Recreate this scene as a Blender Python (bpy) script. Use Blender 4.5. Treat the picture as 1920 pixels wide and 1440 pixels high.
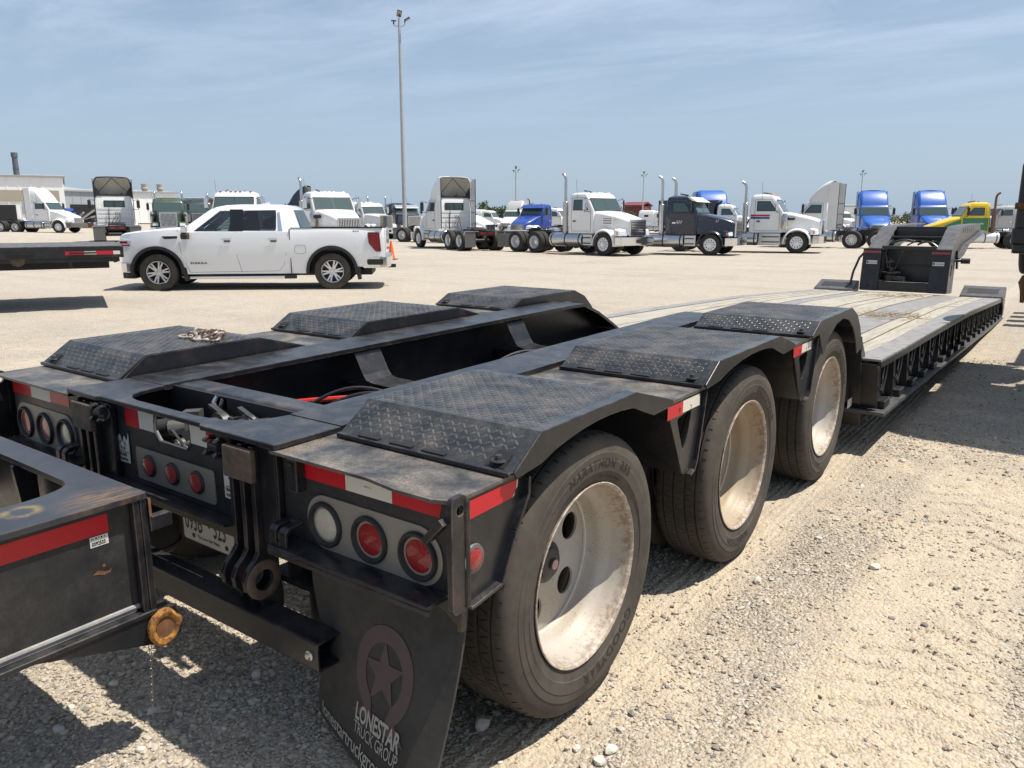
import bpy, bmesh, math, random
import numpy as np
from mathutils import Vector, Matrix
from mathutils.geometry import tessellate_polygon
random.seed(7); rng = np.random.default_rng(7)
PI = math.pi; R_ = math.radians
scene = bpy.context.scene; C = scene.collection
for o in list(bpy.data.objects): bpy.data.objects.remove(o)

# ------------------------------------------------------------------ camera, light, exposure
CAM = Vector((2.4124, -1.3544, 1.5692)); YAW, PITCH = 0.6328, 0.2132
cd = bpy.data.cameras.new('camera'); cam = bpy.data.objects.new('camera', cd); C.objects.link(cam)
cd.sensor_width = 36; cd.lens = 36 * 1456.8 / 1920; cd.clip_end = 6000; cd.clip_start = 0.05
fwd = Vector((-math.sin(YAW) * math.cos(PITCH), math.cos(YAW) * math.cos(PITCH), -math.sin(PITCH)))
rgt = Vector((math.cos(YAW), math.sin(YAW), 0)); upv = rgt.cross(fwd)
cam.matrix_world = Matrix(((rgt.x, upv.x, -fwd.x, CAM.x), (rgt.y, upv.y, -fwd.y, CAM.y), (rgt.z, upv.z, -fwd.z, CAM.z), (0, 0, 0, 1)))
scene.camera = cam
SUN = Vector((0.34, 0.25, 1.0)).normalized()
ld = bpy.data.lights.new('sun', 'SUN'); ld.energy = 5.0; ld.angle = R_(0.55); ld.color = (1.0, 0.935, 0.83)
sun = bpy.data.objects.new('sun', ld); C.objects.link(sun); sun.rotation_euler = SUN.to_track_quat('Z', 'Y').to_euler()
world = bpy.data.worlds.new("World"); scene.world = world; world.use_nodes = True
wn = world.node_tree.nodes; wl = world.node_tree.links; wn.clear()
wo = wn.new('ShaderNodeOutputWorld'); bg = wn.new('ShaderNodeBackground'); bg.inputs[1].default_value = 0.083
sky = wn.new('ShaderNodeTexSky'); sky.sky_type = 'NISHITA'; sky.sun_disc = False
sky.sun_elevation = math.asin(SUN.z); sky.sun_rotation = math.atan2(SUN.x, SUN.y)
sky.air_density = 0.9; sky.dust_density = 1.8; sky.ozone_density = 1.6; sky.altitude = 50
tc = wn.new('ShaderNodeTexCoord'); sep = wn.new('ShaderNodeSeparateXYZ'); wl.new(tc.outputs['Generated'], sep.inputs[0])
def wmath(op, a, b=None):
    n = wn.new('ShaderNodeMath'); n.operation = op
    for i, v in enumerate((a, b)):
        if v is None: continue
        if isinstance(v, (int, float)): n.inputs[i].default_value = v
        else: wl.new(v, n.inputs[i])
    return n.outputs[0]
zc = wmath('MAXIMUM', sep.outputs[2], 0.03)
zc = wmath('ADD', zc, 0.06)
px_ = wmath('DIVIDE', sep.outputs[0], zc); py_ = wmath('DIVIDE', sep.outputs[1], zc)
cmb = wn.new('ShaderNodeCombineXYZ'); wl.new(px_, cmb.inputs[0]); wl.new(py_, cmb.inputs[1])
mp = wn.new('ShaderNodeMapping'); mp.inputs['Rotation'].default_value = (0, 0, R_(-34)); mp.inputs['Scale'].default_value = (0.42, 0.95, 1); mp.inputs['Location'].default_value = (1.3, 0.55, 0)
wl.new(cmb.outputs[0], mp.inputs[0])
n1 = wn.new('ShaderNodeTexNoise'); n1.inputs['Scale'].default_value = 1.5; n1.inputs['Detail'].default_value = 12; n1.inputs['Roughness'].default_value = 0.6; n1.inputs['Distortion'].default_value = 0.5
wl.new(mp.outputs[0], n1.inputs['Vector'])
cr = wn.new('ShaderNodeValToRGB'); cr.color_ramp.elements[0].position = 0.44; cr.color_ramp.elements[1].position = 0.76
wl.new(n1.outputs[0], cr.inputs[0])
fade = wn.new('ShaderNodeMapRange'); fade.inputs[1].default_value = 0.08; fade.inputs[2].default_value = 0.30; wl.new(sep.outputs[2], fade.inputs[0])
cf = wmath('MULTIPLY', cr.outputs[0], fade.outputs[0]); cf = wmath('MULTIPLY', cf, 0.66)
# thin summer haze near the horizon: part of the air all round
hz = wn.new('ShaderNodeMapRange'); hz.inputs[1].default_value = 0.0; hz.inputs[2].default_value = 0.42; hz.inputs[3].default_value = 0.72; hz.inputs[4].default_value = 0.30; wl.new(sep.outputs[2], hz.inputs[0])
mx0 = wn.new('ShaderNodeMix'); mx0.data_type = 'RGBA'; wl.new(hz.outputs[0], mx0.inputs[0]); wl.new(sky.outputs[0], mx0.inputs[6]); mx0.inputs[7].default_value = (4.3, 5.6, 7.1, 1)
mx = wn.new('ShaderNodeMix'); mx.data_type = 'RGBA'; wl.new(cf, mx.inputs[0]); wl.new(mx0.outputs[2], mx.inputs[6]); mx.inputs[7].default_value = (7.9, 8.8, 10.6, 1)
wl.new(mx.outputs[2], bg.inputs[0]); wl.new(bg.outputs[0], wo.inputs[0])
vs = scene.view_settings; vs.view_transform = 'Standard'; vs.look = 'None'; vs.exposure = 0.45; vs.gamma = 1; vs.use_curve_mapping = False

# ------------------------------------------------------------------ objects
def link(o, parent=None):
    C.objects.link(o)
    if parent is not None: o.parent = parent
    return o
def tag(o, label, cat, group=None, kind=None):
    o['label'] = label; o['category'] = cat
    if group: o['group'] = group
    if kind: o['kind'] = kind
    return o
def thing(name, label, cat, loc=(0, 0, 0), rotz=0, group=None, scale=1):
    o = bpy.data.objects.new(name, None); o.empty_display_size = 0.2; link(o)
    o.location = loc; o.rotation_euler = (0, 0, rotz); o.scale = (scale,) * 3
    return tag(o, label, cat, group)
def part(name, mesh, parent, loc=None, rot=None, label=None, scale=None):
    o = bpy.data.objects.new(name, mesh); link(o, parent)
    if loc is not None: o.location = loc
    if rot is not None: o.rotation_euler = rot
    if scale is not None: o.scale = scale
    if label: o['label'] = label
    return o
def bevel(o, w=0.004, seg=2, ang=35):
    m = o.modifiers.new('bevel', 'BEVEL'); m.width = w; m.segments = seg; m.limit_method = 'ANGLE'; m.angle_limit = R_(ang); m.harden_normals = False
    return o
def copy_tree(o, parent=None):
    c = o.copy(); C.objects.link(c); c.parent = parent
    for ch in o.children: copy_tree(ch, c)
    return c
AX = {'x': (1, 2, 0), 'y': (0, 2, 1), 'z': (0, 1, 2)}   # (u axis, v axis, extrusion axis)
class MB:
    def __init__(s): s.v = []; s.f = []; s.m = []; s.s = []
    def add(s, vs, fs, mi=0, smooth=False):
        b = len(s.v); s.v += [tuple(p) for p in vs]; s.f += [tuple(i + b for i in f) for f in fs]
        s.m += [mi] * len(fs); s.s += [smooth] * len(fs); return s
    def box(s, x0, x1, y0, y1, z0, z1, mi=0):
        v = [(x, y, z) for z in (z0, z1) for y in (y0, y1) for x in (x0, x1)]
        return s.add(v, [(0, 2, 3, 1), (4, 5, 7, 6), (0, 1, 5, 4), (2, 6, 7, 3), (0, 4, 6, 2), (1, 3, 7, 5)], mi)
    def bar(s, a, b, w, h, mi=0, up=(0, 0, 1)):
        a, b = Vector(a), Vector(b); d = (b - a).normalized(); u = Vector(up)
        if abs(d.dot(u)) > 0.99: u = Vector((0, 1, 0))
        r = d.cross(u).normalized(); u = r.cross(d).normalized()
        v = [p + r * sx * w / 2 + u * sz * h / 2 for p in (a, b) for sx, sz in ((-1, -1), (1, -1), (1, 1), (-1, 1))]
        return s.add(v, [(0, 3, 2, 1), (4, 5, 6, 7), (0, 1, 5, 4), (1, 2, 6, 5), (2, 3, 7, 6), (3, 0, 4, 7)], mi)
    def plate(s, outer, axis, a0, a1, holes=(), mi=0):
        """flat plate: outline (and holes) in the plane across the axis, from a0 to a1"""
        iu, iv, ia = AX[axis]; loops = [list(outer)] + [list(h) for h in holes]
        flat = [p for l in loops for p in l]; n = len(flat)
        def P(p, a):
            q = [0, 0, 0]; q[iu] = p[0]; q[iv] = p[1]; q[ia] = a; return tuple(q)
        tris = tessellate_polygon([[Vector((p[0], p[1], 0)) for p in l] for l in loops])
        vs = [P(p, a0) for p in flat] + [P(p, a1) for p in flat]; fs = []
        hand = 1 if axis in 'xz' else -1
        for t in tris:
            a = [flat[i] for i in t]; ar = (a[1][0] - a[0][0]) * (a[2][1] - a[0][1]) - (a[2][0] - a[0][0]) * (a[1][1] - a[0][1])
            t = tuple(t) if ar * hand * (1 if a1 > a0 else -1) > 0 else tuple(reversed(t))
            fs.append(tuple(i + n for i in t)); fs.append(tuple(reversed(t)))
        b = 0
        for li, l in enumerate(loops):
            m = len(l); ar = sum(l[i][0] * l[(i + 1) % m][1] - l[(i + 1) % m][0] * l[i][1] for i in range(m))
            flip = (ar > 0) != (li == 0)
            if hand * (1 if a1 > a0 else -1) < 0: flip = not flip
            for i in range(m):
                j = (i + 1) % m; q = (b + i, b + j, b + j + n, b + i + n)
                fs.append(tuple(reversed(q)) if flip else q)
            b += m
        return s.add(vs, fs, mi)
    def tube(s, pts, r, n=8, mi=0, closed=False, cap=True):
        pts = [Vector(p) for p in pts]; m = len(pts); vs = []; prev = None
        for i, p in enumerate(pts):
            if closed: d = pts[(i + 1) % m] - pts[i - 1]
            else: d = pts[min(i + 1, m - 1)] - pts[max(i - 1, 0)]
            d.normalize()
            if prev is None:
                u = Vector((0, 0, 1)) if abs(d.z) < 0.9 else Vector((1, 0, 0)); u = (u - d * u.dot(d)).normalized()
            else: u = (prev - d * prev.dot(d)).normalized()
            prev = u; w = d.cross(u); rr = r[i] if isinstance(r, (list, tuple)) else r
            vs += [p + (u * math.cos(2 * PI * k / n) + w * math.sin(2 * PI * k / n)) * rr for k in range(n)]
        fs = []
        for i in range(m if closed else m - 1):
            a = i * n; b = ((i + 1) % m) * n
            fs += [(a + k, a + (k + 1) % n, b + (k + 1) % n, b + k) for k in range(n)]
        if cap and not closed: fs += [tuple(range(n))[::-1], tuple((m - 1) * n + k for k in range(n))]
        return s.add(vs, fs, mi, True)
    def lathe(s, prof, axis='x', c=(0, 0, 0), n=32, mi=0, closed=False, smooth=True, mats=None):
        """prof: (radius, along-axis) points, turned about the axis through c"""
        ia = 'xyz'.index(axis); iu, iv = [(1, 2), (2, 0), (0, 1)][ia]; vs = []
        for k in range(n):
            ca, sa = math.cos(2 * PI * k / n), math.sin(2 * PI * k / n)
            for r, a in prof:
                q = [0, 0, 0]; q[iu] = r * ca; q[iv] = r * sa; q[ia] = a
                vs.append((q[0] + c[0], q[1] + c[1], q[2] + c[2]))
        m = len(prof); b = len(s.v); s.v += vs
        for k in range(n):
            k2 = (k + 1) % n
            for i in range(m if closed else m - 1):
                j = (i + 1) % m
                if prof[i][0] < 1e-6 and prof[j][0] < 1e-6: continue
                s.f.append((b + k * m + i, b + k2 * m + i, b + k2 * m + j, b + k * m + j)[::-1]); s.m.append(mats[i] if mats else mi); s.s.append(smooth)
        return s
    def cyl(s, c0, c1, r, n=16, mi=0):
        return s.tube([c0, c1], r, n, mi)
    def rings(s, rings, mi=0, smooth=False, cap0=True, cap1=True):
        n = len(rings[0]); vs = [p for r in rings for p in r]; fs = []
        for i in range(len(rings) - 1):
            a, b = i * n, (i + 1) * n
            fs += [(a + k, a + (k + 1) % n, b + (k + 1) % n, b + k) for k in range(n)]
        if cap0: fs.append(tuple(range(n))[::-1])
        if cap1: fs.append(tuple((len(rings) - 1) * n + k for k in range(n)))
        return s.add(vs, fs, mi, smooth)
    def grid(s, P, mi=0, smooth=True, flip=False):
        """P: rows of points"""
        h, w = len(P), len(P[0]); vs = [p for r in P for p in r]; fs = []
        for i in range(h - 1):
            for j in range(w - 1):
                q = (i * w + j, i * w + j + 1, (i + 1) * w + j + 1, (i + 1) * w + j); fs.append(q[::-1] if flip else q)
        return s.add(vs, fs, mi, smooth)
    def map(s, fn): s.v = [tuple(fn(*p)) for p in s.v]; return s
    def mesh(s, name, mats, sharp=40, fix=False):
        me = bpy.data.meshes.new(name); me.from_pydata(s.v, [], s.f); me.update()
        for m in (mats if isinstance(mats, (list, tuple)) else [mats]): me.materials.append(m)
        me.polygons.foreach_set('material_index', s.m)
        if fix:
            bm = bmesh.new(); bm.from_mesh(me); bmesh.ops.remove_doubles(bm, verts=bm.verts, dist=1e-5); bmesh.ops.recalc_face_normals(bm, faces=bm.faces); bm.to_mesh(me); bm.free()
            if any(s.s): me.polygons.foreach_set('use_smooth', [True] * len(me.polygons)); me.set_sharp_from_angle(angle=R_(sharp))
        else:
            me.polygons.foreach_set('use_smooth', s.s)
            if any(s.s): me.set_sharp_from_angle(angle=R_(sharp))
        return me
    def build(s, name, mats, parent=None, label=None, sharp=40, fix=False):
        return part(name, s.mesh(name, mats, sharp, fix), parent, label=label)
def circ(cx, cy, r, n=20, a0=0, a1=2 * PI):
    full = abs(a1 - a0 - 2 * PI) < 1e-6
    return [(cx + r * math.cos(a0 + (a1 - a0) * k / (n if full else n - 1)), cy + r * math.sin(a0 + (a1 - a0) * k / (n if full else n - 1))) for k in range(n)]
def rrect(x0, x1, y0, y1, r, n=5):
    out = []
    for cx, cy, a in ((x1 - r, y1 - r, 0), (x0 + r, y1 - r, PI / 2), (x0 + r, y0 + r, PI), (x1 - r, y0 + r, 3 * PI / 2)):
        out += [(cx + r * math.cos(a + PI / 2 * k / n), cy + r * math.sin(a + PI / 2 * k / n)) for k in range(n + 1)]
    return out
def rpoly(pts, r=0.02, n=4):
    """polygon with rounded corners; r may be one number or one per corner"""
    out = []; m = len(pts)
    for i in range(m):
        p = Vector(pts[i]).to_2d(); a = Vector(pts[i - 1]).to_2d() - p; b = Vector(pts[(i + 1) % m]).to_2d() - p
        rr = r[i] if isinstance(r, (list, tuple)) else r
        if rr <= 0: out.append((p.x, p.y)); continue
        t = min(rr, a.length * 0.48, b.length * 0.48); pa = p + a.normalized() * t; pb = p + b.normalized() * t
        for k in range(n + 1):
            u = k / n; q = pa * (1 - u) ** 2 + p * 2 * u * (1 - u) + pb * u * u; out.append((q.x, q.y))
    return out
def text_mb(txt, size, fn, bold=0.0, align='LEFT', mb=None, mi=0, space=1.0, xs=1.0):
    """lettering laid out flat, each point (u, v) carried by fn to its place; flat print"""
    cu = bpy.data.curves.new('t', 'FONT'); cu.body = txt; cu.size = size; cu.align_x = align; cu.offset = bold; cu.space_character = space; cu.resolution_u = 3
    ob = bpy.data.objects.new('t', cu); C.objects.link(ob)
    dg = bpy.context.evaluated_depsgraph_get(); me = bpy.data.meshes.new_from_object(ob.evaluated_get(dg))
    mb = mb or MB(); mb.add([fn(v.co.x * xs, v.co.y) for v in me.vertices], [tuple(p.vertices) for p in me.polygons], mi)
    bpy.data.objects.remove(ob); bpy.data.curves.remove(cu); bpy.data.meshes.remove(me)
    return mb

# ------------------------------------------------------------------ materials
class NT:
    def __init__(s, name):
        s.m = bpy.data.materials.new(name); s.m.use_nodes = True; s.t = s.m.node_tree; s.n = s.t.nodes; s.l = s.t.links
        s.b = s.n['Principled BSDF']; s._tc = None
    def co(s, scale=None, which='Object'):
        if s._tc is None: s._tc = s.n.new('ShaderNodeTexCoord')
        o = s._tc.outputs[which]
        if scale is None: return o
        mp = s.n.new('ShaderNodeMapping'); mp.inputs['Scale'].default_value = scale; s.l.new(o, mp.inputs[0]); return mp.outputs[0]
    def pos(s, scale=(1, 1, 1)):
        g = s.n.new('ShaderNodeNewGeometry'); mp = s.n.new('ShaderNodeMapping'); mp.inputs['Scale'].default_value = scale; s.l.new(g.outputs['Position'], mp.inputs[0]); return mp.outputs[0]
    def noise(s, vec, scale, detail=4, rough=0.55, dist=0.0):
        n = s.n.new('ShaderNodeTexNoise'); n.inputs['Scale'].default_value = scale; n.inputs['Detail'].default_value = detail; n.inputs['Roughness'].default_value = rough; n.inputs['Distortion'].default_value = dist
        s.l.new(vec, n.inputs['Vector']); return n.outputs[0]
    def ramp(s, fac, a, b, c0=(0, 0, 0, 1), c1=(1, 1, 1, 1)):
        r = s.n.new('ShaderNodeValToRGB'); r.color_ramp.elements[0].position = a; r.color_ramp.elements[1].position = b
        r.color_ramp.elements[0].color = c0; r.color_ramp.elements[1].color = c1; s.l.new(fac, r.inputs[0]); return r.outputs[0]
    def math(s, op, a, b):
        n = s.n.new('ShaderNodeMath'); n.operation = op
        for i, v in enumerate((a, b)):
            if isinstance(v, (int, float)): n.inputs[i].default_value = v
            else: s.l.new(v, n.inputs[i])
        return n.outputs[0]
    def mix(s, fac, a, b):
        n = s.n.new('ShaderNodeMix'); n.data_type = 'RGBA'
        for i, v in ((0, fac), (6, a), (7, b)):
            if isinstance(v, (int, float)): n.inputs[i].default_value = v
            elif isinstance(v, tuple): n.inputs[i].default_value = v if len(v) == 4 else v + (1,)
            else: s.l.new(v, n.inputs[i])
        return n.outputs[2]
    def bump(s, h, strength=0.3, dist=0.01):
        n = s.n.new('ShaderNodeBump'); n.inputs['Strength'].default_value = strength; n.inputs['Distance'].default_value = dist; s.l.new(h, n.inputs['Height'])
        s.l.new(n.outputs[0], s.b.inputs['Normal']); return n
    def set(s, **k):
        for a, v in k.items():
            i = s.b.inputs[{'col': 'Base Color', 'rough': 'Roughness', 'metal': 'Metallic', 'spec': 'Specular IOR Level', 'coat': 'Coat Weight', 'crough': 'Coat Roughness', 'emit': 'Emission Strength', 'ecol': 'Emission Color', 'trans': 'Transmission Weight', 'alpha': 'Alpha', 'ior': 'IOR'}[a]]
            if isinstance(v, (int, float)): i.default_value = v
            elif isinstance(v, tuple): i.default_value = v if len(v) == 4 else v + (1,)
            else: s.l.new(v, i)
        return s
    def upness(s, a=0.3, b=0.9):
        g = s.n.new('ShaderNodeNewGeometry'); x = s.n.new('ShaderNodeSeparateXYZ'); s.l.new(g.outputs['True Normal'], x.inputs[0]); return s.ramp(x.outputs[2], a, b)
DUST = (0.30, 0.25, 0.19)
def paint(name, col, rough=0.32, coat=0.5, dust=0.12, metal=0.0):
    t = NT(name); v = t.co(); n = t.noise(v, 1.7, 5, 0.6); f = t.ramp(n, 0.42, 0.85); f = t.math('MULTIPLY', f, dust)
    n2 = t.noise(v, 14, 3); r = t.ramp(n2, 0.3, 0.8, (rough * 0.8,) * 3 + (1,), (rough * 1.25,) * 3 + (1,))
    t.set(col=t.mix(f, col, DUST), rough=r, coat=coat, crough=0.08, metal=metal); return t.m
def plain(name, col, rough=0.5, metal=0.0, var=0.15, scale=20, spec=0.5):
    t = NT(name); n = t.noise(t.co(), scale, 4); c2 = tuple(max(0, c * (1 - var)) for c in col); c3 = tuple(min(1, c * (1 + var)) for c in col)
    t.set(col=t.mix(n, c2, c3), rough=rough, metal=metal, spec=spec); return t.m
def edge_wear(t, radius=0.006, lo=0.02, hi=0.16):
    bv = t.n.new('ShaderNodeBevel'); bv.samples = 4; bv.inputs[0].default_value = radius
    g = t.n.new('ShaderNodeNewGeometry'); d = t.n.new('ShaderNodeVectorMath'); d.operation = 'DOT_PRODUCT'
    t.l.new(bv.outputs[0], d.inputs[0]); t.l.new(g.outputs['True Normal'], d.inputs[1]); inv = t.math('SUBTRACT', 1.0, d.outputs['Value'])
    return t.ramp(inv, lo, hi)
def steel_black(name, base=(0.0075, 0.0082, 0.0105), rough=0.33, dust=0.40, rust=0.3, wear=True, dustcol=(0.235, 0.225, 0.21), updust=0.84, wearcol=(0.16, 0.13, 0.11)):
    """black painted steel: scuffed gloss, road dust, rust where the paint is thin"""
    t = NT(name); v = t.co()
    n1 = t.noise(v, 6.5, 10, 0.7, 0.5); n2 = t.noise(v, 13, 7, 0.7); n3 = t.noise(v, 60, 3, 0.6); n5 = t.noise(v, 48, 4, 0.75)
    df = t.math('MULTIPLY', t.ramp(n1, 0.40, 0.78), dust)
    up = t.upness(0.2, 0.95); df = t.math('MULTIPLY', df, t.math('ADD', t.math('MULTIPLY', up, updust), 1 - updust))
    df = t.math('MULTIPLY', df, t.ramp(n2, 0.25, 0.7, (0.3,) * 3 + (1,))); n6 = t.noise(v, 140, 3, 0.7); df = t.math('MULTIPLY', df, t.ramp(n6, 0.34, 0.62, (0.35,) * 3 + (1,), (1.25,) * 3 + (1,)))
    base2 = t.mix(t.ramp(n2, 0.35, 0.75), base, tuple(c * 1.9 for c in base))
    c = t.mix(df, base2, dustcol)
    rn = t.math('MULTIPLY', t.ramp(n2, 0.52, 0.70), t.ramp(n1, 0.48, 0.62)); rn = t.math('MULTIPLY', rn, rust)
    rc = t.mix(n3, (0.07, 0.028, 0.014), (0.17, 0.075, 0.035)); c = t.mix(rn, c, rc)
    ch = t.math('MULTIPLY', t.ramp(n5, 0.685, 0.71), t.ramp(n1, 0.46, 0.62)); c = t.mix(t.math('MULTIPLY', ch, 0.5), c, (0.22, 0.21, 0.20))
    if wear:
        e = t.math('MULTIPLY', edge_wear(t), t.ramp(n2, 0.42, 0.62)); c = t.mix(t.math('MULTIPLY', e, 0.85), c, wearcol)
    rr = t.math('ADD', t.math('MULTIPLY', df, 0.18), t.ramp(n3, 0.2, 0.8, (rough * 0.75,) * 3 + (1,), (rough * 1.2,) * 3 + (1,)))
    t.set(col=c, rough=rr, spec=0.5); t.bump(n2, 0.12, 0.004); return t.m
M = {}
M['frame'] = steel_black('black_frame_paint')
M['frame_plain'] = steel_black('black_frame_paint_flat', wear=False, rust=0.25, dust=0.35)
M['deckplate'] = steel_black('dusty_deck_plate', base=(0.028, 0.029, 0.032), rough=0.42, dust=1.0, rust=0.5, updust=0.35, dustcol=(0.36, 0.31, 0.245))
M['tread'] = steel_black('tread_plate', base=(0.015, 0.017, 0.020), rough=0.25, dust=0.62, rust=0.35, dustcol=(0.205, 0.19, 0.165), wear=False, updust=0.55)
M['lug'] = steel_black('scuffed_highlit_bars', base=(0.036, 0.038, 0.042), rough=0.22, dust=0.8, rust=0.35, dustcol=(0.23, 0.21, 0.185), wear=False, updust=0.4)  # polished bars; the lighter base also paints in their highlights
M['chip'] = steel_black('chipped_beam_paint', rust=0.8, wearcol=(0.40, 0.37, 0.33))
M['panel'] = steel_black('rear_panel_paint', base=(0.012, 0.0125, 0.014), rough=0.45, dust=0.28, rust=0.05, wear=False, dustcol=(0.13, 0.12, 0.105), updust=0.0)
M['dark'] = plain('dark_underside', (0.010, 0.010, 0.011), 0.6)
t = NT('rusted_steel'); n = t.noise(t.co(), 26, 6, 0.7); n2 = t.noise(t.co(), 7, 4); t.set(col=t.mix(t.ramp(n, 0.3, 0.7), (0.085, 0.035, 0.017), t.mix(n2, (0.30, 0.13, 0.045), (0.19, 0.10, 0.06))), rough=0.85); t.bump(n, 0.5, 0.004); M['rust'] = t.m
t = NT('yellow_rust_disc'); n = t.noise(t.co(), 42, 5, 0.7); t.set(col=t.mix(t.ramp(n, 0.38, 0.62), (0.10, 0.038, 0.015), (0.42, 0.20, 0.035)), rough=0.85); t.bump(n, 0.7, 0.005); M['yrust'] = t.m
t = NT('block_steel'); n = t.noise(t.co(), 18, 5, 0.7); t.set(col=t.mix(t.ramp(n, 0.35, 0.65), (0.05, 0.043, 0.037), (0.13, 0.085, 0.055)), rough=0.7); t.bump(n, 0.3, 0.003); M['block'] = t.m
def rubber(name, base, dusty, amt):
    t = NT(name); v = t.co(); n = t.noise(v, 5, 6, 0.65); n2 = t.noise(v, 40, 4, 0.6)
    f = t.math('MULTIPLY', t.ramp(n, 0.3, 0.75), amt); t.set(col=t.mix(f, t.mix(n2, tuple(c * 0.8 for c in base), tuple(c * 1.25 for c in base)), dusty), rough=0.82, spec=0.35); t.bump(n2, 0.25, 0.003); return t.m
M['tyre'] = rubber('tyre_rubber', (0.038, 0.034, 0.030), (0.125, 0.105, 0.082), 0.62)
M['tread_rubber'] = rubber('tyre_tread_rubber', (0.034, 0.031, 0.028), (0.115, 0.10, 0.08), 0.55)
M['truck_tyre'] = rubber('truck_tyre_rubber', (0.020, 0.020, 0.020), (0.07, 0.062, 0.052), 0.5)
M['letter_rubber'] = rubber('raised_rubber_letters', (0.020, 0.018, 0.016), (0.05, 0.043, 0.035), 0.4)
M['flap'] = rubber('mud_flap_rubber', (0.030, 0.030, 0.030), (0.095, 0.085, 0.072), 0.6)
def rim(name, base, rustamt, dirt):
    t = NT(name); v = t.co(); n = t.noise(v, 7, 6, 0.7); n2 = t.noise(v, 55, 5, 0.75); n3 = t.noise(v, 3, 4)
    xs = t.n.new('ShaderNodeSeparateXYZ'); t.l.new(v, xs.inputs[0]); near = t.ramp(xs.outputs[0], 0.03, 0.115)
    n4 = t.noise(v, 130, 4, 0.7); sp = t.math('MULTIPLY', t.ramp(n4, 0.60, 0.66), t.ramp(n, 0.38, 0.6))
    lip = t.math('MULTIPLY', t.ramp(t.math('ADD', n2, t.math('MULTIPLY', near, 0.20)), 0.60, 0.72), t.ramp(t.math('ADD', n, t.math('MULTIPLY', near, 0.22)), 0.50, 0.66))
    r = t.math('MULTIPLY', t.math('MAXIMUM', sp, t.math('MULTIPLY', lip, 0.55)), rustamt)
    c = t.mix(t.math('MULTIPLY', t.ramp(n3, 0.35, 0.7), dirt), base, (0.33, 0.25, 0.16)); c = t.mix(t.math('MULTIPLY', near, 0.35), c, (0.24, 0.17, 0.11)); t.set(col=t.mix(r, c, (0.12, 0.065, 0.04)), rough=0.5); t.bump(n2, 0.15, 0.002); return t.m
M['rim'] = rim('cream_steel_rim', (0.42, 0.40, 0.365), 1.0, 0.5)
M['rim_dirty'] = rim('dirty_steel_rim', (0.34, 0.29, 0.215), 1.0, 0.85)
M['rimedge'] = rim('rusty_rim_lip', (0.62, 0.57, 0.50), 1.0, 0.2)
M['hub'] = plain('oily_hub', (0.035, 0.035, 0.036), 0.42, 0.0)
M['hubcap'] = plain('pink_hub_window', (0.50, 0.27, 0.25), 0.35)
M['lampplate'] = (lambda t: (t.set(col=t.mix(t.noise(t.co((3, 3, 60)), 6, 4), (0.24, 0.215, 0.18), (0.31, 0.285, 0.245)), rough=0.5, metal=0.35), t.m)[1])(NT('grey_lamp_plate'))
M['grommet'] = plain('black_grommet', (0.020, 0.020, 0.020), 0.6)
def lens(name, col, lit=0.0):
    t = NT(name); n = t.noise(t.co(), 60, 3, 0.6); vo = t.n.new('ShaderNodeTexVoronoi'); vo.inputs['Scale'].default_value = 95; t.l.new(t.co(), vo.inputs['Vector'])
    t.set(col=t.mix(n, tuple(c * 0.75 for c in col), tuple(min(1, c * 1.2) for c in col)), rough=0.25, coat=0.6); t.bump(vo.outputs[0], 0.25, 0.003); return t.m
M['redlens'] = lens('red_lens', (0.25, 0.006, 0.010)); M['pinklens'] = lens('faded_red_lens', (0.33, 0.045, 0.045)); M['whitelens'] = lens('clear_lens', (0.52, 0.48, 0.38))
M['amber'] = lens('amber_lens', (0.75, 0.24, 0.05)); M['headlens'] = plain('headlamp_glass', (0.55, 0.58, 0.6), 0.08)
M['redtape'] = plain('red_reflective_tape', (0.46, 0.010, 0.018), 0.35, 0, 0.1, 8); M['whitetape'] = plain('white_reflective_tape', (0.60, 0.57, 0.49), 0.4, 0, 0.1, 8)
M['decal'] = plain('white_decal', (0.56, 0.55, 0.50), 0.45, 0, 0.06); M['ink'] = plain('black_ink', (0.012, 0.012, 0.013), 0.5)
M['flaplogo'] = plain('dark_red_flap_print', (0.088, 0.062, 0.060), 0.78); M['flaptext'] = plain('pale_flap_print', (0.34, 0.33, 0.30), 0.7)
M['chrome'] = plain('chrome', (0.72, 0.73, 0.75), 0.12, 1.0, 0.04); M['alu'] = plain('brushed_aluminium', (0.55, 0.56, 0.57), 0.3, 1.0, 0.12)
M['wheelalu'] = plain('wheel_alloy', (0.72, 0.72, 0.73), 0.35, 0.55, 0.1); M['galv'] = plain('galvanised_steel', (0.42, 0.43, 0.43), 0.5, 0.4, 0.12, 3)
M['plastic'] = plain('black_plastic', (0.018, 0.018, 0.019), 0.55); M['plasticgrey'] = plain('grey_plastic', (0.10, 0.10, 0.10), 0.5)
M['hose'] = plain('black_hose', (0.02, 0.02, 0.022), 0.35); M['redhose'] = plain('red_hose', (0.50, 0.03, 0.02), 0.35); M['brass'] = plain('dull_fitting', (0.20, 0.19, 0.17), 0.4, 0.7)
t = NT('window_glass'); t.set(col=(0.020, 0.030, 0.033), rough=0.04, spec=0.6); M['glass'] = t.m
t = NT('tinted_glass'); t.set(col=(0.008, 0.009, 0.011), rough=0.04, spec=0.45); M['tint'] = t.m
t = NT('pickup_glass'); n = t.noise(t.co(), 2.2, 3); t.set(col=t.mix(t.ramp(n, 0.45, 0.55), (0.012, 0.018, 0.02), (0.045, 0.06, 0.062)), rough=0.04, spec=0.7); M['pglass'] = t.m
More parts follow.
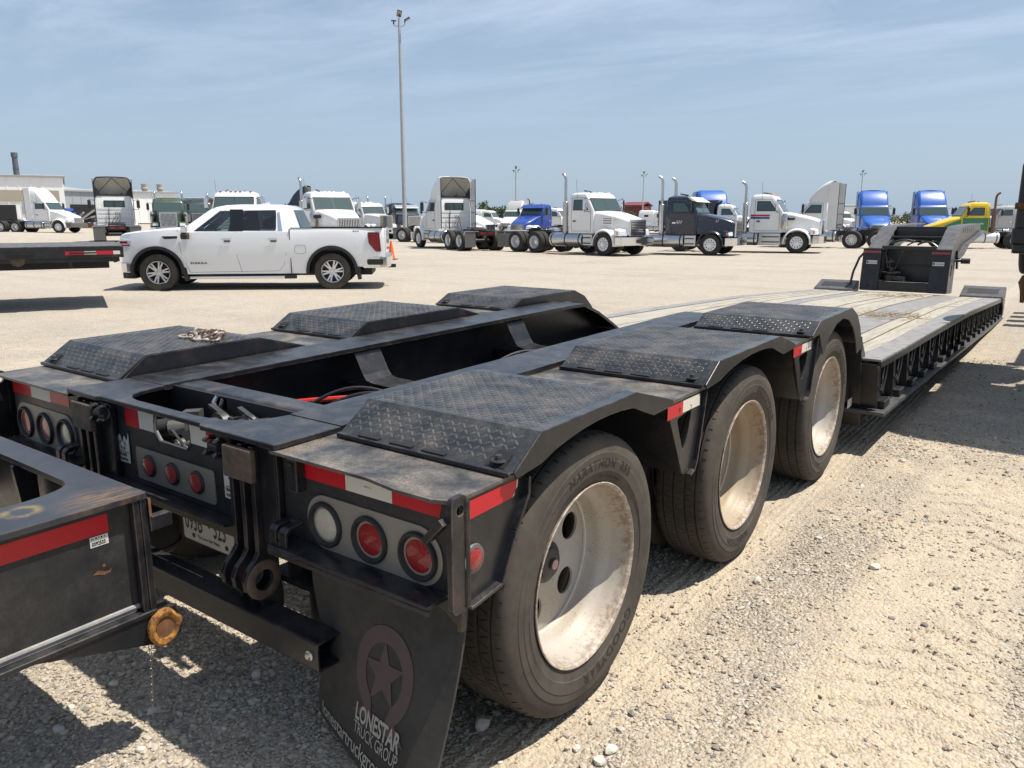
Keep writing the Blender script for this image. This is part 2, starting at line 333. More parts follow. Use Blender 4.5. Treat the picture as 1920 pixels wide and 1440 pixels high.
t = NT('clear_car_glass'); fr_ = t.n.new('ShaderNodeFresnel'); fr_.inputs[0].default_value = 1.5; tr_ = t.n.new('ShaderNodeBsdfTransparent'); tr_.inputs[0].default_value = (0.62, 0.72, 0.71, 1); gl_ = t.n.new('ShaderNodeBsdfGlossy'); gl_.inputs['Roughness'].default_value = 0.02; mxs = t.n.new('ShaderNodeMixShader'); t.l.new(t.math('ADD', fr_.outputs[0], 0.04), mxs.inputs[0]); t.l.new(tr_.outputs[0], mxs.inputs[1]); t.l.new(gl_.outputs[0], mxs.inputs[2]); t.l.new(mxs.outputs[0], t.n['Material Output'].inputs[0]); M['cglass'] = t.m
t = NT('privacy_glass'); fr_ = t.n.new('ShaderNodeFresnel'); fr_.inputs[0].default_value = 1.5; tr_ = t.n.new('ShaderNodeBsdfTransparent'); tr_.inputs[0].default_value = (0.16, 0.18, 0.19, 1); gl_ = t.n.new('ShaderNodeBsdfGlossy'); gl_.inputs['Roughness'].default_value = 0.02; mxs = t.n.new('ShaderNodeMixShader'); t.l.new(t.math('ADD', fr_.outputs[0], 0.04), mxs.inputs[0]); t.l.new(tr_.outputs[0], mxs.inputs[1]); t.l.new(gl_.outputs[0], mxs.inputs[2]); t.l.new(mxs.outputs[0], t.n['Material Output'].inputs[0]); M['pglass2'] = t.m
t = NT('windscreen_glass'); t.set(col=(0.045, 0.075, 0.078), rough=0.05, spec=0.7); M['wind'] = t.m
M['white'] = paint('white_paint', (0.76, 0.765, 0.76), 0.3, 0.5, 0.05); M['white2'] = paint('dusty_white_paint', (0.66, 0.66, 0.64), 0.4, 0.2, 0.16); M['blackp'] = paint('black_paint', (0.009, 0.015, 0.036), 0.28, 0.6, 0.0)
M['blue'] = paint('bright_blue_paint', (0.010, 0.095, 0.40), 0.35, 0.4, 0.05); M['navy'] = paint('deep_blue_paint', (0.012, 0.048, 0.27), 0.35, 0.4, 0.05)
M['yellow'] = paint('yellow_paint', (0.72, 0.50, 0.015), 0.35, 0.4, 0.06); M['green'] = paint('green_paint', (0.012, 0.16, 0.06), 0.35, 0.4, 0.05); M['dkgreen'] = paint('dark_green_paint', (0.035, 0.065, 0.035), 0.35, 0.4, 0.1); M['teal'] = paint('black_green_paint', (0.010, 0.025, 0.025), 0.3, 0.4, 0.05)
M['greyp'] = paint('grey_paint', (0.42, 0.42, 0.42), 0.4, 0.2, 0.1); M['maroon'] = paint('maroon_paint', (0.16, 0.03, 0.035), 0.6, 0.0, 0.1); M['inner'] = paint('fairing_lining', (0.66, 0.63, 0.56), 0.7, 0, 0.25)
M['orange'] = plain('orange_cone', (0.85, 0.13, 0.03), 0.5)
t = NT('weathered_wood'); v = t.co((14, 0.7, 14)); n = t.noise(v, 3.0, 8, 0.7); n2 = t.noise(t.co(), 1.3, 5, 0.6); n3 = t.noise(t.co((40, 2, 40)), 4, 3)
c = t.mix(t.ramp(n, 0.3, 0.72), (0.17, 0.155, 0.13), (0.45, 0.42, 0.36)); c = t.mix(t.math('MULTIPLY', t.ramp(n2, 0.45, 0.75), 0.55), c, (0.43, 0.40, 0.345)); c = t.mix(t.math('MULTIPLY', t.ramp(n3, 0.63, 0.72), 0.7), c, (0.10, 0.08, 0.06))
t.set(col=c, rough=0.9); t.bump(n, 0.5, 0.006); M['wood'] = t.m
M['decksteel'] = steel_black('worn_deck_steel', base=(0.15, 0.15, 0.152), rough=0.5, dust=1.0, rust=0.2, wear=False, dustcol=(0.38, 0.345, 0.29), updust=0.1)
M['straw'] = plain('dry_straw', (0.33, 0.25, 0.13), 0.9)
M['midsteel'] = steel_black('scuffed_mid_steel', base=(0.045, 0.046, 0.05), rough=0.42, dust=0.55, rust=0.3, wear=False, dustcol=(0.22, 0.20, 0.175), updust=0.3)
# ------------------------------------------------------------------ places on the lot
FH = Vector((-math.sin(YAW), math.cos(YAW), 0))
def far_z(x, y):
    """the yard falls away gently beyond the pickup, and rises a touch to the far left"""
    dx, dy = x - CAM.x, y - CAM.y; d = dx * FH.x + dy * FH.y; q = (dx * rgt.x + dy * rgt.y) / np.maximum(d, 1.0)
    return np.interp(q, [-.65, -.45, -.2, .1], [.0055, 0.0, -.004, -.0075]) * np.clip(d - 15, 0, 115)
def gp(px, d, z=0.0):
    """ground point d metres ahead of where the photographer stood, in the direction of picture column px"""
    dep = d * math.cos(PITCH) + (CAM.z - z) * math.sin(PITCH)
    p = CAM + FH * d + rgt * ((px - 960) / 1456.8 * dep); return Vector((p.x, p.y, z + float(far_z(p.x, p.y))))
def head(phi):
    """heading phi degrees from 'to the right across the view', turning towards the photographer"""
    f = rgt * math.cos(R_(phi)) - FH * math.sin(R_(phi)); return math.atan2(f.y, f.x)
# ------------------------------------------------------------------ ground
def vnoise(x, y, seed):
    r = np.random.default_rng(seed).random((256, 256)); xi = np.floor(x).astype(int); yi = np.floor(y).astype(int)
    fx = x - xi; fy = y - yi; fx = fx * fx * (3 - 2 * fx); fy = fy * fy * (3 - 2 * fy)
    a = r[xi % 256, yi % 256]; b = r[(xi + 1) % 256, yi % 256]; c = r[xi % 256, (yi + 1) % 256]; d = r[(xi + 1) % 256, (yi + 1) % 256]
    return (a * (1 - fx) + b * fx) * (1 - fy) + (c * (1 - fx) + d * fx) * fy - 0.5
def ground_z(X, Y):
    z = 0.020 * vnoise(X * 1.1, Y * 1.1, 1) + 0.012 * vnoise(X * 3.1, Y * 3.1, 2) + 0.008 * vnoise(X * 9, Y * 9, 3) + 0.006 * vnoise(X * 21, Y * 21, 4)
    # tread print of a heavy tyre running past the trailer, and the flat wheel path beside the tyres
    cx = 2.07 + 0.03 * np.sin(Y * 0.9); u = X - cx; band = np.clip(3.0 * (1.0 - np.abs(u) / 0.31), 0, 1) * np.clip(2.2 - np.abs(Y - 2.2) / 1.1, 0, 1)
    ph = (Y + 0.35 * vnoise(X * 1.2, Y * 1.2, 13) + np.abs(u) * 0.42 + 0.06 * np.sign(u) + 0.03 * vnoise(X * 4, Y * 4, 9)) / 0.165; lug = 1 - 2.6 * np.clip(1 - np.abs(((ph % 1) - 0.5)) / 0.12, 0, 1)
    z = z + band * (0.0075 * lug - 0.005) * np.clip(3.2 * (vnoise(X * 1.7, Y * 1.7, 8) + 0.22), 0, 1) * np.clip(1.2 + 1.6 * vnoise(X * 6, Y * 6, 12), 0.2, 1.3)
    band2 = np.clip(1.6 - np.abs(X - 1.20) / 0.16, 0, 1); z = z - band2 * (0.006 + 0.0025 * np.sign(np.sin(X * 150)) )
    near = np.exp(-((X - 1.2) ** 2) / 0.6) ; return z - 0.004 - 0.006 * near * 0
def axis_pts(lo, hi, step, far, n):
    core = np.arange(lo, hi + step / 2, step); g = np.geomspace(step * 1.5, far, n)
    return np.concatenate([lo - g[::-1], core, hi + g])
def axis3(parts, far, n):
    core = np.concatenate([np.arange(a, b - s_ * 0.5, s_) for a, b, s_ in parts]); g = np.geomspace(parts[0][2] * 1.5, far, n); return np.concatenate([core[0] - g[::-1], core, core[-1] + g])
gx = axis3([(-1.8, 0.95, 0.03), (0.95, 2.55, 0.0125), (2.55, 3.9, 0.03)], 2600, 46); gy = axis3([(-1.3, 0.4, 0.03), (0.4, 4.4, 0.0125), (4.4, 7.2, 0.03)], 2600, 46)
GX, GY = np.meshgrid(gx, gy, indexing='ij'); GZ = ground_z(GX, GY)
fall = np.clip((np.hypot(GX - 1, GY - 3) - 30) / 60, 0, 1); GZ = GZ * (1 - fall) + far_z(GX, GY)
nx, ny = GX.shape; V = np.stack([GX, GY, GZ], -1).reshape(-1, 3); idx = np.arange(nx * ny).reshape(nx, ny)
F4 = np.stack([idx[:-1, :-1], idx[1:, :-1], idx[1:, 1:], idx[:-1, 1:]], -1).reshape(-1, 4)
def np_mesh(name, V, F, mat, smooth=True):
    me = bpy.data.meshes.new(name); k = F.shape[1]
    me.vertices.add(len(V)); me.vertices.foreach_set('co', V.astype(np.float32).ravel()); me.loops.add(F.size); me.loops.foreach_set('vertex_index', F.astype(np.int32).ravel())
    me.polygons.add(len(F)); me.polygons.foreach_set('loop_start', np.arange(0, F.size, k, dtype=np.int32)); me.polygons.foreach_set('loop_total', np.full(len(F), k, np.int32))
    me.polygons.foreach_set('use_smooth', np.full(len(F), smooth)); me.update(calc_edges=True); me.materials.append(mat); return me
t = NT('crushed_limestone_yard'); v = t.pos()
big = t.noise(v, 0.35, 13, 0.72); mid2 = t.noise(v, 6.5, 7, 0.75); mid = t.noise(v, 1.6, 6, 0.6); fine = t.noise(v, 38, 5, 0.7); fine2 = t.noise(v, 150, 3, 0.7)
streak = t.noise(t.pos((0.45, 0.06, 1)), 1.0, 5, 0.6)
vo = t.n.new('ShaderNodeTexVoronoi'); vo.inputs['Scale'].default_value = 62; t.l.new(v, vo.inputs['Vector'])
vc = t.n.new('ShaderNodeTexVoronoi'); vc.inputs['Scale'].default_value = 115; t.l.new(v, vc.inputs['Vector'])
xs_ = t.n.new('ShaderNodeSeparateXYZ'); t.l.new(v, xs_.inputs[0]); X_ = xs_.outputs[0]; Y_ = xs_.outputs[1]
def bandm(c0, w0, w1): return t.math('SUBTRACT', 1.0, t.ramp(t.math('ABSOLUTE', t.math('SUBTRACT', X_, c0), 0.0), w0, w1))
trk = t.math('MAXIMUM', bandm(1.20, 0.10, 0.24), t.math('MULTIPLY', bandm(2.07, 0.24, 0.40), t.math('SUBTRACT', 1.0, t.ramp(t.math('MULTIPLY', Y_, 0.1), 0.38, 0.5))))
cdist = t.n.new('ShaderNodeVectorMath'); cdist.operation = 'DISTANCE'; t.l.new(v, cdist.inputs[0]); cdist.inputs[1].default_value = (1.5, 2, 0)
far_ = t.ramp(t.math('MULTIPLY', cdist.outputs['Value'], 0.05), 0.15, 0.8)
patch = t.mix(far_, t.ramp(mid, 0.40, 0.64), (0.6, 0.6, 0.6)); patch = t.math('MAXIMUM', patch, t.math('MULTIPLY', trk, 0.9))   # 1 = packed dust, 0 = loose gravel
c = t.mix(far_, t.mix(patch, (0.375, 0.315, 0.235), (0.475, 0.388, 0.272)), (0.42, 0.378, 0.322)); c = t.mix(t.math('MULTIPLY', t.ramp(big, 0.42, 0.66), 0.6), c, (0.425, 0.37, 0.295))
trn = t.n.new('ShaderNodeMapping'); trn.inputs['Rotation'].default_value = (0, 0, -YAW); trn.inputs['Scale'].default_value = (0.05, 0.9, 1); t.l.new(v, trn.inputs[0]); lane = t.noise(trn.outputs[0], 1.0, 9, 0.68, 0.4)
c = t.mix(t.math('MULTIPLY', t.ramp(lane, 0.47, 0.62), 0.55), c, t.mix(far_, c, (0.31, 0.282, 0.245)))
c = t.mix(t.math('MULTIPLY', t.ramp(streak, 0.5, 0.72), 0.4), c, (0.49, 0.43, 0.335))
c = t.mix(t.math('MULTIPLY', t.ramp(fine, 0.42, 0.70), t.math('SUBTRACT', 0.62, t.math('MULTIPLY', patch, 0.38))), c, (0.25, 0.22, 0.185)); c = t.mix(t.math('MULTIPLY', t.ramp(fine2, 0.5, 0.72), 0.6), c, (0.60, 0.53, 0.42))
hs = t.n.new('ShaderNodeSeparateColor'); t.l.new(vc.outputs['Color'], hs.inputs[0]); gm = t.math('SUBTRACT', 1.0, t.math('MULTIPLY', patch, 0.65)); c = t.mix(t.math('MULTIPLY', t.math('MULTIPLY', t.ramp(hs.outputs[0], 0.60, 0.9), 0.85), gm), c, (0.15, 0.137, 0.125)); c = t.mix(t.math('MULTIPLY', t.math('MULTIPLY', t.ramp(hs.outputs[1], 0.62, 0.85), 0.75), gm), c, (0.60, 0.56, 0.50))
c = t.mix(t.math('MULTIPLY', t.ramp(mid2, 0.44, 0.68), 0.42), c, (0.29, 0.255, 0.215)); c = t.mix(t.math('MULTIPLY', t.ramp(big, 0.50, 0.62), 0.42), c, (0.30, 0.27, 0.235)); t.set(col=c, rough=0.95, spec=0.2)
h = t.math('ADD', t.math('MULTIPLY', vo.outputs['Distance'], -0.9), t.math('ADD', t.math('MULTIPLY', fine, 0.9), t.math('MULTIPLY', vc.outputs['Distance'], -0.6)))
h = t.math('MULTIPLY', h, t.math('SUBTRACT', 1.0, t.math('MULTIPLY', patch, 0.6))); t.bump(h, 0.95, 0.015); M['ground'] = t.m
g = part('ground', np_mesh('ground', V, F4, M['ground']), None); g['kind'] = 'structure'
# loose gravel
t = NT('gravel_stone'); gi = t.n.new('ShaderNodeNewGeometry'); r = t.n.new('ShaderNodeValToRGB'); t.l.new(gi.outputs['Random Per Island'], r.inputs[0])
el = r.color_ramp.elements; el[0].color = (0.20, 0.18, 0.155, 1); el[1].position = 1; el[1].color = (0.62, 0.58, 0.50, 1)
for p_, c_ in ((0.10, (0.14, 0.13, 0.125, 1)), (0.2, (0.32, 0.285, 0.24, 1)), (0.5, (0.45, 0.39, 0.30, 1)), (0.72, (0.40, 0.35, 0.29, 1)), (0.88, (0.50, 0.45, 0.38, 1)), (0.94, (0.29, 0.19, 0.14, 1))):
    e = el.new(p_); e.color = c_
n = t.noise(t.pos(), 90, 4); t.set(col=t.mix(t.math('MULTIPLY', n, 0.35), r.outputs[0], (0.36, 0.32, 0.26)), rough=0.9, spec=0.25); M['gravel'] = t.m
bm = bmesh.new(); bmesh.ops.create_icosphere(bm, subdivisions=1, radius=1); ico = np.array([v.co[:] for v in bm.verts]); icf = np.array([[v.index for v in f.verts] for f in bm.faces]); bm.free()
def stones(N, seed, smin, smax, pw, region):
    r = np.random.default_rng(seed); x0, x1, y0, y1 = region
    X = r.uniform(x0, x1, N * 8); Y = r.uniform(y0, y1, N * 8); d2 = (X - CAM.x) ** 2 + (Y - CAM.y) ** 2 + 2.2
    keep = r.random(N * 8) < np.clip(7.0 / d2, 0, 1) * np.clip(0.55 + 2.4 * vnoise(X * 1.1, Y * 1.1, 21), 0.12, 1) * np.where(np.abs(X - 1.20) < 0.2, 0.2, 1) * np.where((np.abs(X - 2.07) < 0.3) & (Y < 4.5), 0.35, 1)
    X, Y = X[keep][:N], Y[keep][:N]; n = len(X); s = smin * (1 - r.random(n) * (1 - (smin / smax) ** pw)) ** (-1 / pw)
    sc = np.stack([s * r.uniform(0.8, 1.5, n), s * r.uniform(0.7, 1.1, n), s * r.uniform(0.45, 0.8, n)], -1)
    P = ico[None] * (1 + r.uniform(-0.28, 0.22, (n, len(ico), 1))) * sc[:, None]; a = r.uniform(0, 6.28, n); ca, sa = np.cos(a)[:, None], np.sin(a)[:, None]
    tl = r.uniform(-0.5, 0.5, n)[:, None]; P[..., 2] += P[..., 0] * tl * 0.6
    Q = np.stack([P[..., 0] * ca - P[..., 1] * sa + X[:, None], P[..., 0] * sa + P[..., 1] * ca + Y[:, None], P[..., 2] + ground_z(X, Y)[:, None] + sc[:, 2:3] * 0.35], -1)
    F = (icf[None] + (np.arange(n) * len(ico))[:, None, None]).reshape(-1, 3); return Q.reshape(-1, 3), F
V1, F1 = stones(85000, 5, 0.0040, 0.015, 2.3, (-1.6, 4.2, -1.1, 9.0))
go = part('gravel', np_mesh('gravel', V1, F1, M['gravel'], False), None); go['kind'] = 'stuff'; go['label'] = 'loose pale crushed gravel scattered over the yard'; go['category'] = 'gravel'
# single rocks one can point at
t = NT('limestone_rock'); n = t.noise(t.co(), 30, 5, 0.7); t.set(col=t.mix(n, (0.40, 0.36, 0.31), (0.66, 0.62, 0.56)), rough=0.9); t.bump(n, 0.4, 0.004); M['rock'] = t.m
def pixel_ground(x, y, z=0.0):
    d = fwd + rgt * ((x - 960) / 1456.8) - upv * ((y - 720) / 1456.8); k = (z - CAM.z) / d.z; return CAM + d * k
rock_list = [(288, 1333, .021, 'white angular rock lying under the dangling thin chain'), (110, 1365, .019, 'pale pointed rock at the edge of the left shadow strip'), (132, 1329, .017, 'flat white stone in the sunlit strip at the lower left'),
    (212, 1283, .016, 'white stone on the shadow edge below the grey steel frame'), (265, 1403, .014, 'small tan stone in the sunlit strip near the bottom edge'), (480, 1262, .022, 'grey rock in shade below the bumper tube'),
    (905, 1352, .030, 'grey rock half under the rear tyre'), (1147, 1408, .022, 'white quartz rock at the bottom of the sunlit gravel'), (1123, 1427, .021, 'pinkish white rock right at the bottom edge'), (1081, 1402, .014, 'small dark rock beside the white quartz rock'),
    (1535, 1010, .018, 'pale rock on the gravel right of the middle wheel'), (1420, 1090, .022, 'dusty tan rock beside the middle tyre track'), (1640, 1065, .024, 'dark grey rock on the sunlit gravel right of the wheels'), (1690, 866, .02, 'rock lying in the shade of the folded booster axle'), (1570, 975, .014, 'small pale rock out in front of the rear wheels')]
for i, (x, y, s, lab) in enumerate(rock_list):
    r = random.Random(i); p = pixel_ground(x, y, 0.0); mb = MB(); bm = bmesh.new(); bmesh.ops.create_icosphere(bm, subdivisions=2, radius=s * 0.85)
    for v_ in bm.verts:
        k = 1 + 0.28 * math.sin(v_.co.x * 90 + i) * math.cos(v_.co.y * 110 + 2 * i) + r.uniform(-0.13, 0.13); v_.co = Vector((v_.co.x * 1.2 * k, v_.co.y * k, v_.co.z * 0.8 * k))
    me = bpy.data.meshes.new('rock'); bm.to_mesh(me); bm.free(); me.materials.append(M['rock'])
    o = part('rock', me, None, (p.x, p.y, float(ground_z(np.array([p.x]), np.array([p.y]))[0]) + s * 0.35), (0, 0, r.uniform(0, 6))); tag(o, lab, 'rock', 'loose rocks on the yard')

# ------------------------------------------------------------------ buildings far left
M['bwall'] = (lambda t: (t.set(col=t.mix(t.noise(t.co((1, 1, 0.1)), 0.8, 4), (0.76, 0.76, 0.75), (0.84, 0.84, 0.83)), rough=0.6), t.m)[1])(NT('white_metal_cladding'))
M['bgrey'] = plain('grey_metal_cladding', (0.30, 0.33, 0.36), 0.5, 0, 0.08, 1); M['btan'] = plain('tan_cladding', (0.36, 0.32, 0.25), 0.7, 0, 0.1, 1); M['roofm'] = plain('grey_roof_metal', (0.30, 0.31, 0.32), 0.5, 0, 0.1, 1)
M['stackp'] = plain('dark_grey_stack', (0.10, 0.115, 0.13), 0.6, 0, 0.1, 1); M['ventp'] = plain('tan_roof_vent', (0.42, 0.36, 0.29), 0.7, 0, 0.1, 2); M['brick'] = plain('dark_red_cladding', (0.17, 0.07, 0.06), 0.8, 0, 0.1, 1)
def building(name, label, px0, d0, px1, d1, h, depth, wall, roof, rise=0.25):
    a, b = gp(px0, d0), gp(px1, d1); u = (b - a); L = u.length; ang = math.atan2(u.y, u.x); t = thing(name, label, 'building', a, ang)
    mb = MB(); ribs = max(2, int(L / 1.2)); mb.box(0, L, 0, depth, 0, h); wl_ = mb.build('wall', M[wall], t)
    rb = MB()
    for k in range(int(L / 1.5)): rb.box(k * 1.5 + 0.05, k * 1.5 + 0.17, -0.05, -0.004, 0.1, h - 0.05)
    rb.build('wall_rib', M[wall], wl_)
    mb = MB(); mb.plate([(-0.3, h + 0.004), (depth / 2, h + rise * depth / 10), (depth + 0.3, h + 0.004), (depth + 0.3, h + 0.25), (depth / 2, h + 0.25 + rise * depth / 10), (-0.3, h + 0.25)], 'x', -0.3, L + 0.3); mb.build('roof', M[roof], t)
    return t, L
bt, L = building('factory_building', 'long white clad factory with tan lower panels and grey stack, far left', -120, 112, 128, 120, 6.6, 30, 'bwall', 'roofm')
for k in range(4): MB().box(L - 17 + k * 4.2, L - 13.3 + k * 4.2, -0.09, -0.055, 3.1, 4.7).build('wall_panel', M['btan'], bt)
for k in range(3): MB().box(L - 5.6 + k * 1.6, L - 4.6 + k * 1.6, -0.12, -0.095, 1.3, 2.9).build('window', M['bgrey'], bt)
dk = MB().box(L - 9.6, L - 6.4, -0.07, -0.055, 0, 2.6).build('loading_door', M['dark'], bt)
mb = MB(); mb.lathe([(0, 0), (0.62, 0), (0.6, 4.6), (0.66, 4.6), (0.66, 4.75), (0.58, 4.75), (0.55, 7.6), (0.6, 7.6), (0.6, 7.75), (0.54, 7.75), (0.52, 9.4), (0.62, 9.4), (0.62, 10.1), (0, 10.1)], 'z', n=16)
part('chimney_stack', mb.mesh('chimney_stack', M['stackp']), bt, (L - 5.9, 3, 0.7), scale=(0.72, 0.72, 0.94))
mb = MB(); mb.box(-0.7, 0.7, -0.6, 0.6, 0, 0.9); mb.box(-1.3, 0.9, -0.8, 0.8, 0.9, 1.5); part('roof_unit', mb.mesh('roof_unit', M['stackp']), bt, (L - 13.8, 3, 6.8))
bt, L = building('grey_shed', 'grey gabled metal shed with dark open door behind the scrap pile', 125, 125, 182, 130, 5.0, 14, 'bgrey', 'roofm', 0.5)
MB().box(1.0, L + 1, -0.08, -0.055, 0, 3.0).build('open_doorway', M['dark'], bt)
bt, L = building('white_warehouse', 'long white warehouse with two tan roof vents behind green trucks', 180, 140, 336, 150, 5.4, 25, 'bwall', 'roofm')
for k, x in enumerate((286, 316)):
    mb = MB(); mb.lathe([(0, 0), (0.8, 0), (0.75, 1.0), (1.0, 1.1), (1.0, 1.5), (0.85, 1.6), (1.0, 2.6), (0, 2.6)], 'z', n=12); part('roof_vent', mb.mesh('roof_vent', M['ventp']), bt, (L * (x - 180) / 156, 3, 5.5), scale=(0.62, 0.62, 0.62))
building('red_shed', 'low dark red shed roofline behind the dark green truck', 334, 130, 400, 128, 4.2, 8, 'brick', 'roofm')
building('maroon_barn', 'small maroon barn roof far behind the white daycab truck', 1168, 170, 1202, 168, 4.4, 6, 'maroon', 'maroon', 1.2)
building('blue_roofed_hall', 'distant low hall with pale blue roof at the right horizon', 1585, 190, 1665, 190, 4.6, 10, 'bwall', 'roofm')
# scrap pile before the shed
sp = thing('scrap_conveyors', 'pile of dark scrap conveyor frames with a blue hopper before the shed', 'scrap pile', gp(140, 92), head(0))
r = random.Random(3)
for k in range(16):
    mb = MB(); x = r.uniform(-3.2, 2.6); mb.bar((x, r.uniform(-1, 1), 0.3 + r.uniform(0, 0.6)), (x + r.uniform(1.0, 3.4), r.uniform(-1, 1), r.uniform(0.6, 2.5)), 0.16, 0.2)
    mb.build('steel_beam', M['dark'] if k % 3 else M['greyp'], sp)
mb = MB(); mb.rings([[(-2.4, -0.8, 2.2), (-0.4, -0.8, 2.2), (-0.4, 0.8, 2.2), (-2.4, 0.8, 2.2)], [(-1.2, -0.3, 0.4), (0.9, -0.3, 0.4), (0.9, 0.3, 0.4), (-1.2, 0.3, 0.4)]], cap0=True); mb.build('hopper', M['navy'], sp)
MB().box(-3.4, 3.3, -1, 1, 0, 0.55).build('base_frame', M['rust'], sp)
# ------------------------------------------------------------------ trees
M['leaf'] = (lambda t: (t.set(col=t.mix(t.noise(t.co(), 1.2, 4), (0.035, 0.060, 0.022), (0.085, 0.115, 0.045)), rough=0.7), t.m)[1])(NT('tree_leaves'))
M['bark'] = plain('tree_bark', (0.09, 0.075, 0.06), 0.9)
def tree(px, d, h, w, label, seed):
    t = thing('tree', label, 'tree', gp(px, d), 0, 'trees at the far edge of the yard'); r = np.random.default_rng(seed)
    mb = MB(); mb.tube([(0, 0, 0), (0.1, 0, h * 0.3), (0, 0.1, h * 0.6)], [0.3, 0.22, 0.08], 8)
    for k in range(5):
        a = k * 1.3; mb.tube([(0, 0, h * (0.25 + 0.06 * k)), (math.cos(a) * w * 0.3, math.sin(a) * w * 0.3, h * (0.5 + 0.07 * k))], [0.1, 0.03], 5)
    mb.build('trunk', M['bark'], t); mb = MB(); cl = []
    for k in range(26):
        a = r.uniform(0, 6.28); rr = r.uniform(0, 0.5) ** 0.7 * w * 0.75; cl.append((rr * math.cos(a), rr * math.sin(a), h * r.uniform(0.32, 0.92) * (1 - 0.3 * rr / w)))
    for cx, cy, cz in cl:
        for q in range(60):
            dv = r.normal(0, 1, 3); dv *= r.uniform(0.4, 1) * w * 0.17 / np.linalg.norm(dv); p = np.array((cx, cy, cz)) + dv * np.array((1, 1, 0.8)); a_, b_ = r.normal(0, 1, (2, 3)); a_ *= 0.28 / np.linalg.norm(a_); b_ *= 0.2 / np.linalg.norm(b_)
            mb.add([tuple(p), tuple(p + a_), tuple(p + a_ + b_), tuple(p + b_)], [(0, 1, 2, 3)])
    o = mb.build('crown', M['leaf'], t); return t
for i, (px, d, h, w, lab) in enumerate([(884, 118, 4.6, 5.2, 'dense green tree just behind the open fairing of the white truck'), (866, 125, 3.7, 4.0, 'green tree half hidden by the white truck with open fairing'), (908, 122, 2.3, 3.6, 'low green tree sloping down right of the open fairing'),
        (920, 150, 3.6, 4.4, 'round tree above the parked white sleeper cab'), (938, 152, 3.7, 4.8, 'wide pale tree between the sleeper cab and the blue truck'), (1176, 165, 3.2, 4.5, 'thin distant tree left of the maroon barn'), (1184, 170, 2.6, 3.0, 'small distant tree touching the maroon barn roof'), (1700, 190, 2.6, 8, 'low distant tree line clump between the two blue trucks'), (702, 150, 2.8, 5, 'low distant tree behind the long nose white truck')]):
    tree(px, d, h * (1 if d < 130 else 1.1), w, lab, i)
# ------------------------------------------------------------------ light masts and power poles
def mast(px, d, h, label, r0=0.13, big=False):
    t = thing('light_mast', label, 'light mast', gp(px, d), head(0) , None)
    mb = MB(); mb.tube([(0, 0, 0.1), (0, 0, h * 0.5), (0, 0, h - 0.35)], [r0, r0 * 0.8, r0 * 0.55], 14); mb.build('pole', M['galv'], t)
    mb = MB(); mb.lathe([(0, -0.2), (0.42, -0.2), (0.42, 0.28), (0.2, 0.3), (0.2, 0.36), (0, 0.36)], 'z', n=16); mb.build('base', M['galv'], t)
    k = 1.0 if big else 0.9; zz = h - 0.9
    mb = MB(); mb.tube([(-0.40 * k, 0, zz + 0.22), (-0.38 * k, 0, zz + 0.08), (-0.28 * k, 0, zz), (0.28 * k, 0, zz), (0.38 * k, 0, zz + 0.08), (0.40 * k, 0, zz + 0.25)], 0.035, 8); mb.build('cross_arm', M['galv'], t)
    for (x, z, rot) in ((-0.40, zz + 0.36, (0.15, 0.0, 0.2)), (0.02, h - 0.05, (-0.95, 0.25, 0.1)), (0.62, zz + 0.48, (0.0, -0.52, 0.0))):
        mb = MB(); mb.box(-0.17, 0.17, -0.23, 0.23, -0.035, 0.035); hd = part('lamp_head', mb.mesh('lamp_head', M['plastic']), t, (x * k, 0, z), rot); bevel(hd, 0.012)
        mb = MB(); mb.box(-0.13, 0.13, -0.18, 0.17, -0.043, -0.036); part('lamp_lens', mb.mesh('lamp_lens', M['btan']), hd)
        mb = MB(); mb.tube([(x * k * (0.66 if x > 0.3 else 1), 0, z - 0.24), (x * k * (0.66 if x > 0.3 else 1), 0, z - 0.02)], 0.05, 8); mb.build('lamp_neck', M['plastic'], t)
    return t
mast(760, 60, 16.0, 'tall galvanised light mast with three lamp heads in mid yard', 0.17, True)
mast(967, 130, 10.0, 'small distant light mast above the blue and white truck'); mast(1204, 150, 10.4, 'small distant light mast left of the second white sleeper'); mast(1609, 150, 10.6, 'small distant light mast left of the first blue truck')
def cone(px, d, label, group='orange traffic cones'):
    t = thing('traffic_cone', label, 'traffic cone', gp(px, d), 0.4, group)
    mb = MB(); mb.box(-0.19, 0.19, -0.19, 0.19, 0, 0.035); bevel(mb.build('base', M['plastic'], t), 0.01)
    mb = MB(); mb.lathe([(0.14, 0.037), (0.135, 0.06), (0.03, 0.71), (0.022, 0.715), (0.0, 0.715)], 'z', n=20); mb.build('cone_body', M['orange'], t)
cone(734, 30, 'orange traffic cone standing behind the pickup tailgate'); cone(137, 88, 'small orange cone in front of the scrap pile')
# ------------------------------------------------------------------ the lowboy trailer (Y forward, X to its right, rear face at Y = 0)
T = thing('lowboy_trailer', 'long black three-axle lowboy trailer with tread plate fenders and wooden deck', 'trailer')
def zdk(y): return 0.915 + 0.0105 * y                         # deck plates over the axles
def zmain(y): return float(np.interp(y, [3.7, 5, 6.54, 8.9, 12.4, 13.4], [.66, .616, .58, .508, .334, .285]))
def zlip(y): return float(np.interp(y, [4.2, 7.14, 11.9, 13.4], [.268, .18, .013, -.03]))
AXY = [0.633, 2.019, 3.405]; WR = 0.457
FEN = [(0.164, 0.288, 0.83, 1.109), (1.395, 1.52, 2.265, 2.505), (2.80, 2.93, 3.60, 3.94)]
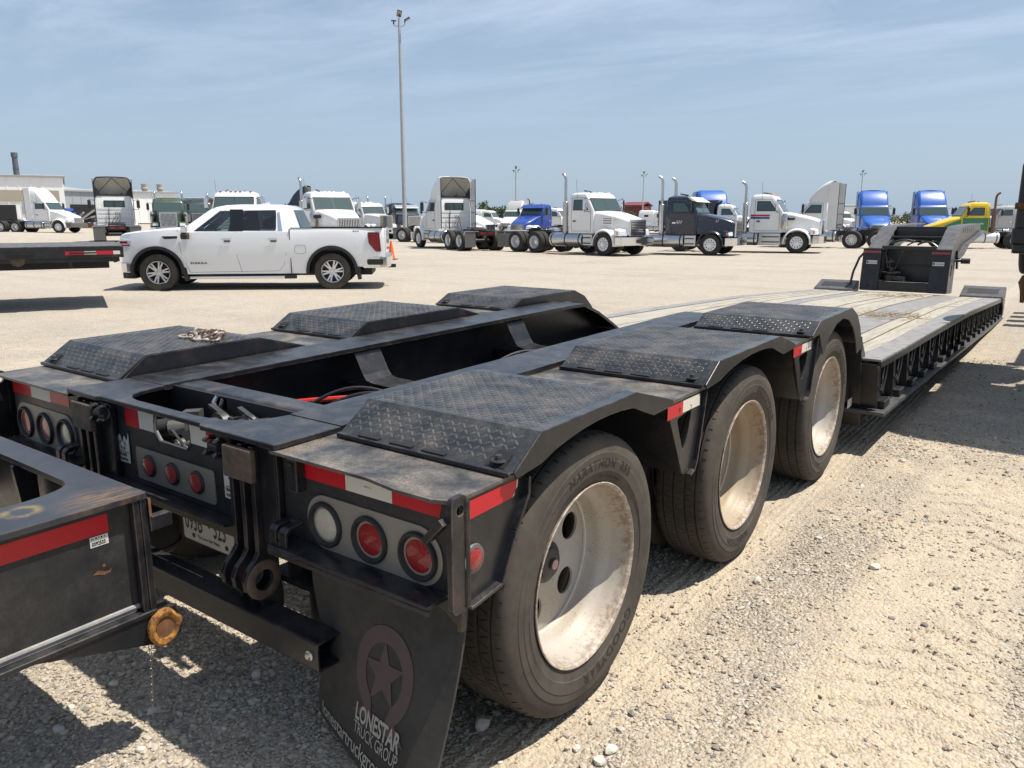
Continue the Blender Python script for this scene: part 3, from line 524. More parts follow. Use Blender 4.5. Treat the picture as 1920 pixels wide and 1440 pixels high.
# --- deck plates between the fenders
mb = MB()
def slab(mb, x0, x1, y0, y1, zf, th=0.012, dz=0.0, n=1):
    for k in range(n):
        a, b = y0 + (y1 - y0) * k / n, y0 + (y1 - y0) * (k + 1) / n
        mb.rings([[(x0, a, zf(a) + dz - th), (x1, a, zf(a) + dz - th), (x1, a, zf(a) + dz), (x0, a, zf(a) + dz)], [(x0, b, zf(b) + dz - th), (x1, b, zf(b) + dz - th), (x1, b, zf(b) + dz), (x0, b, zf(b) + dz)]])
# rear deck plate with a slightly bent lip, right corner dipped as it is
for sx in (1, -1):
    mb = MB(); rows = []
    for y in (-0.055, -0.02, 0.03, 0.10, 0.20):
        rows.append([(sx * x, y, zdk(y) + (0.003 if y < -0.03 else 0.0) - (0.010 if (sx > 0 and abs(x - 1.17) < 0.07 and y < 0.02) else 0)) for x in (0.60, 0.8, 1.0, 1.10, 1.17, 1.22, 1.285)])
    mb.grid(rows, smooth=False, flip=sx < 0); low = [[(p[0], p[1], p[2] - 0.009) for p in r_] for r_ in rows]; mb.grid(low, smooth=False, flip=sx > 0)
    per = rows[0]; mb.grid([low[0], rows[0]], smooth=False, flip=sx < 0); mb.grid([[r_[-1] for r_ in low], [r_[-1] for r_ in rows]], smooth=False, flip=sx > 0)
    mb.build('rear_deck_plate', M['deckplate'], T)
    for y0, y1 in ((1.05, 1.45), (2.45, 2.86)):
        mb = MB(); slab(mb, sx * 0.60, sx * 1.288, y0, y1, zdk); mb.build('deck_plate', M['deckplate'], T, fix=True)
    mb = MB(); slab(mb, sx * 0.60, sx * 0.66, 0.2, 3.5, zdk, dz=-0.001, n=4); mb.build('inner_deck_strip', M['deckplate'], T, fix=True)
# rear top flange (hinge section stands a little proud, notched at both hinge blocks)
mb = MB(); mb.plate([(-0.622, -0.048), (-0.405, -0.048), (-0.385, -0.036), (0.235, -0.036), (0.255, -0.052), (0.622, -0.052), (0.622, 0.198), (0.375, 0.198), (0.366, 0.15), (0.345, 0.105), (0.31, 0.065), (0.26, 0.035), (0.20, 0.018), (0.12, 0.010), (-0.22, 0.010), (-0.28, 0.022), (-0.325, 0.05), (-0.352, 0.09), (-0.368, 0.14), (-0.375, 0.198), (-0.622, 0.198)], 'z', 0.9185, 0.9355)
bevel(mb.build('rear_top_flange', M['frame'], T), 0.003)
# --- frame rails: broad top flange, web, sloping front end
for sx in (1, -1):
    mb = MB(); n = 12; ys = [0.20 + (3.15 - 0.20) * k / n for k in range(n + 1)] + [3.3, 3.5, 3.72, 3.88]
    def zr_(y): return 0.935 + 0.0125 * y if y <= 3.15 else 0.974 - 0.5 * max(0, y - 3.3) ** 1.25 - 0.02 * (y - 3.15)
    xi = lambda y: 0.375 if y > 0.28 else 0.375 - 0.0 + 0.0
    for a, b in zip(ys[:-1], ys[1:]):
        q = lambda y: [(sx * xi(y), y, zr_(y) - 0.02), (sx * 0.622, y, zr_(y) - 0.02), (sx * 0.622, y, zr_(y)), (sx * xi(y), y, zr_(y))]
        mb.rings([q(a), q(b)], cap0=a == ys[0], cap1=b == ys[-1])
    o = mb.build('frame_rail', M['frame'], T, fix=True)
    mb = MB(); mb.plate([(0.06, 0.45), (3.9, 0.42), (3.9, 0.66), (3.72, 0.80), (3.3, 0.948), (3.1, 0.944), (0.06, 0.912)], 'x', sx * 0.50, sx * 0.515); mb.build('rail_web', M['frame_plain'], o)
    mb = MB(); mb.box(sx * 0.40, sx * 0.61, 0.06, 3.9, 0.43, 0.45); mb.build('rail_lower_flange', M['frame_plain'], o)
# --- cross members and gussets in the well between the rails
mb = MB(); pr = rpoly([(0.25, 0.934), (0.375, 0.930), (0.385, 0.90), (0.385, 0.74), (0.25, 0.74)], [0.03, 0.03, 0.01, 0.0, 0.0], 5); mb.plate(pr, 'x', -0.374, 0.374); mb.build('cross_beam', M['chip'], T)
def gusset(y, sx):
    mb = MB(); mb.plate(rpoly([(0.40, 0.945), (0.495, 0.94), (0.495, 0.77), (0.14, 0.755), (0.14, 0.775), (0.30, 0.80)], [0, 0, 0, 0, 0.01, 0.12], 6), 'y', y, y + 0.012)
    if sx < 0: mb.map(lambda x, yy, z: (-x, yy, z))
    return mb
for y in (1.18, 2.42):
    for sx in (1, -1):
        mb = MB(); P = [[(sx * x, yy, z) for yy in (y, y + 0.17)] for x, z in ((0.405, 0.945), (0.38, 0.90), (0.335, 0.82), (0.315, 0.795), (0.27, 0.785), (0.10, 0.78))]
        mb.grid(P, smooth=False, flip=sx > 0); mb.grid([[(p[0], p[1], p[2] - 0.012) for p in r_] for r_ in P], smooth=False, flip=sx < 0)
        for e in (0, 1): mb.grid([[r_[e] for r_ in P], [(r_[e][0], r_[e][1], r_[e][2] - 0.012) for r_ in P]], smooth=False)
        mb.build('gusset', M['frame'], T)
    mb = MB(); mb.box(-0.49, 0.49, y + 0.005, y + 0.165, 0.60, 0.765); mb.build('cross_member', M['frame_plain'], T)
for y in (0.633, 2.019, 3.405): MB().cyl((-0.98, y, 0.455), (0.98, y, 0.455), 0.065, 14).build('axle', M['dark'], T)
for y in (0.9, 2.25, 3.6):
    mb = MB()
    for sx in (1, -1): mb.lathe([(0, 0.42), (0.13, 0.42), (0.14, 0.50), (0.12, 0.56), (0.14, 0.62), (0, 0.62)], 'z', (sx * 0.48, y, 0), 16)
    mb.build('air_bag', M['dark'], T)
MB().box(-0.5, 0.5, 1.0, 3.8, 0.50, 0.515).build('well_floor', M['dark'], T)
# valves and couplings in the rear opening
def coupling(x, y, z, s, mat='hub'):
    mb = MB(); mb.lathe([(0.012 * s, -0.004), (0.03 * s, -0.004), (0.036 * s, 0.004), (0.036 * s, 0.02), (0.05 * s, 0.024), (0.052 * s, 0.05), (0.035 * s, 0.056), (0.035 * s, 0.09), (0, 0.09)], 'y', (x, y, z), 18)
    mb.bar((x + 0.02 * s, y + 0.045, z + 0.035 * s), (x - 0.075 * s, y + 0.05, z + 0.062 * s), 0.022 * s, 0.014 * s); mb.bar((x + 0.04 * s, y + 0.03, z - 0.045 * s), (x + 0.065 * s, y + 0.04, z + 0.04 * s), 0.016 * s, 0.02 * s)
    mb.bar((x - 0.04 * s, y + 0.03, z - 0.03 * s), (x - 0.075 * s, y + 0.02, z - 0.01 * s), 0.02 * s, 0.03 * s); mb.bar((x + 0.05 * s, y + 0.05, z + 0.02 * s), (x + 0.10 * s, y + 0.06, z + 0.03 * s), 0.03 * s, 0.03 * s)
    return mb
coupling(-0.01, 0.155, 0.836, 1.0).build('glad_hand', M['hub'], T)
mb = MB(); mb.lathe([(0.012, -0.006), (0.034, -0.006), (0.038, 0.002), (0.02, 0.003)], 'y', (-0.01, 0.150, 0.836), 20); mb.build('coupling_seal', M['brass'], T)
coupling(0.145, 0.16, 0.858, 0.85, ).build('glad_hand', M['hub'], T)
mb = MB(); mb.bar((0.17, 0.17, 0.91), (0.20, 0.2, 0.875), 0.006, 0.006); mb.bar((0.20, 0.19, 0.868), (0.27, 0.2, 0.885), 0.02, 0.018); mb.bar((0.26, 0.19, 0.885), (0.32, 0.2, 0.90), 0.03, 0.022); mb.build('valve_lever', M['hub'], T)
mb = MB(); mb.bar((-0.33, 0.1, 0.79), (-0.18, 0.16, 0.852), 0.016, 0.012); mb.bar((-0.19, 0.16, 0.856), (-0.14, 0.2, 0.86), 0.05, 0.03); mb.build('valve_lever', M['brass'], T)
mb = MB(); mb.cyl((-0.29, 0.1, 0.80), (-0.16, 0.2, 0.822), 0.034, 14); mb.cyl((-0.24, 0.138, 0.81), (-0.225, 0.15, 0.813), 0.040, 14); mb.build('brake_valve', M['hub'], T)
mb = MB(); mb.tube([(-0.085, 0.235, 0.925), (-0.095, 0.225, 0.905), (-0.08, 0.225, 0.885), (-0.06, 0.23, 0.89), (-0.05, 0.235, 0.92)], 0.009, 8); mb.box(-0.10, -0.03, 0.235, 0.25, 0.885, 0.925); mb.build('lashing_ring', M['alu'], T)
mb = MB(); mb.cyl((-0.055, 0.04, 0.79), (-0.03, 0.10, 0.80), 0.022, 12); mb.cyl((-0.10, 0.05, 0.845), (-0.06, 0.09, 0.85), 0.026, 12); mb.bar((0.0, 0.05, 0.83), (0.04, 0.07, 0.86), 0.03, 0.03); mb.build('air_fitting', M['brass'], T)
mb = MB(); mb.tube([(0.03, 0.06, 0.86), (0.05, 0.05, 0.83), (0.075, 0.05, 0.78), (0.08, 0.06, 0.70)], 0.009, 8); mb.build('air_line', M['redhose'], T)
mb = MB(); mb.tube([(-0.11, 0.05, 0.855), (-0.05, 0.04, 0.835), (0.0, 0.04, 0.80), (0.03, 0.05, 0.78)], 0.005, 6); mb.build('air_line', M['alu'], T)
# hoses further forward
def arc(p0, p1, h, n=12, side=(0, 0, 0)):
    return [tuple(p0[i] + (p1[i] - p0[i]) * k / n + (h * math.sin(PI * k / n) if i == 2 else side[i] * math.sin(PI * k / n)) for i in range(3)) for k in range(n + 1)]
for p0, p1, h, m, r_ in (((-0.20, 0.70, 0.765), (0.14, 0.98, 0.80), 0.075, 'hose', .0075), ((-0.13, 0.72, 0.76), (0.20, 1.0, 0.78), 0.07, 'hose', .0075), ((-0.32, 0.72, 0.775), (0.22, 1.12, 0.80), 0.012, 'redhose', .011), ((-0.30, 0.95, 0.74), (0.3, 1.0, 0.78), 0.03, 'hose', .009)):
    MB().tube(arc(p0, p1, h), r_, 8).build('air_line', M[m], T)
mb = MB(); mb.cyl((-0.06, 0.84, 0.74), (-0.06, 0.84, 0.80), 0.022, 12); mb.cyl((-0.10, 0.86, 0.76), (-0.02, 0.86, 0.77), 0.018, 10); mb.box(-0.085, -0.035, 0.83, 0.87, 0.79, 0.81); mb.build('air_fitting', M['alu'], T)
for p0, p1, h in (((-0.02, 1.75, 0.80), (0.12, 2.15, 0.83), 0.05), ((0.02, 1.55, 0.79), (0.2, 2.2, 0.83), 0.03), ((0.05, 1.8, 0.80), (0.16, 2.0, 0.82), 0.07), ((-0.1, 1.45, 0.77), (0.1, 1.9, 0.80), 0.02)):
    MB().tube(arc(p0, p1, h), 0.008, 6).build('air_line', M['hose'], T)
mb = MB(); mb.box(0.05, 0.11, 1.80, 2.05, 0.775, 0.80); mb.cyl((0.0, 1.5, 0.78), (0.03, 1.55, 0.79), 0.03, 10); mb.build('air_fitting', M['hub'], T)

# --- fenders of tread plate
def prof_pts(f, k):
    y0, y1, y2, y3 = f; zt = 1.012 + 0.004 * k
    pts = [(y0, zdk(y0) + 0.012), (y1, zt), (y2, zt + 0.006), (y3, zdk(y3) + 0.014)]
    if k == 2: pts = [(y0, zdk(y0) + 0.012), (y1, zt), (3.62, zt + 0.006), (3.76, 0.975), (3.87, 0.885), (3.945, 0.775)]
    return pts
LU, LW, LH = 0.0125, 0.0043, 0.0031
lugv = [(-LU, 0), (-LU * .55, LW), (LU * .55, LW), (LU, 0), (LU * .55, -LW), (-LU * .55, -LW)]
def fender(k, sx):
    f = FEN[k]; pts = prof_pts(f, k); x0, x1 = 0.655, 1.300; th = 0.007
    mb = MB()
    for a, b in zip(pts[:-1], pts[1:]):
        mb.rings([[(sx * x0, a[0], a[1] - th), (sx * x1, a[0], a[1] - th), (sx * x1, a[0], a[1]), (sx * x0, a[0], a[1])], [(sx * x0, b[0], b[1] - th), (sx * x1, b[0], b[1] - th), (sx * x1, b[0], b[1]), (sx * x0, b[0], b[1])]])
    fd = mb.build('fender', M['tread'], T, fix=True)
    # side skirt, cut in an arch over the tyre
    cy = AXY[k]
    if k < 2:
        s0 = f[0]; e0 = f[3]; w = e0 - s0
        low = [(s0 + 0.01, pts[0][1] - 0.016), (s0 + w * 0.13, pts[0][1] - 0.004)] + [(s0 + w * u, pts[0][1] + 0.052 - 0.13 * (u - 0.52) ** 2 / 0.16 * 0.42) for u in (0.2, 0.28, 0.36, 0.44, 0.52, 0.6, 0.68)] + [(s0 + w * 0.78, pts[0][1] + 0.008), (s0 + w * 0.84, pts[0][1] - 0.012), (e0 - 0.03, pts[-1][1] - 0.02), (e0, pts[-1][1] - 0.012)]
        out = [(p[0], p[1] + 0.0015) for p in pts] + low[::-1]
    else:
        low = [(2.81, pts[0][1] - 0.016), (2.93, 0.95)] + [(3.40 + 0.475 * math.cos(a), 0.535 + 0.45 * math.sin(a)) for a in (2.45, 2.15, 1.85, 1.55, 1.25, 0.95, 0.7, 0.5)] + [(3.83, 0.72)]
        out = [(p[0], p[1] + 0.0015) for p in pts] + [(3.945, 0.735)] + low[::-1]
    mb = MB(); mb.plate(out, 'x', sx * 1.3005, sx * 1.3075); bevel(mb.build('fender_skirt', M['frame'], fd), 0.0025)
    mb = MB(); mb.plate([(pts[0][0] + 0.02, pts[0][1])] + [(p[0], p[1] - 0.003) for p in pts[1:-1]] + [(pts[-1][0] - 0.02, pts[-1][1])] + [(pts[-1][0] - 0.02, zdk(f[3]) - 0.004 if k < 2 else 0.8), (pts[0][0] + 0.02, zdk(f[0]) - 0.004)], 'x', sx * 0.649, sx * 0.6545)
    mb.build('fender_inner_side', M['frame'], fd)
    # raised bars, all over
    mb = MB(); pitch = 0.0215; acc = 0.0
    segs = list(zip(pts[:-1], pts[1:])); row = 0
    for si, (a, b) in enumerate(segs):
        L = math.hypot(b[0] - a[0], b[1] - a[1]); ty, tz = (b[0] - a[0]) / L, (b[1] - a[1]) / L; ny, nz = -tz, ty
        s_ = 0.032 if si == 0 else 0.018
        while s_ < L - 0.014:
            for j in range(int((x1 - x0 - 0.03) / pitch)):
                X = x0 + 0.018 + j * pitch
                if si == 0 and s_ < 0.075 and (X > x1 - 0.105): continue
                ang = R_(45) if (row + j) % 2 else R_(-45); ca, sa = math.cos(ang), math.sin(ang); h = LH
                P = lambda u, v, hh: (sx * (X + u * ca - v * sa), a[0] + ty * (s_ + u * sa + v * ca) + ny * hh, a[1] + tz * (s_ + u * sa + v * ca) + nz * hh)
                vs = [P(u, v, 0.0002) for u, v in lugv] + [P(-LU * .5, 0, h), (P(LU * .5, 0, h))]
                fs = [(0, 6, 1), (1, 6, 7, 2), (2, 7, 3), (3, 7, 4), (4, 7, 6, 5), (5, 6, 0)]
                mb.add(vs, [q[::-1] for q in fs] if sx > 0 else fs, 0, True)
            s_ += pitch; row += 1
    lg = mb.build('tread_bars', M['lug'], fd, sharp=75); lg['kind'] = 'stuff'
    # mounting lip with slots along the rear edge and the bolt pocket at the outer corner
    y0 = f[0]; z0 = pts[0][1]
    mb = MB(); mb.box(min(sx * x0, sx * x1), max(sx * x0, sx * x1), y0 - 0.016, y0 + 0.004, z0 - 0.010, z0 + 0.004); bevel(mb.build('fender_lip', M['frame'], fd), 0.003)
    for q in (0.13, 0.33, 0.52):
        xx = x0 + (x1 - x0) * q; mb = MB(); mb.box(min(sx * xx, sx * (xx + 0.082)), max(sx * xx, sx * (xx + 0.082)), y0 - 0.006, y0 + 0.016, z0 + 0.003, z0 + 0.009); mb.build('drain_slot', M['dark'], fd)
    if k == 0 or sx > 0 or True:
        L = math.hypot(pts[1][0] - pts[0][0], pts[1][1] - pts[0][1]); ty, tz = (pts[1][0] - pts[0][0]) / L, (pts[1][1] - pts[0][1]) / L
        bx = x1 - 0.062
        mb = MB(); q = [(bx - 0.032, 0.006), (bx + 0.030, 0.006), (bx + 0.030, 0.058), (bx - 0.020, 0.062)]
        mb.add([(sx * X, y0 + ty * s2 - tz * 0.0032, z0 + tz * s2 + ty * 0.0032) for X, s2 in q], [(0, 1, 2, 3)] if sx > 0 else [(3, 2, 1, 0)]); mb.build('bolt_pocket', M['dark'], fd)
        mb = MB(); c0 = Vector((sx * (bx + 0.003), y0 + ty * 0.026 - tz * 0.003, z0 + tz * 0.026 + ty * 0.004)); mb.lathe([(0, 0.004), (0.02, 0.004), (0.022, 0.0), (0, 0)], 'z', c0, 16); mb.lathe([(0, 0.016), (0.010, 0.016), (0.0115, 0.013), (0.0115, 0.004)], 'z', c0, 6, smooth=False); mb.build('bolt', M['hub'], fd)
    return fd
for k in range(3):
    for sx in (1, -1): fender(k, sx)
# --- brackets dropping between the wheels, with splash sheets
def bracket(y0, y1):
    t2 = y1 - y0; zt = zdk(y0) - 0.013
    for sx in (1, -1):
        out = rpoly([(y0, zt), (y1, zt), (y0 + t2 * 0.78, 0.63), (y0 + t2 * 0.50, 0.615)], [0, 0, 0.03, 0.03], 5); hole = rpoly([(y0 + t2 * 0.27, zt - 0.062), (y0 + t2 * 0.68, zt - 0.05), (y0 + t2 * 0.60, zt - 0.14), (y0 + t2 * 0.47, zt - 0.20)], 0.022, 4)
        mb = MB(); mb.plate(out, 'x', sx * 1.278, sx * 1.287, [hole]); o = mb.build('drop_bracket', M['frame'], T); bevel(o, 0.002)
        mb = MB(); fl = [(y1, zt), (y0 + t2 * 0.80, 0.655), (y0 + t2 * 0.74, 0.622), (y0 + t2 * 0.62, 0.612)]
        for a, b in zip(fl[:-1], fl[1:]): mb.bar((sx * 1.292, a[0], a[1]), (sx * 1.292, b[0], b[1]), 0.024, 0.007, up=(0, 0.7, 0.7))
        mb.build('bracket_flange', M['frame'], o)
        mb = MB(); P = [[(sx * x, y0 + dy, z) for x in (0.68, 1.277)] for dy, z in ((0.0, zt - 0.005), (0.05, 0.82), (0.10, 0.74), (t2 * 0.5, 0.625))]
        mb.grid(P, smooth=True); mb.grid([[(p[0], p[1] + 0.008, p[2]) for p in r_] for r_ in P], smooth=True); mb.build('splash_sheet', M['frame_plain'], T)
        mb = MB(); x0, x1 = sx * 1.2875, sx * 1.2885; a = y0 + 0.004; w = (y1 - y0) * (0.36 if y0 > 2 else 0.40)
        mb.box(min(x0, x1), max(x0, x1), a, a + w, zt - 0.052, zt - 0.004); mb.build('red_tape', M['redtape'], o)
        mb = MB(); mb.box(min(x0, x1), max(x0, x1), a + w + 0.001, a + w * 2.2, zt - 0.048, zt - 0.004); mb.build('white_tape', M['whitetape'], o)
        if sx > 0:
            fn = lambda u, v: (1.2892, a + w * 0.72 + u, zt - 0.044 + v)
            text_mb('9', 0.032, fn).build('tape_lettering', M['ink'], o); text_mb('2', 0.03, lambda u, v: (1.2892, a + w * 1.5 + u, zt - 0.05 + v)).build('tape_lettering', M['ink'], o)
bracket(1.10, 1.42); bracket(2.545, 2.93)
# --- flap board ahead of the front wheels
for sx in (1, -1):
    mb = MB(); mb.rings([[(sx * x, y, z) for x, y in ((0.66, 3.955), (1.29, 3.955), (1.29, 3.967), (0.66, 3.967))] for z in (0.80, 0.17)]) if False else mb.plate([(4.02, 0.80), (4.035, 0.80), (4.215, 0.16), (4.20, 0.16)], 'x', sx * 0.66, sx * 1.29)
    mb.build('front_flap', M['frame'], T)
    mb = MB(); mb.plate([(3.96, 0.79), (4.08, 0.77), (4.26, 0.60), (4.25, 0.35), (4.2, 0.30), (4.05, 0.74)], 'x', sx * 1.275, sx * 1.283); mb.build('side_gusset', M['frame'], T)

# --- wheels
tp = [(0.292, 0.098), (0.303, 0.112), (0.318, 0.1165), (0.334, 0.121), (0.337, 0.1245), (0.372, 0.1285), (0.3745, 0.1270), (0.398, 0.1275), (0.4005, 0.1255), (0.425, 0.1215), (0.441, 0.114), (0.450, 0.104), (0.4545, 0.094)]
for g_ in (0.072, 0.026): tp += [(0.4565, g_ + 0.007), (0.4565, g_ + 0.0045), (0.446, g_ + 0.003), (0.446, g_ - 0.003), (0.457, g_ - 0.0045), (0.457, g_ - 0.007)]
tp = tp + [(r, -x) for r, x in tp[::-1]]
mb = MB(); mb.lathe(tp, 'x', n=88, mats=[0] * 12 + [1] * (len(tp) - 25) + [0] * 13, closed=False)
# worn sipes across the shoulder ribs
tyre_me = mb.mesh('tyre', [M['tyre'], M['tread_rubber']], sharp=28)
mb = MB(); r = random.Random(4)
for k in range(64):
    a = 2 * PI * k / 64 + r.uniform(-.01, .01)
    for s_ in (1, -1):
        ca, sa = math.cos(a), math.sin(a); p0 = (s_ * 0.104, 0.4505 * ca, 0.4505 * sa); p1 = (s_ * 0.090, 0.4562 * ca, 0.4562 * sa); mb.bar(p0, p1, 0.0042, 0.003, up=(0, ca, sa))
for k in range(110):
    a = 2 * PI * k / 110
    for xg in (0.049, 0.0, -0.049):
        ca, sa = math.cos(a), math.sin(a); da = 0.012 * (1 if k % 2 else -1)
        mb.bar((xg - 0.014, 0.4570 * math.cos(a - da), 0.4570 * math.sin(a - da)), (xg + 0.014, 0.4570 * math.cos(a + da), 0.4570 * math.sin(a + da)), 0.0022, 0.0012, up=(0, ca, sa))
sipe_me = mb.mesh('tread_sipes', M['dark'])
def rim_mesh(mat):
    pr = [(0.286, 0.096), (0.299, 0.1135), (0.3005, 0.1175), (0.298, 0.1195), (0.2935, 0.118), (0.288, 0.110), (0.283, 0.095), (0.280, 0.080), (0.272, 0.068), (0.2705, 0.052), (0.264, 0.040), (0.249, 0.022), (0.245, 0.0), (0.2465, -0.028), (0.2385, -0.043), (0.235, -0.048)]
    mb = MB(); mb.lathe(pr, 'x', n=72, mats=[1, 1, 1, 1, 1] + [0] * (len(pr) - 6))
    mb.lathe([(0.2375, -0.0425), (0.241, -0.039), (0.244, -0.0405)], 'x', n=72, mi=1)
    holes = [circ(0.165 * math.cos(a), 0.165 * math.sin(a), 0.048, 22) for a in [2 * PI * k / 5 + 0.5 for k in range(5)]] + [circ(0.1427 * math.cos(a), 0.1427 * math.sin(a), 0.0001, 3) for a in ()]
    mb.plate(circ(0, 0, 0.236, 60), 'x', -0.058, -0.049, holes)
    mb.lathe([(0.286, 0.096), (0.275, 0.05), (0.268, -0.03), (0.272, -0.10), (0.29, -0.105)], 'x', n=48)
    return mb.mesh('rim', [M[mat], M['rimedge']], sharp=40)
rim_me = {m: rim_mesh(m) for m in ('rim', 'rim_dirty')}
mb = MB(); mb.lathe([(0, -0.012), (0.018, -0.012), (0.02, -0.016), (0.02, -0.022), (0.046, -0.024), (0.052, -0.028), (0.052, -0.036), (0.066, -0.039), (0.070, -0.044), (0.070, -0.05)], 'x', n=32)
for k in range(0):
    a = 2 * PI * k / 10; c = (0.098 * math.cos(a), 0.098 * math.sin(a)); mb.lathe([(0, -0.032), (0.008, -0.032), (0.010, -0.036), (0.0125, -0.038), (0.013, -0.05)], 'x', (0, c[0], c[1]), 6, smooth=False)
hub_me = mb.mesh('hub', M['hub']); mb = MB(); mb.lathe([(0, -0.0105), (0.0165, -0.0105), (0.0175, -0.0135)], 'x', n=20); mb.lathe([(0.002, -0.0098), (0.005, -0.0098), (0.005, -0.0104)], 'x', n=10); cap_me = mb.mesh('hub_window', M['hubcap'])
mb = MB(); mb.lathe([(0, -0.14), (0.20, -0.14), (0.205, -0.16), (0.205, -0.30)], 'x', n=36)
for k in range(24): a = 2 * PI * k / 24; mb.bar((-0.142, 0.12 * math.cos(a), 0.12 * math.sin(a)), (-0.142, 0.2 * math.cos(a), 0.2 * math.sin(a)), 0.012, 0.006, up=(1, 0, 0))
drum_me = mb.mesh('brake_drum', M['dark'])
def side_text(txt, rad, size, mid_deg, flip=False, xs=1.0, space=1.1, bold=0.0):
    """letters round the sidewall; mid_deg counted from straight up towards the front"""
    w = text_mb(txt, size, lambda u, v: (u, v, 0), bold, space=space, xs=xs); W = max(p[0] for p in w.v) - min(p[0] for p in w.v)
    def fn(u, v, _):
        if flip: ang = R_(mid_deg) - (u - W / 2) / rad; rr = rad + size * 0.7 - v
        else: ang = R_(mid_deg) + (u - W / 2) / rad; rr = rad + v
        xx = float(np.interp(rr, [0.30, 0.318, 0.334, 0.337, 0.372, 0.3745, 0.398, 0.41], [0.1105, 0.1165, 0.121, 0.1245, 0.1285, 0.127, 0.1275, 0.1245])) + 0.0012
        return (xx, rr * math.sin(ang), rr * math.cos(ang))
    return w.map(fn)
def wheel(x, y, outward, rot=0.0, mat='rim', outer=True, texts=()):
    w = bpy.data.objects.new('wheel', tyre_me); link(w, T); w.location = (x, y, WR - 0.004); w.rotation_euler = (rot, 0, 0 if outward > 0 else PI)
    s_ = part('tread_sipes', sipe_me, w); s_['kind'] = 'stuff'
    part('rim', rim_me[mat], w)
    if outer:
        part('hub', hub_me, w); part('hub_window', cap_me, w); part('brake_drum', drum_me, w)
        for a in texts: side_text(*a[0], **a[1]).build('tyre_lettering', M['letter_rubber'], w)
    return w
TX = [[(('MARATHON  RSS', 0.352, 0.040, 8), dict(xs=1.15, bold=0.0007)), (('GOODYEAR', 0.336, 0.045, 158), dict(xs=1.25, bold=0.0012, flip=False)), (('11R22.5  LOAD RANGE', 0.316, 0.013, 20), dict()), (('TUBELESS  REGROOVABLE', 0.340, 0.013, 255), dict())],
      [(('GOODYEAR', 0.338, 0.044, 40), dict(xs=1.2, bold=0.001)), (('MARATHON', 0.342, 0.038, 190), dict(xs=1.15, bold=0.0007))],
      [(('GOODYEAR', 0.338, 0.044, 52), dict(xs=1.2, bold=0.001)), (('MARATHON', 0.342, 0.038, 215), dict(xs=1.15, bold=0.0007))]]
for k, y in enumerate(AXY):
    for sx in (1, -1):
        wheel(sx * 1.142, y, sx, 0.0, 'rim' if k != 1 else 'rim_dirty', True, TX[k] if sx > 0 else ())
        wheel(sx * 0.835, y, -sx, 0.3, 'rim_dirty', False)
# --- rear face
for sx in (1, -1):
    mb = MB(); mb.box(min(sx * 0.60, sx * 1.222), max(sx * 0.60, sx * 1.222), 0.0, 0.012, 0.60, 0.905); mb.build('rear_panel', M['panel'], T)
mb = MB(); mb.plate([(-0.60, 0.56), (0.60, 0.56), (0.60, 0.922), (0.111, 0.922), (0.111, 0.838), (0.085, 0.812), (-0.078, 0.814), (-0.106, 0.845), (-0.106, 0.922), (-0.60, 0.922)], 'y', 0.001, 0.011); cpn = mb.build('centre_panel', M['panel'], T)
mb = MB(); mb.tube([(0.111, 0.0, 0.885), (0.111, 0.0, 0.838), (0.085, 0.0, 0.812), (-0.078, 0.0, 0.814), (-0.106, 0.0, 0.845), (-0.106, 0.0, 0.885)], 0.0035, 6); mb.build('slot_rim', M['midsteel'], cpn)
MB().box(-0.40, 0.40, 0.235, 0.249, 0.60, 0.93).build('well_bulkhead', M['dark'], T)
# shelves under the lamps
for sx in (1, -1):
    mb = MB(); mb.plate([(-0.082, 0.628), (-0.0005, 0.628), (-0.0005, 0.642), (-0.082, 0.640)], 'x', sx * 0.60, sx * 1.224); mb.box(min(sx * 0.60, sx * 1.224), max(sx * 0.60, sx * 1.224), -0.082, -0.072, 0.612, 0.6275); bevel(mb.build('lamp_shelf', M['frame'], T), 0.003)
mb = MB(); mb.plate([(-0.076, 0.634), (0.0, 0.618), (0.0, 0.628), (-0.076, 0.644)], 'x', -0.43, 0.373); bevel(mb.build('centre_shelf', M['frame'], T), 0.003)
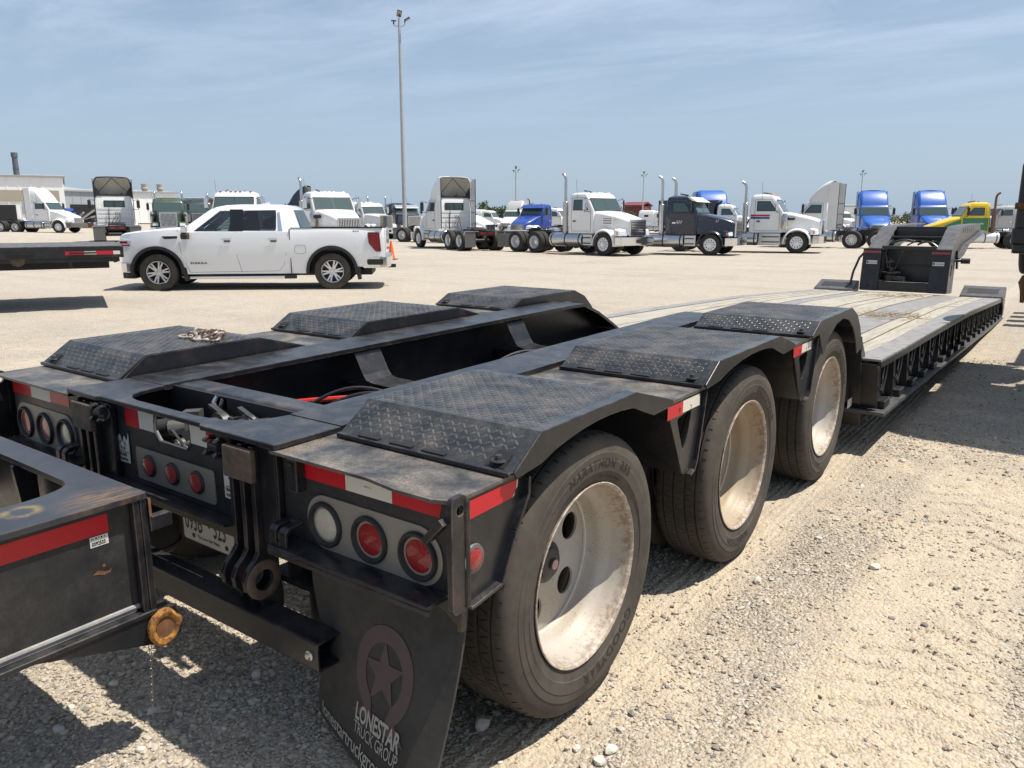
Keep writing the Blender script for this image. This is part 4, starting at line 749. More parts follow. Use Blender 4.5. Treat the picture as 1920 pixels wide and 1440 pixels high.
# corner posts, side plates with flanges
for sx in (1, -1):
    mb = MB(); mb.plate(rpoly([(-0.060, 0.632), (-0.048, 0.622), (-0.008, 0.622), (-0.004, 0.64), (-0.004, 0.912), (-0.012, 0.922), (-0.054, 0.922), (-0.060, 0.905)], 0.008, 3), 'x', sx * 1.272, sx * 1.288, [circ(-0.028, 0.886, 0.014, 14)]); p_ = mb.build('corner_post', M['frame'], T); bevel(p_, 0.003)
    mb = MB(); mb.tube([(sx * 1.2885, -0.004, 0.63), (sx * 1.2885, -0.004, 0.905)], 0.007, 8); mb.build('weld_bead', M['frame'], p_)
    sp_ = [(-0.003, 0.902), (0.248, 0.904), (0.243, 0.85), (0.185, 0.77), (0.122, 0.64), (-0.003, 0.628)]
    mb = MB(); mb.plate(sp_, 'x', sx * 1.272, sx * 1.280); sd = mb.build('side_plate', M['frame'], T)
    mb = MB(); fl = [(0.243, 0.90), (0.240, 0.85), (0.185, 0.765), (0.122, 0.64), (-0.003, 0.626)]
    for a, b in zip(fl[:-1], fl[1:]): mb.bar((sx * 1.286, a[0], a[1]), (sx * 1.286, b[0], b[1]), 0.030, 0.009, up=(0, 0.7, 0.7))
    bevel(mb.build('side_plate_flange', M['frame'], sd), 0.002)
    mb = MB(); x0, x1 = sorted((sx * 1.2806, sx * 1.2814)); mb.plate([(0.0, 0.848), (0.19, 0.853), (0.205, 0.873), (0.21, 0.897), (0.0, 0.897)], 'x', x0, x1); mb.build('red_tape', M['redtape'], sd)
    mb = MB(); mb.plate([(0.19, 0.853), (0.197, 0.856), (0.201, 0.87), (0.211, 0.876), (0.215, 0.895), (0.21, 0.897), (0.204, 0.873)], 'x', x0, x1); mb.build('torn_tape_edge', M['whitetape'], sd)
    mk = MB(); mk.lathe([(0.026, 0.0), (0.037, 0.0), (0.039, 0.004), (0.037, 0.009), (0.028, 0.010)], 'x', n=28); g_ = part('marker_grommet', mk.mesh('marker_grommet', M['plasticgrey']), sd, (sx * 1.2805, 0.022, 0.745), (0, 0, 0 if sx > 0 else PI))
    mk = MB(); mk.lathe([(0, 0.016), (0.02, 0.0155), (0.027, 0.012), (0.0285, 0.0)], 'x', n=28); part('marker_lens', mk.mesh('marker_lens', M['redlens']), sd, (sx * 1.2805, 0.022, 0.745), (0, 0, 0 if sx > 0 else PI))
mb = MB(); mb.bar((1.272, -0.065, 0.868), (1.212, -0.062, 0.806), 0.020, 0.030, up=(0, -1, 0)); o = mb.build('flag_holder', M['frame'], T); bevel(o, 0.003)
MB().lathe([(0, -0.001), (0.006, -0.001)], 'y', (1.235, -0.0725, 0.829), 10).build('bolt_hole', M['dark'], o)
mb = MB(); mb.bar((-1.262, -0.065, 0.878), (-1.215, -0.062, 0.80), 0.020, 0.030, up=(0, -1, 0)); bevel(mb.build('flag_holder', M['frame'], T), 0.003)
# tape runs along the top
def tape(x0, x1, z0, z1, col, skew=0.0):
    z1 = 0.9035
    mb = MB(); mb.plate([(x0, z0), (x1 - skew, z0), (x1, z1), (x0, z1)], 'y', -0.0012, -0.0002); mb.build(col + '_tape', M[col + 'tape'], T)
tape(0.676, 0.857, 0.838, 0.886, 'red'); tape(0.8575, 1.0335, 0.838, 0.886, 'white'); tape(1.034, 1.212, 0.838, 0.886, 'red', 0.015)
tape(-1.225, -1.052, 0.835, 0.886, 'red'); tape(-1.0515, -0.882, 0.835, 0.886, 'white'); tape(-0.8815, -0.722, 0.838, 0.886, 'red')
tape(-0.297, -0.2065, 0.836, 0.886, 'red'); tape(-0.206, -0.108, 0.838, 0.886, 'white'); tape(0.112, 0.204, 0.840, 0.888, 'white'); tape(0.2045, 0.245, 0.842, 0.89, 'red')
text_mb('DOT-C2', 0.007, lambda u, v: (0.93 + u, -0.0018, 0.862 + v)).build('tape_lettering', M['ink'], T)
# lamp plates with grommets and lenses
def stadium(x0, x1, z0, z1): return rrect(x0, x1, z0, z1, (z1 - z0) / 2 - 0.002, 10)
def lamp(x, z, R0, r0, mat, deep, parent, lx=0.0):
    mb = MB()
    if deep: mb.lathe([(r0 - 0.001, 0.004), (r0 + 0.002, -0.004), (r0 + 0.006, -0.012), (R0 - 0.004, -0.012), (R0, -0.007), (R0, 0.001)], 'y', (x, -0.004, z), 36)
    else: mb.lathe([(r0, -0.006), (r0 + 0.001, -0.009), (R0 - 0.003, -0.008), (R0, -0.004), (R0, 0.001)], 'y', (x, -0.004, z), 30)
    g_ = mb.build('lamp_grommet', M['grommet'], parent)
    mb = MB()
    if deep: mb.lathe([(0, -0.003), (r0 * 0.6, -0.0025), (r0, 0.001)], 'y', (x, -0.004, z), 30)
    else: mb.lathe([(0, -0.014), (r0 * 0.7, -0.0135), (r0 * 0.97, -0.011), (r0, -0.003)], 'y', (x, -0.004, z), 30)
    mb.build('lamp_lens', M[mat], parent)
for sx in (1, -1):
    mb = MB(); x0, x1 = sorted((sx * 0.692, sx * 1.207)); mb.plate(stadium(x0, x1, 0.640, 0.802), 'y', -0.004, -0.0004); lp = mb.build('lamp_plate', M['lampplate'], T)
    for i, m in enumerate(('whitelens', 'redlens', 'redlens')):
        lamp(sx * (0.7707 + 0.1769 * i), 0.7174, 0.067, 0.051, m if sx > 0 or m == 'whitelens' else 'pinklens' if i == 1 else 'redlens', True, lp)
mb = MB(); mb.plate(rrect(-0.242, 0.234, 0.651, 0.768, 0.012), 'y', -0.004, -0.0004); lp = mb.build('lamp_plate', M['lampplate'], T)
for i in (-1, 0, 1): lamp(-0.008 + i * 0.146, 0.711, 0.040, 0.032, 'pinklens', False, lp)
# maker's decals: jagged crown over a wheel of letters
for x0, clip in ((-0.384, 0.10), (0.284, 0.10)):
    w, z0, z1 = 0.096, 0.690, 0.818; out = [(x0, z0), (x0 + w, z0), (x0 + w, z1)]
    for q, dz in ((0.82, 0.040), (0.66, 0.022), (0.52, 0.044), (0.34, 0.020), (0.2, 0.038)): out.append((x0 + w * q, z1 - dz))
    out.append((x0, z1)); mb = MB(); mb.plate(out, 'y', -0.0013, -0.0003); dcl = mb.build('maker_decal', M['decal'], T)
    ink = MB()
    for k in range(5):
        a = 2 * PI * k / 5 + PI / 2; cx, cz = x0 + w * 0.5 + 0.016 * math.cos(a), z0 + 0.068 + 0.016 * math.sin(a)
        text_mb('TK', 0.013, lambda u, v, cx=cx, cz=cz, a=a: (cx + (u - 0.008) * math.sin(a) + (v - 0.004) * math.cos(a), -0.0018, cz - (u - 0.008) * math.cos(a) + (v - 0.004) * math.sin(a)), 0.0008, mb=ink)
    ink.box(x0 + 0.010, x0 + w - 0.010, -0.0019, -0.0014, z0 + 0.040, z0 + 0.0425)
    text_mb('TRAIL KING', 0.0152, lambda u, v: (x0 + 0.007 + u, -0.0018, z0 + 0.025 + v), 0.0009, mb=ink, xs=0.86, space=0.9); text_mb('industries', 0.0165, lambda u, v: (x0 + 0.009 + u, -0.0018, z0 + 0.008 + v), 0.0006, mb=ink, xs=1.0)
    ink.build('decal_lettering', M['ink'], dcl)
    o = MB(); o.tube([(p[0], -0.0016, p[1]) for p in out], 0.0012, 4, closed=True); o.build('decal_border', M['ink'], dcl)
# hinge lugs: three tall plates each side, block on top, eye low down
prof = [(-0.041, 0.905), (-0.041, 0.66), (-0.042, 0.57), (-0.058, 0.548), (-0.084, 0.525), (-0.098, 0.495), (-0.094, 0.462), (-0.076, 0.440), (-0.052, 0.425), (-0.040, 0.40), (-0.036, 0.36), (0.036, 0.36), (0.040, 0.42), (0.030, 0.47), (0.030, 0.905)]
for xs_ in ((0.392, 0.446, 0.500), (-0.556, -0.502, -0.448)):
    for i, x in enumerate(xs_):
        mb = MB(); hole = circ(-0.030, 0.480, 0.034, 22); mb.plate(prof, 'x', x - 0.018, x, [hole]); lgo = mb.build('hinge_lug', M['frame'], T); bevel(lgo, 0.003)
        if i == 2 and x > 0:
            mb = MB(); mb.lathe([(0.034, 0.0), (0.034, 0.004), (0.043, 0.005), (0.060, 0.003), (0.063, 0.0)], 'x', (x, -0.030, 0.480), 32); mb.build('hinge_eye_face', M['block'], lgo)
    mb = MB(); mb.box(xs_[0] - 0.012, xs_[2] + 0.020, -0.064, -0.0425, 0.800, 0.900); bevel(mb.build('hinge_block', M['block'], T), 0.005)
    mb = MB(); mb.box(xs_[2] + 0.0005, xs_[2] + 0.075, -0.020, 0.0005, 0.60, 0.905); mb.box(xs_[2] + 0.075, xs_[2] + 0.088, -0.022, -0.002, 0.60, 0.905); bevel(mb.build('hinge_side_channel', M['frame_plain'], T), 0.003)
# pipe hooks beside the blocks
for x in (-0.40, 0.305):
    for dx in (0.0, 0.052):
        mb = MB(); mb.tube([(x + dx, -0.055 + 0.024 * math.cos(a), 0.880 + 0.026 * math.sin(a)) for a in [k * 0.4 - 2.4 for k in range(13)]], 0.0075, 8); mb.build('pipe_hook', M['frame_plain'], T)
    mb = MB(); mb.cyl((x + 0.005, -0.05, 0.88), (x + 0.05, -0.05, 0.88), 0.016, 12); mb.build('pipe_hook_pin', M['dark'], T)
# tube pocket right of the hinge, chain hook with keyhole on the shelf
mb = MB(); mb.box(0.650, 0.690, -0.034, -0.001, 0.800, 0.898); o = mb.build('light_pocket', M['frame'], T); bevel(o, 0.004); MB().tube([(0.668, -0.04, 0.882), (0.668, -0.034, 0.882)], 0.006, 8).build('pocket_bolt', M['hub'], o)
for xk in (0.600, -0.72):
    mb = MB(); ky = [(x_, 0.0) for x_ in ()]
    outl = rpoly([(-0.072, 0.641), (-0.072, 0.684), (-0.058, 0.700), (-0.004, 0.703)], [0, 0.006, 0.01, 0], 4)
    inner = [(y + (0.008 if y < -0.03 else 0.0), z - 0.008) for y, z in outl]
    for xa, xb in ((xk, xk + 0.030), (xk + 0.045, xk + 0.076)):
        mb.plate(outl + inner[::-1], 'x', xa, xb)
    mb.plate([(-0.018, 0.695), (-0.002, 0.695), (-0.002, 0.703), (-0.018, 0.7025)], 'x', xk + 0.0302, xk + 0.0448)
    mb.box(xk + 0.0302, xk + 0.0448, -0.072, -0.064, 0.641, 0.655); bevel(mb.build('chain_hook', M['frame'], T), 0.002)
# bumper tube
mb = MB(); o_ = rrect(-0.082, 0.010, 0.299, 0.390, 0.008, 3); i_ = rrect(-0.075, 0.003, 0.306, 0.383, 0.004, 3); mb.plate(o_, 'x', -0.86, 0.80, [i_]); bt_ = mb.build('bumper_tube', M['frame'], T); bevel(bt_, 0.0015)
mb = MB(); mb.lathe([(0, -0.012), (0.008, -0.012), (0.010, -0.006), (0.016, -0.004), (0.016, 0)], 'y', (0.765, -0.082, 0.345), 8, smooth=False); mb.build('tube_bolt', M['alu'], bt_)
# licence plate
lic = MB(); lic.plate(rrect(-0.030, 0.272, 0.466, 0.618, 0.012), 'y', 0.0285, 0.030); lo_ = lic.build('license_plate', M['decal'], T)
mb = MB(); text_mb('093B', 0.098, lambda u, v: (-0.018 + u, 0.0275, 0.506 + v), 0.001, mb=mb, xs=0.52); text_mb('523', 0.098, lambda u, v: (0.148 + u, 0.0275, 0.506 + v), 0.001, mb=mb, xs=0.52)
st = [(0.1265 + (0.010 if k % 2 == 0 else 0.0045) * math.sin(2 * PI * k / 10), 0.541 + (0.010 if k % 2 == 0 else 0.0045) * math.cos(2 * PI * k / 10)) for k in range(10)]; mb.plate(st, 'y', 0.0272, 0.028)
text_mb('The Lone Star State', 0.016, lambda u, v: (0.052 + u, 0.0275, 0.483 + v), 0.0003, mb=mb); text_mb('TRAILER', 0.006, lambda u, v: (0.238 + u, 0.0275, 0.483 + v), mb=mb)
for x in (0.030, 0.222): mb.plate(circ(x, 0.487, 0.009, 14), 'y', 0.0272, 0.028)
mb.build('plate_lettering', M['ink'], lo_)
MB().box(-0.045, 0.30, 0.031, 0.037, 0.46, 0.63).build('plate_bracket', M['dark'], T)
# mud flap with printed badge
def flap_pt(X, Z, off=0.0):
    v = max(0.0, (0.60 - Z) / 0.5); u = (X - 0.66) / 0.6
    return (X - 0.0 * v, 0.018 - 0.175 * v ** 1.45 * max(0, u) - 0.012 * math.sin(PI * min(1, max(0, u))) * v - off, Z)
rows = []; nX, nZ = 44, 44
for i in range(nZ + 1):
    z = 0.615 - (0.615 - 0.072) * i / nZ; xl = 0.665 + 0.055 * max(0, min(1, (0.42 - z) / 0.12)) * (1 if z > 0.3 else max(0, (z - 0.072) / 0.23)) if True else 0.665
    xl = float(np.interp(z, [0.072, 0.12, 0.25, 0.34, 0.42, 0.50, 0.62], [0.672, 0.672, 0.70, 0.712, 0.69, 0.672, 0.664])); rows.append([flap_pt(xl + (1.262 - xl) * j / nX, z) for j in range(nX + 1)])
mb = MB(); mb.grid(rows, smooth=True); back = [[(p[0], p[1] + 0.009, p[2]) for p in r_] for r_ in rows]; mb.grid(back, smooth=True, flip=True)
for e in (0, -1): mb.grid([[r_[e] for r_ in rows], [r_[e] for r_ in back]], smooth=False)
mb.grid([rows[-1], back[-1]], smooth=False)
fl = mb.build('mud_flap', M['flap'], T)
def fmap(cx, cz, s, off=0.0036): return lambda u, v: flap_pt(cx + u * s, cz + v * s, off)
mb = MB(); ring = []
n = 44
def ringpt(r, a): return flap_pt(1.005 + r * 1.0 * math.sin(a), 0.345 + r * 1.12 * math.cos(a), 0.0022)
A0, A1 = R_(-148), R_(142)
pts = [(A0 + (A1 - A0) * k / n) for k in range(n + 1)]
mb.grid([[ringpt(0.076, a) for a in pts], [ringpt(0.098, a) for a in pts], [ringpt(0.118, a) for a in pts]], smooth=False)
st = [(0.082 if k % 2 == 0 else 0.034, 2 * PI * k / 10 - R_(4)) for k in range(10)]
sv = [flap_pt(1.005, 0.345, 0.0024)] + [flap_pt(1.005 + r_ * math.sin(a), 0.345 + r_ * 1.12 * math.cos(a), 0.0024) for r_, a in st]; mb.add(sv, [(0, i + 1, (i + 1) % 10 + 1) for i in range(10)])
for sgn, a in ((-1, R_(-148)), (1, R_(142))):
    mb.add([ringpt(0.076, a), ringpt(0.118, a), flap_pt(1.005 + sgn * 0.125, 0.345 - 0.142, 0.0022), flap_pt(1.005 + sgn * 0.022, 0.345 - 0.142, 0.0022)], [(0, 1, 2, 3)])
mb.build('flap_badge', M['flaplogo'], fl)
mb = MB(); text_mb('LONESTAR', 0.064, fmap(0.905, 0.188, 1), 0.0018, mb=mb, xs=0.68, space=0.96); text_mb('TRUCK GROUP', 0.045, fmap(0.905, 0.152, 1), 0.0, mb=mb, xs=0.71, space=0.95); text_mb('lonestartruckgroup.com', 0.060, fmap(0.705, 0.094, 1), 0.0004, mb=mb, xs=0.86, space=0.95)
mb.build('flap_lettering', M['flaptext'], fl)
mb = MB(); mb.plate([(1.13, 0.622), (1.27, 0.622), (1.27, 0.56), (1.255, 0.552), (1.20, 0.590), (1.13, 0.606)], 'y', 0.002, 0.012); mb.box(1.258, 1.272, -0.012, 0.004, 0.555, 0.618); bevel(mb.build('flap_hanger', M['frame'], T), 0.002)
# mirrored flap on the far side
mb = MB(); mb.grid([[(-p[0], p[1] + 0.02, p[2]) for p in r_] for r_ in rows], smooth=True, flip=True); mb.grid([[(-p[0], p[1] + 0.029, p[2]) for p in r_] for r_ in rows], smooth=True); mb.build('mud_flap', M['flap'], T)
# air tanks under the frame
for x, y in ((0.62, 0.52), (-0.62, 0.52)):
    mb = MB(); mb.lathe([(0, 0.20), (0.10, 0.20), (0.118, 0.22), (0.118, 0.44), (0.105, 0.46), (0, 0.46)], 'z', (x * 0.98, 0.20, 0.0), 24); mb.lathe([(0.118, 0.225), (0.124, 0.228), (0.124, 0.238), (0.118, 0.241)], 'z', (x * 0.98, 0.20, 0), 24); mb.build('air_bag', M['dark'], T)
# --- sloping transition and main deck
mb = MB(); ysl = [(3.70, 0.76), (3.9, 0.72), (4.0, 0.69), (4.14, 0.652)]
for a, b in zip(ysl[:-1], ysl[1:]): mb.rings([[(-0.66, a[0], a[1] - 0.012), (0.66, a[0], a[1] - 0.012), (0.66, a[0], a[1]), (-0.66, a[0], a[1])], [(-0.66, b[0], b[1] - 0.012), (0.66, b[0], b[1] - 0.012), (0.66, b[0], b[1]), (-0.66, b[0], b[1])]])
mb.build('transition_plate', M['deckplate'], T, fix=True)
YS = [4.12, 4.6, 5.2, 6.0, 6.9, 7.9, 8.9, 9.9, 10.9, 11.9, 12.6, 13.05]
def strip(name, xa, xb, dz, th, mat, y0=4.12, y1=13.05, parent=T):
    """lengthwise strip of the main deck; xa, xb = (x at the wheels, x at the front)"""
    ys = [y0] + [y for y in YS if y0 < y < y1] + [y1]; f = lambda p, y: p[0] + (p[1] - p[0]) * (y - 4.12) / 8.93; mb = MB()
    for i, (a, b) in enumerate(zip(ys[:-1], ys[1:])):
        q = lambda y: [(f(xa, y), y, zmain(y) + dz - th), (f(xb, y), y, zmain(y) + dz - th), (f(xb, y), y, zmain(y) + dz), (f(xa, y), y, zmain(y) + dz)]
        mb.rings([q(a), q(b)], cap0=i == 0, cap1=i == len(ys) - 2)
    return mb.build(name, M[mat], parent, fix=True)
edge = strip('deck_edge_beam', (1.255, 1.175), (1.40, 1.40), 0.0, 0.014, 'decksteel'); strip('deck_edge_beam', (-1.40, -1.40), (-1.255, -1.24), 0.0, 0.014, 'decksteel')
bounds = [(0.97, 0.845), (0.415, 0.225), (-0.23, -0.53), (-0.66, -0.98)]
strip('deck_beam', (0.62, 0.47), (0.955, 0.835), -0.008, 0.012, 'decksteel'); strip('deck_beam', (-0.42, -0.72), (-0.24, -0.54), -0.006, 0.012, 'decksteel')
rp = random.Random(11)
def planks(xa, xb, n, y0=4.12, y1=13.05):
    for k in range(n):
        g_ = 0.006; A = tuple(xa[i] + (xb[i] - xa[i]) * k / n + g_ for i in (0, 1)); B = tuple(xa[i] + (xb[i] - xa[i]) * (k + 1) / n - g_ for i in (0, 1))
        cut = rp.choice([6.0, 7.4, 8.8, 9.6]); ys = [y0, cut, y1] if y0 < cut < y1 else [y0, y1]
        for a, b in zip(ys[:-1], ys[1:]):
            o = strip('plank', A, B, -0.004 + rp.uniform(-0.006, 0.004), 0.035, 'wood', a + 0.006, b - 0.006)
planks((0.975, 0.85), (1.25, 1.17), 2); planks((0.20, 0.0), (0.61, 0.46), 3); planks((-0.23, -0.53), (0.19, -0.01), 3); planks((-0.66, -0.98), (-0.43, -0.73), 2); planks((-1.25, -1.235), (-0.67, -0.99), 3)
strip('deck_underside', (-1.25, -1.25), (1.25, 1.25), -0.06, 0.10, 'dark')
# straw and dirt on the planks
mb = MB()
for k in range(420):
    cx, cy = rp.choice([(0.73, 7.2), (0.8, 7.5), (1.02, 7.35), (0.2, 11.3), (0.35, 11.8), (-0.05, 11.4)]); x, y = rp.gauss(cx, 0.11), rp.gauss(cy, 0.22); a = rp.uniform(0, PI); l = rp.uniform(0.02, 0.07); z = zmain(y) + 0.006 + rp.uniform(0, 0.02)
    mb.bar((x, y, z), (x + l * math.cos(a), y + l * math.sin(a), z + rp.uniform(-0.003, 0.012)), 0.004, 0.003)
st_ = mb.build('straw_litter', M['straw'], None); st_['kind'] = 'stuff'; st_['label'] = 'dry straw and dirt lying on the wooden trailer deck'; st_['category'] = 'straw'
# side rail below the deck edge with swing-out outriggers
for sx in (1, -1):
    mb = MB(); ys = YS
    for i, (a, b) in enumerate(zip(ys[:-1], ys[1:])):
        q = lambda y: [(sx * 1.385, y, zmain(y) - 0.055), (sx * 1.405, y, zmain(y) - 0.055), (sx * 1.405, y, zmain(y) - 0.015), (sx * 1.385, y, zmain(y) - 0.015)]
        mb.rings([q(a), q(b)], cap0=i == 0, cap1=i == len(ys) - 2)
        q2 = lambda y: [(sx * 1.22, y, zlip(y) + 0.03), (sx * 1.235, y, zlip(y) + 0.03), (sx * 1.235, y, zmain(y) - 0.02), (sx * 1.22, y, zmain(y) - 0.02)]
        mb.rings([q2(a), q2(b)], cap0=i == 0, cap1=i == len(ys) - 2)
    mb.build('side_rail', M['frame_plain'], T, fix=True)
    mb = MB()
    for i, (a, b) in enumerate(zip(ys[:-1], ys[1:])):
        q3 = lambda y: [(sx * 1.15, y, zlip(y)), (sx * 1.45, y, zlip(y)), (sx * 1.45, y, zlip(y) + 0.022), (sx * 1.15, y, zlip(y) + 0.026)]
        mb.rings([q3(a), q3(b)], cap0=i == 0, cap1=i == len(ys) - 2)
    mb.build('side_rail_lower_flange', M['midsteel'] if sx > 0 else M['frame_plain'], T, fix=True)
def outrigger(y, sx):
    zt, zb = zmain(y) - 0.03, zlip(y) + 0.024; H = zt - zb
    mb = MB(); mb.plate([(y - 0.09, zt), (y + 0.05, zt), (y + 0.17, zb + 0.03), (y + 0.09, zb + 0.03)], 'x', sx * 1.30, sx * 1.375); og = mb.build('outrigger', M['frame_plain'], T); bevel(og, 0.006)
    mb = MB(); mb.box(*sorted((sx * 1.29, sx * 1.425)), y + 0.05, y + 0.22, zb, zb + 0.05); bevel(mb.build('outrigger_foot', M['frame_plain'], og), 0.005)
    mb = MB(); mb.tube([(sx * 1.385, y + 0.13, zt - 0.03), (sx * 1.392, y + 0.20, zt - 0.04), (sx * 1.388, y + 0.205, zt - H * 0.35), (sx * 1.382, y + 0.15, zb + H * 0.28), (sx * 1.384, y + 0.11, zt - H * 0.4)], 0.007, 6, closed=True); mb.build('handle_loop', M['hub'], og)
    mb = MB(); mb.bar((sx * 1.36, y + 0.17, zt), (sx * 1.36, y + 0.30, zb + 0.05), 0.02, 0.012); mb.bar((sx * 1.39, y - 0.12, zt - 0.02), (sx * 1.39, y + 0.08, zt - 0.005), 0.012, 0.016); mb.tube([(sx * 1.38, y - 0.02, zt - H * .45), (sx * 1.40, y - 0.02, zt - H * .55), (sx * 1.40, y + 0.04, zt - H * .6), (sx * 1.385, y + 0.06, zt - H * .5)], 0.008, 6); mb.build('latch_rod', M['frame'], og)
    mb = MB(); mb.plate([(y - 0.10, zt), (y - 0.085, zt), (y + 0.0, zb + 0.01), (y - 0.03, zb + 0.01)], 'x', sx * 1.24, sx * 1.39); mb.build('outrigger_web', M['frame_plain'], og)
    if sx > 0: MB().box(1.2355, 1.238, y - 0.16, y - 0.05, zb + 0.015, zb + 0.075).build('white_tape', M['whitetape'], og)
for k in range(17):
    y = 4.20 + k * 0.525
    outrigger(y, 1)
    if k % 2 == 0: outrigger(y, -1)
# front corner boxes with pockets
for sx in (1, -1):
    x0, x1 = (0.83, 1.42) if sx > 0 else (-1.42, -0.79)
    mb = MB(); zb = zmain(13.0) - 0.01
    mb.plate([(12.84, zb), (13.36, zb - 0.02), (13.36, zb + 0.15), (13.30, zb + 0.165), (12.86, zb + 0.045)], 'x', x0, x1); o = mb.build('corner_ramp_box', M['midsteel'], T); bevel(o, 0.008)
    mb = MB(); c = lambda t_: (12.86 + 0.44 * t_, zb + 0.045 + 0.12 * t_ + 0.003)
    (a, b), (c_, d_) = c(0.25), c(0.72); mb.add([(x0 + 0.08, a, b), (x1 - 0.08, a, b), (x1 - 0.08, c_, d_), (x0 + 0.08, c_, d_)], [(0, 1, 2, 3)]); mb.build('ramp_pocket', M['dark'], o)
    mb = MB(); mb.plate([(12.9, zb - 0.01), (13.36, zb - 0.03), (13.34, zb - 0.28), (13.1, zb - 0.30), (13.15, zb - 0.16)], 'x', x1 - 0.12 if sx > 0 else x0, x1 if sx > 0 else x0 + 0.12); mb.build('corner_post_end', M['frame_plain'], T)
# --- gooseneck
GN = part('gooseneck', None, T); zg = 0.325
for sx, (xa, xb) in ((1, (0.34, 0.61)), (-1, (-0.70, -0.42))):
    mb = MB(); mb.plate([(13.0, zg), (13.62, zg - 0.04), (13.60, 0.98), (13.08, 1.03)], 'x', xa, xb); po = mb.build('gooseneck_post', M['frame_plain'], GN); bevel(po, 0.008)
    mb = MB(); xo = xb if sx > 0 else xa; mb.plate([(13.02, zg + 0.01), (13.62, zg - 0.03), (13.66, 1.0), (13.10, 1.02)], 'x', xo, xo + sx * 0.012, [rpoly([(13.2, 0.60), (13.32, 0.59), (13.32, 0.78), (13.2, 0.79)], 0.02)]); mb.build('post_side_plate', M['midsteel'] if sx > 0 else M['frame_plain'], GN)
    mb = MB(); mb.box(xa + 0.03, xb - 0.03, 13.055, 13.066, 0.955, 0.992); o = mb.build('marker_bar', M['redlens'], GN)
    mb = MB(); mb.box(xa + 0.005, xa + 0.028, 13.055, 13.066, 0.955, 0.99); mb.box(xb - 0.028, xb - 0.005, 13.055, 13.066, 0.955, 0.99); mb.build('marker_bar_end', M['pinklens'], GN)
    mb = MB(); xm = xa + (0.06 if sx < 0 else 0.03); yq = lambda z: 13.0 + 0.08 * (z - zg) / (1.03 - zg) - 0.003
    mb.add([(xm, yq(.77), .77), (xm + 0.17, yq(.77), .77), (xm + 0.17, yq(.83), .83), (xm, yq(.83), .83)], [(0, 1, 2, 3)]); d_ = mb.build('maker_decal', M['decal'], GN)
    ink = MB(); ink.add([(xm + 0.02 + 0.016 * math.cos(a), yq(.80) - 0.002, .80 + 0.018 * math.sin(a)) for a in [k * PI / 4 for k in range(8)]], [tuple(range(8))]); text_mb('TRAIL KING', 0.022, lambda u, v: (xm + 0.05 + u, yq(.79) - 0.002, .79 + v), mb=ink); ink.build('decal_lettering', M['ink'], GN)
    MB().lathe([(0, -0.001), (0.022, -0.001)], 'y', ((xa + xb) / 2 - 0.02, 13.003, 0.42), 14).build('lift_hole', M['dark'], GN)
    # arm: broad flange curving up and forward over a slotted web
    ctr = [(13.07, 1.035), (13.35, 1.12), (13.75, 1.29), (13.98, 1.37), (14.2, 1.395), (15.2, 1.41), (16.9, 1.42)]; w0, w1 = (0.40, 0.63) if sx > 0 else (-0.64, -0.39)
    mb = MB()
    for i, (a, b) in enumerate(zip(ctr[:-1], ctr[1:])):
        mb.rings([[(w0, a[0], a[1] - 0.018), (w1, a[0], a[1] - 0.018), (w1, a[0], a[1]), (w0, a[0], a[1])], [(w0, b[0], b[1] - 0.018), (w1, b[0], b[1] - 0.018), (w1, b[0], b[1]), (w0, b[0], b[1])]], cap0=i == 0, cap1=i == len(ctr) - 2)
    mb.build('gooseneck_arm', M['midsteel'], GN, fix=True)
    slots = [rpoly([(y, 1.27), (y + 0.05, 1.27), (y + 0.07, 1.36), (y + 0.02, 1.36)], 0.01, 2) for y in (14.35, 14.62, 14.89, 15.16, 15.43, 15.7)]
    mb = MB(); low = [(16.9, 1.30), (16.2, 1.22), (14.6, 1.10), (14.1, 0.95), (13.62, 0.90), (13.2, 1.0)]; xo = w1 - 0.03 if sx > 0 else w0 + 0.03
    mb.plate([(c_[0], c_[1] - 0.019) for c_ in ctr] + low, 'x', xo - 0.012, xo, slots); mb.build('gooseneck_web', M['frame'], GN)
    mb = MB(); lw = [(16.9, 1.29), (16.2, 1.21), (14.6, 1.085), (14.1, 0.935), (13.62, 0.88)]
    for i, (a, b) in enumerate(zip(lw[:-1], lw[1:])): mb.rings([[(w0, a[0], a[1] - 0.016), (w1 + (0.06 if sx > 0 else 0), a[0], a[1] - 0.016), (w1 + (0.06 if sx > 0 else 0), a[0], a[1]), (w0, a[0], a[1])], [(w0, b[0], b[1] - 0.016), (w1 + (0.06 if sx > 0 else 0), b[0], b[1] - 0.016), (w1 + (0.06 if sx > 0 else 0), b[0], b[1]), (w0, b[0], b[1])]])
    mb.build('gooseneck_lower_flange', M['midsteel'], GN, fix=True)
for n_, bx in (('upper_cross_plate', (-0.39, 0.40, 13.98, 14.12, 1.33, 1.385)), ('upper_cross_plate', (-0.42, 0.42, 13.95, 13.97, 1.15, 1.33)), ('middle_cross_plate', (-0.40, 0.40, 13.6, 13.85, 1.20, 1.225)), ('lower_cross_plate', (-0.42, 0.40, 13.08, 13.2, 1.02, 1.075)), ('base_beam', (-0.42, 0.34, 13.03, 13.2, zg, 0.475)), ('back_plate', (-0.42, 0.34, 13.55, 13.57, 0.45, 1.03)), ('back_rib', (-0.42, 0.34, 13.52, 13.55, 0.73, 0.75))):
    mb = MB(); mb.box(*bx); bevel(mb.build(n_, M['frame_plain'], GN), 0.005)
mb = MB(); mb.cyl((-0.31, 13.3, 0.50), (-0.31, 13.3, 0.58), 0.13, 20); mb.cyl((-0.28, 13.3, 0.60), (-0.28, 13.3, 0.63), 0.15, 20); mb.cyl((-0.29, 13.3, 0.63), (-0.29, 13.3, 0.70), 0.06, 12); mb.build('hydraulic_pump', M['frame'], GN)
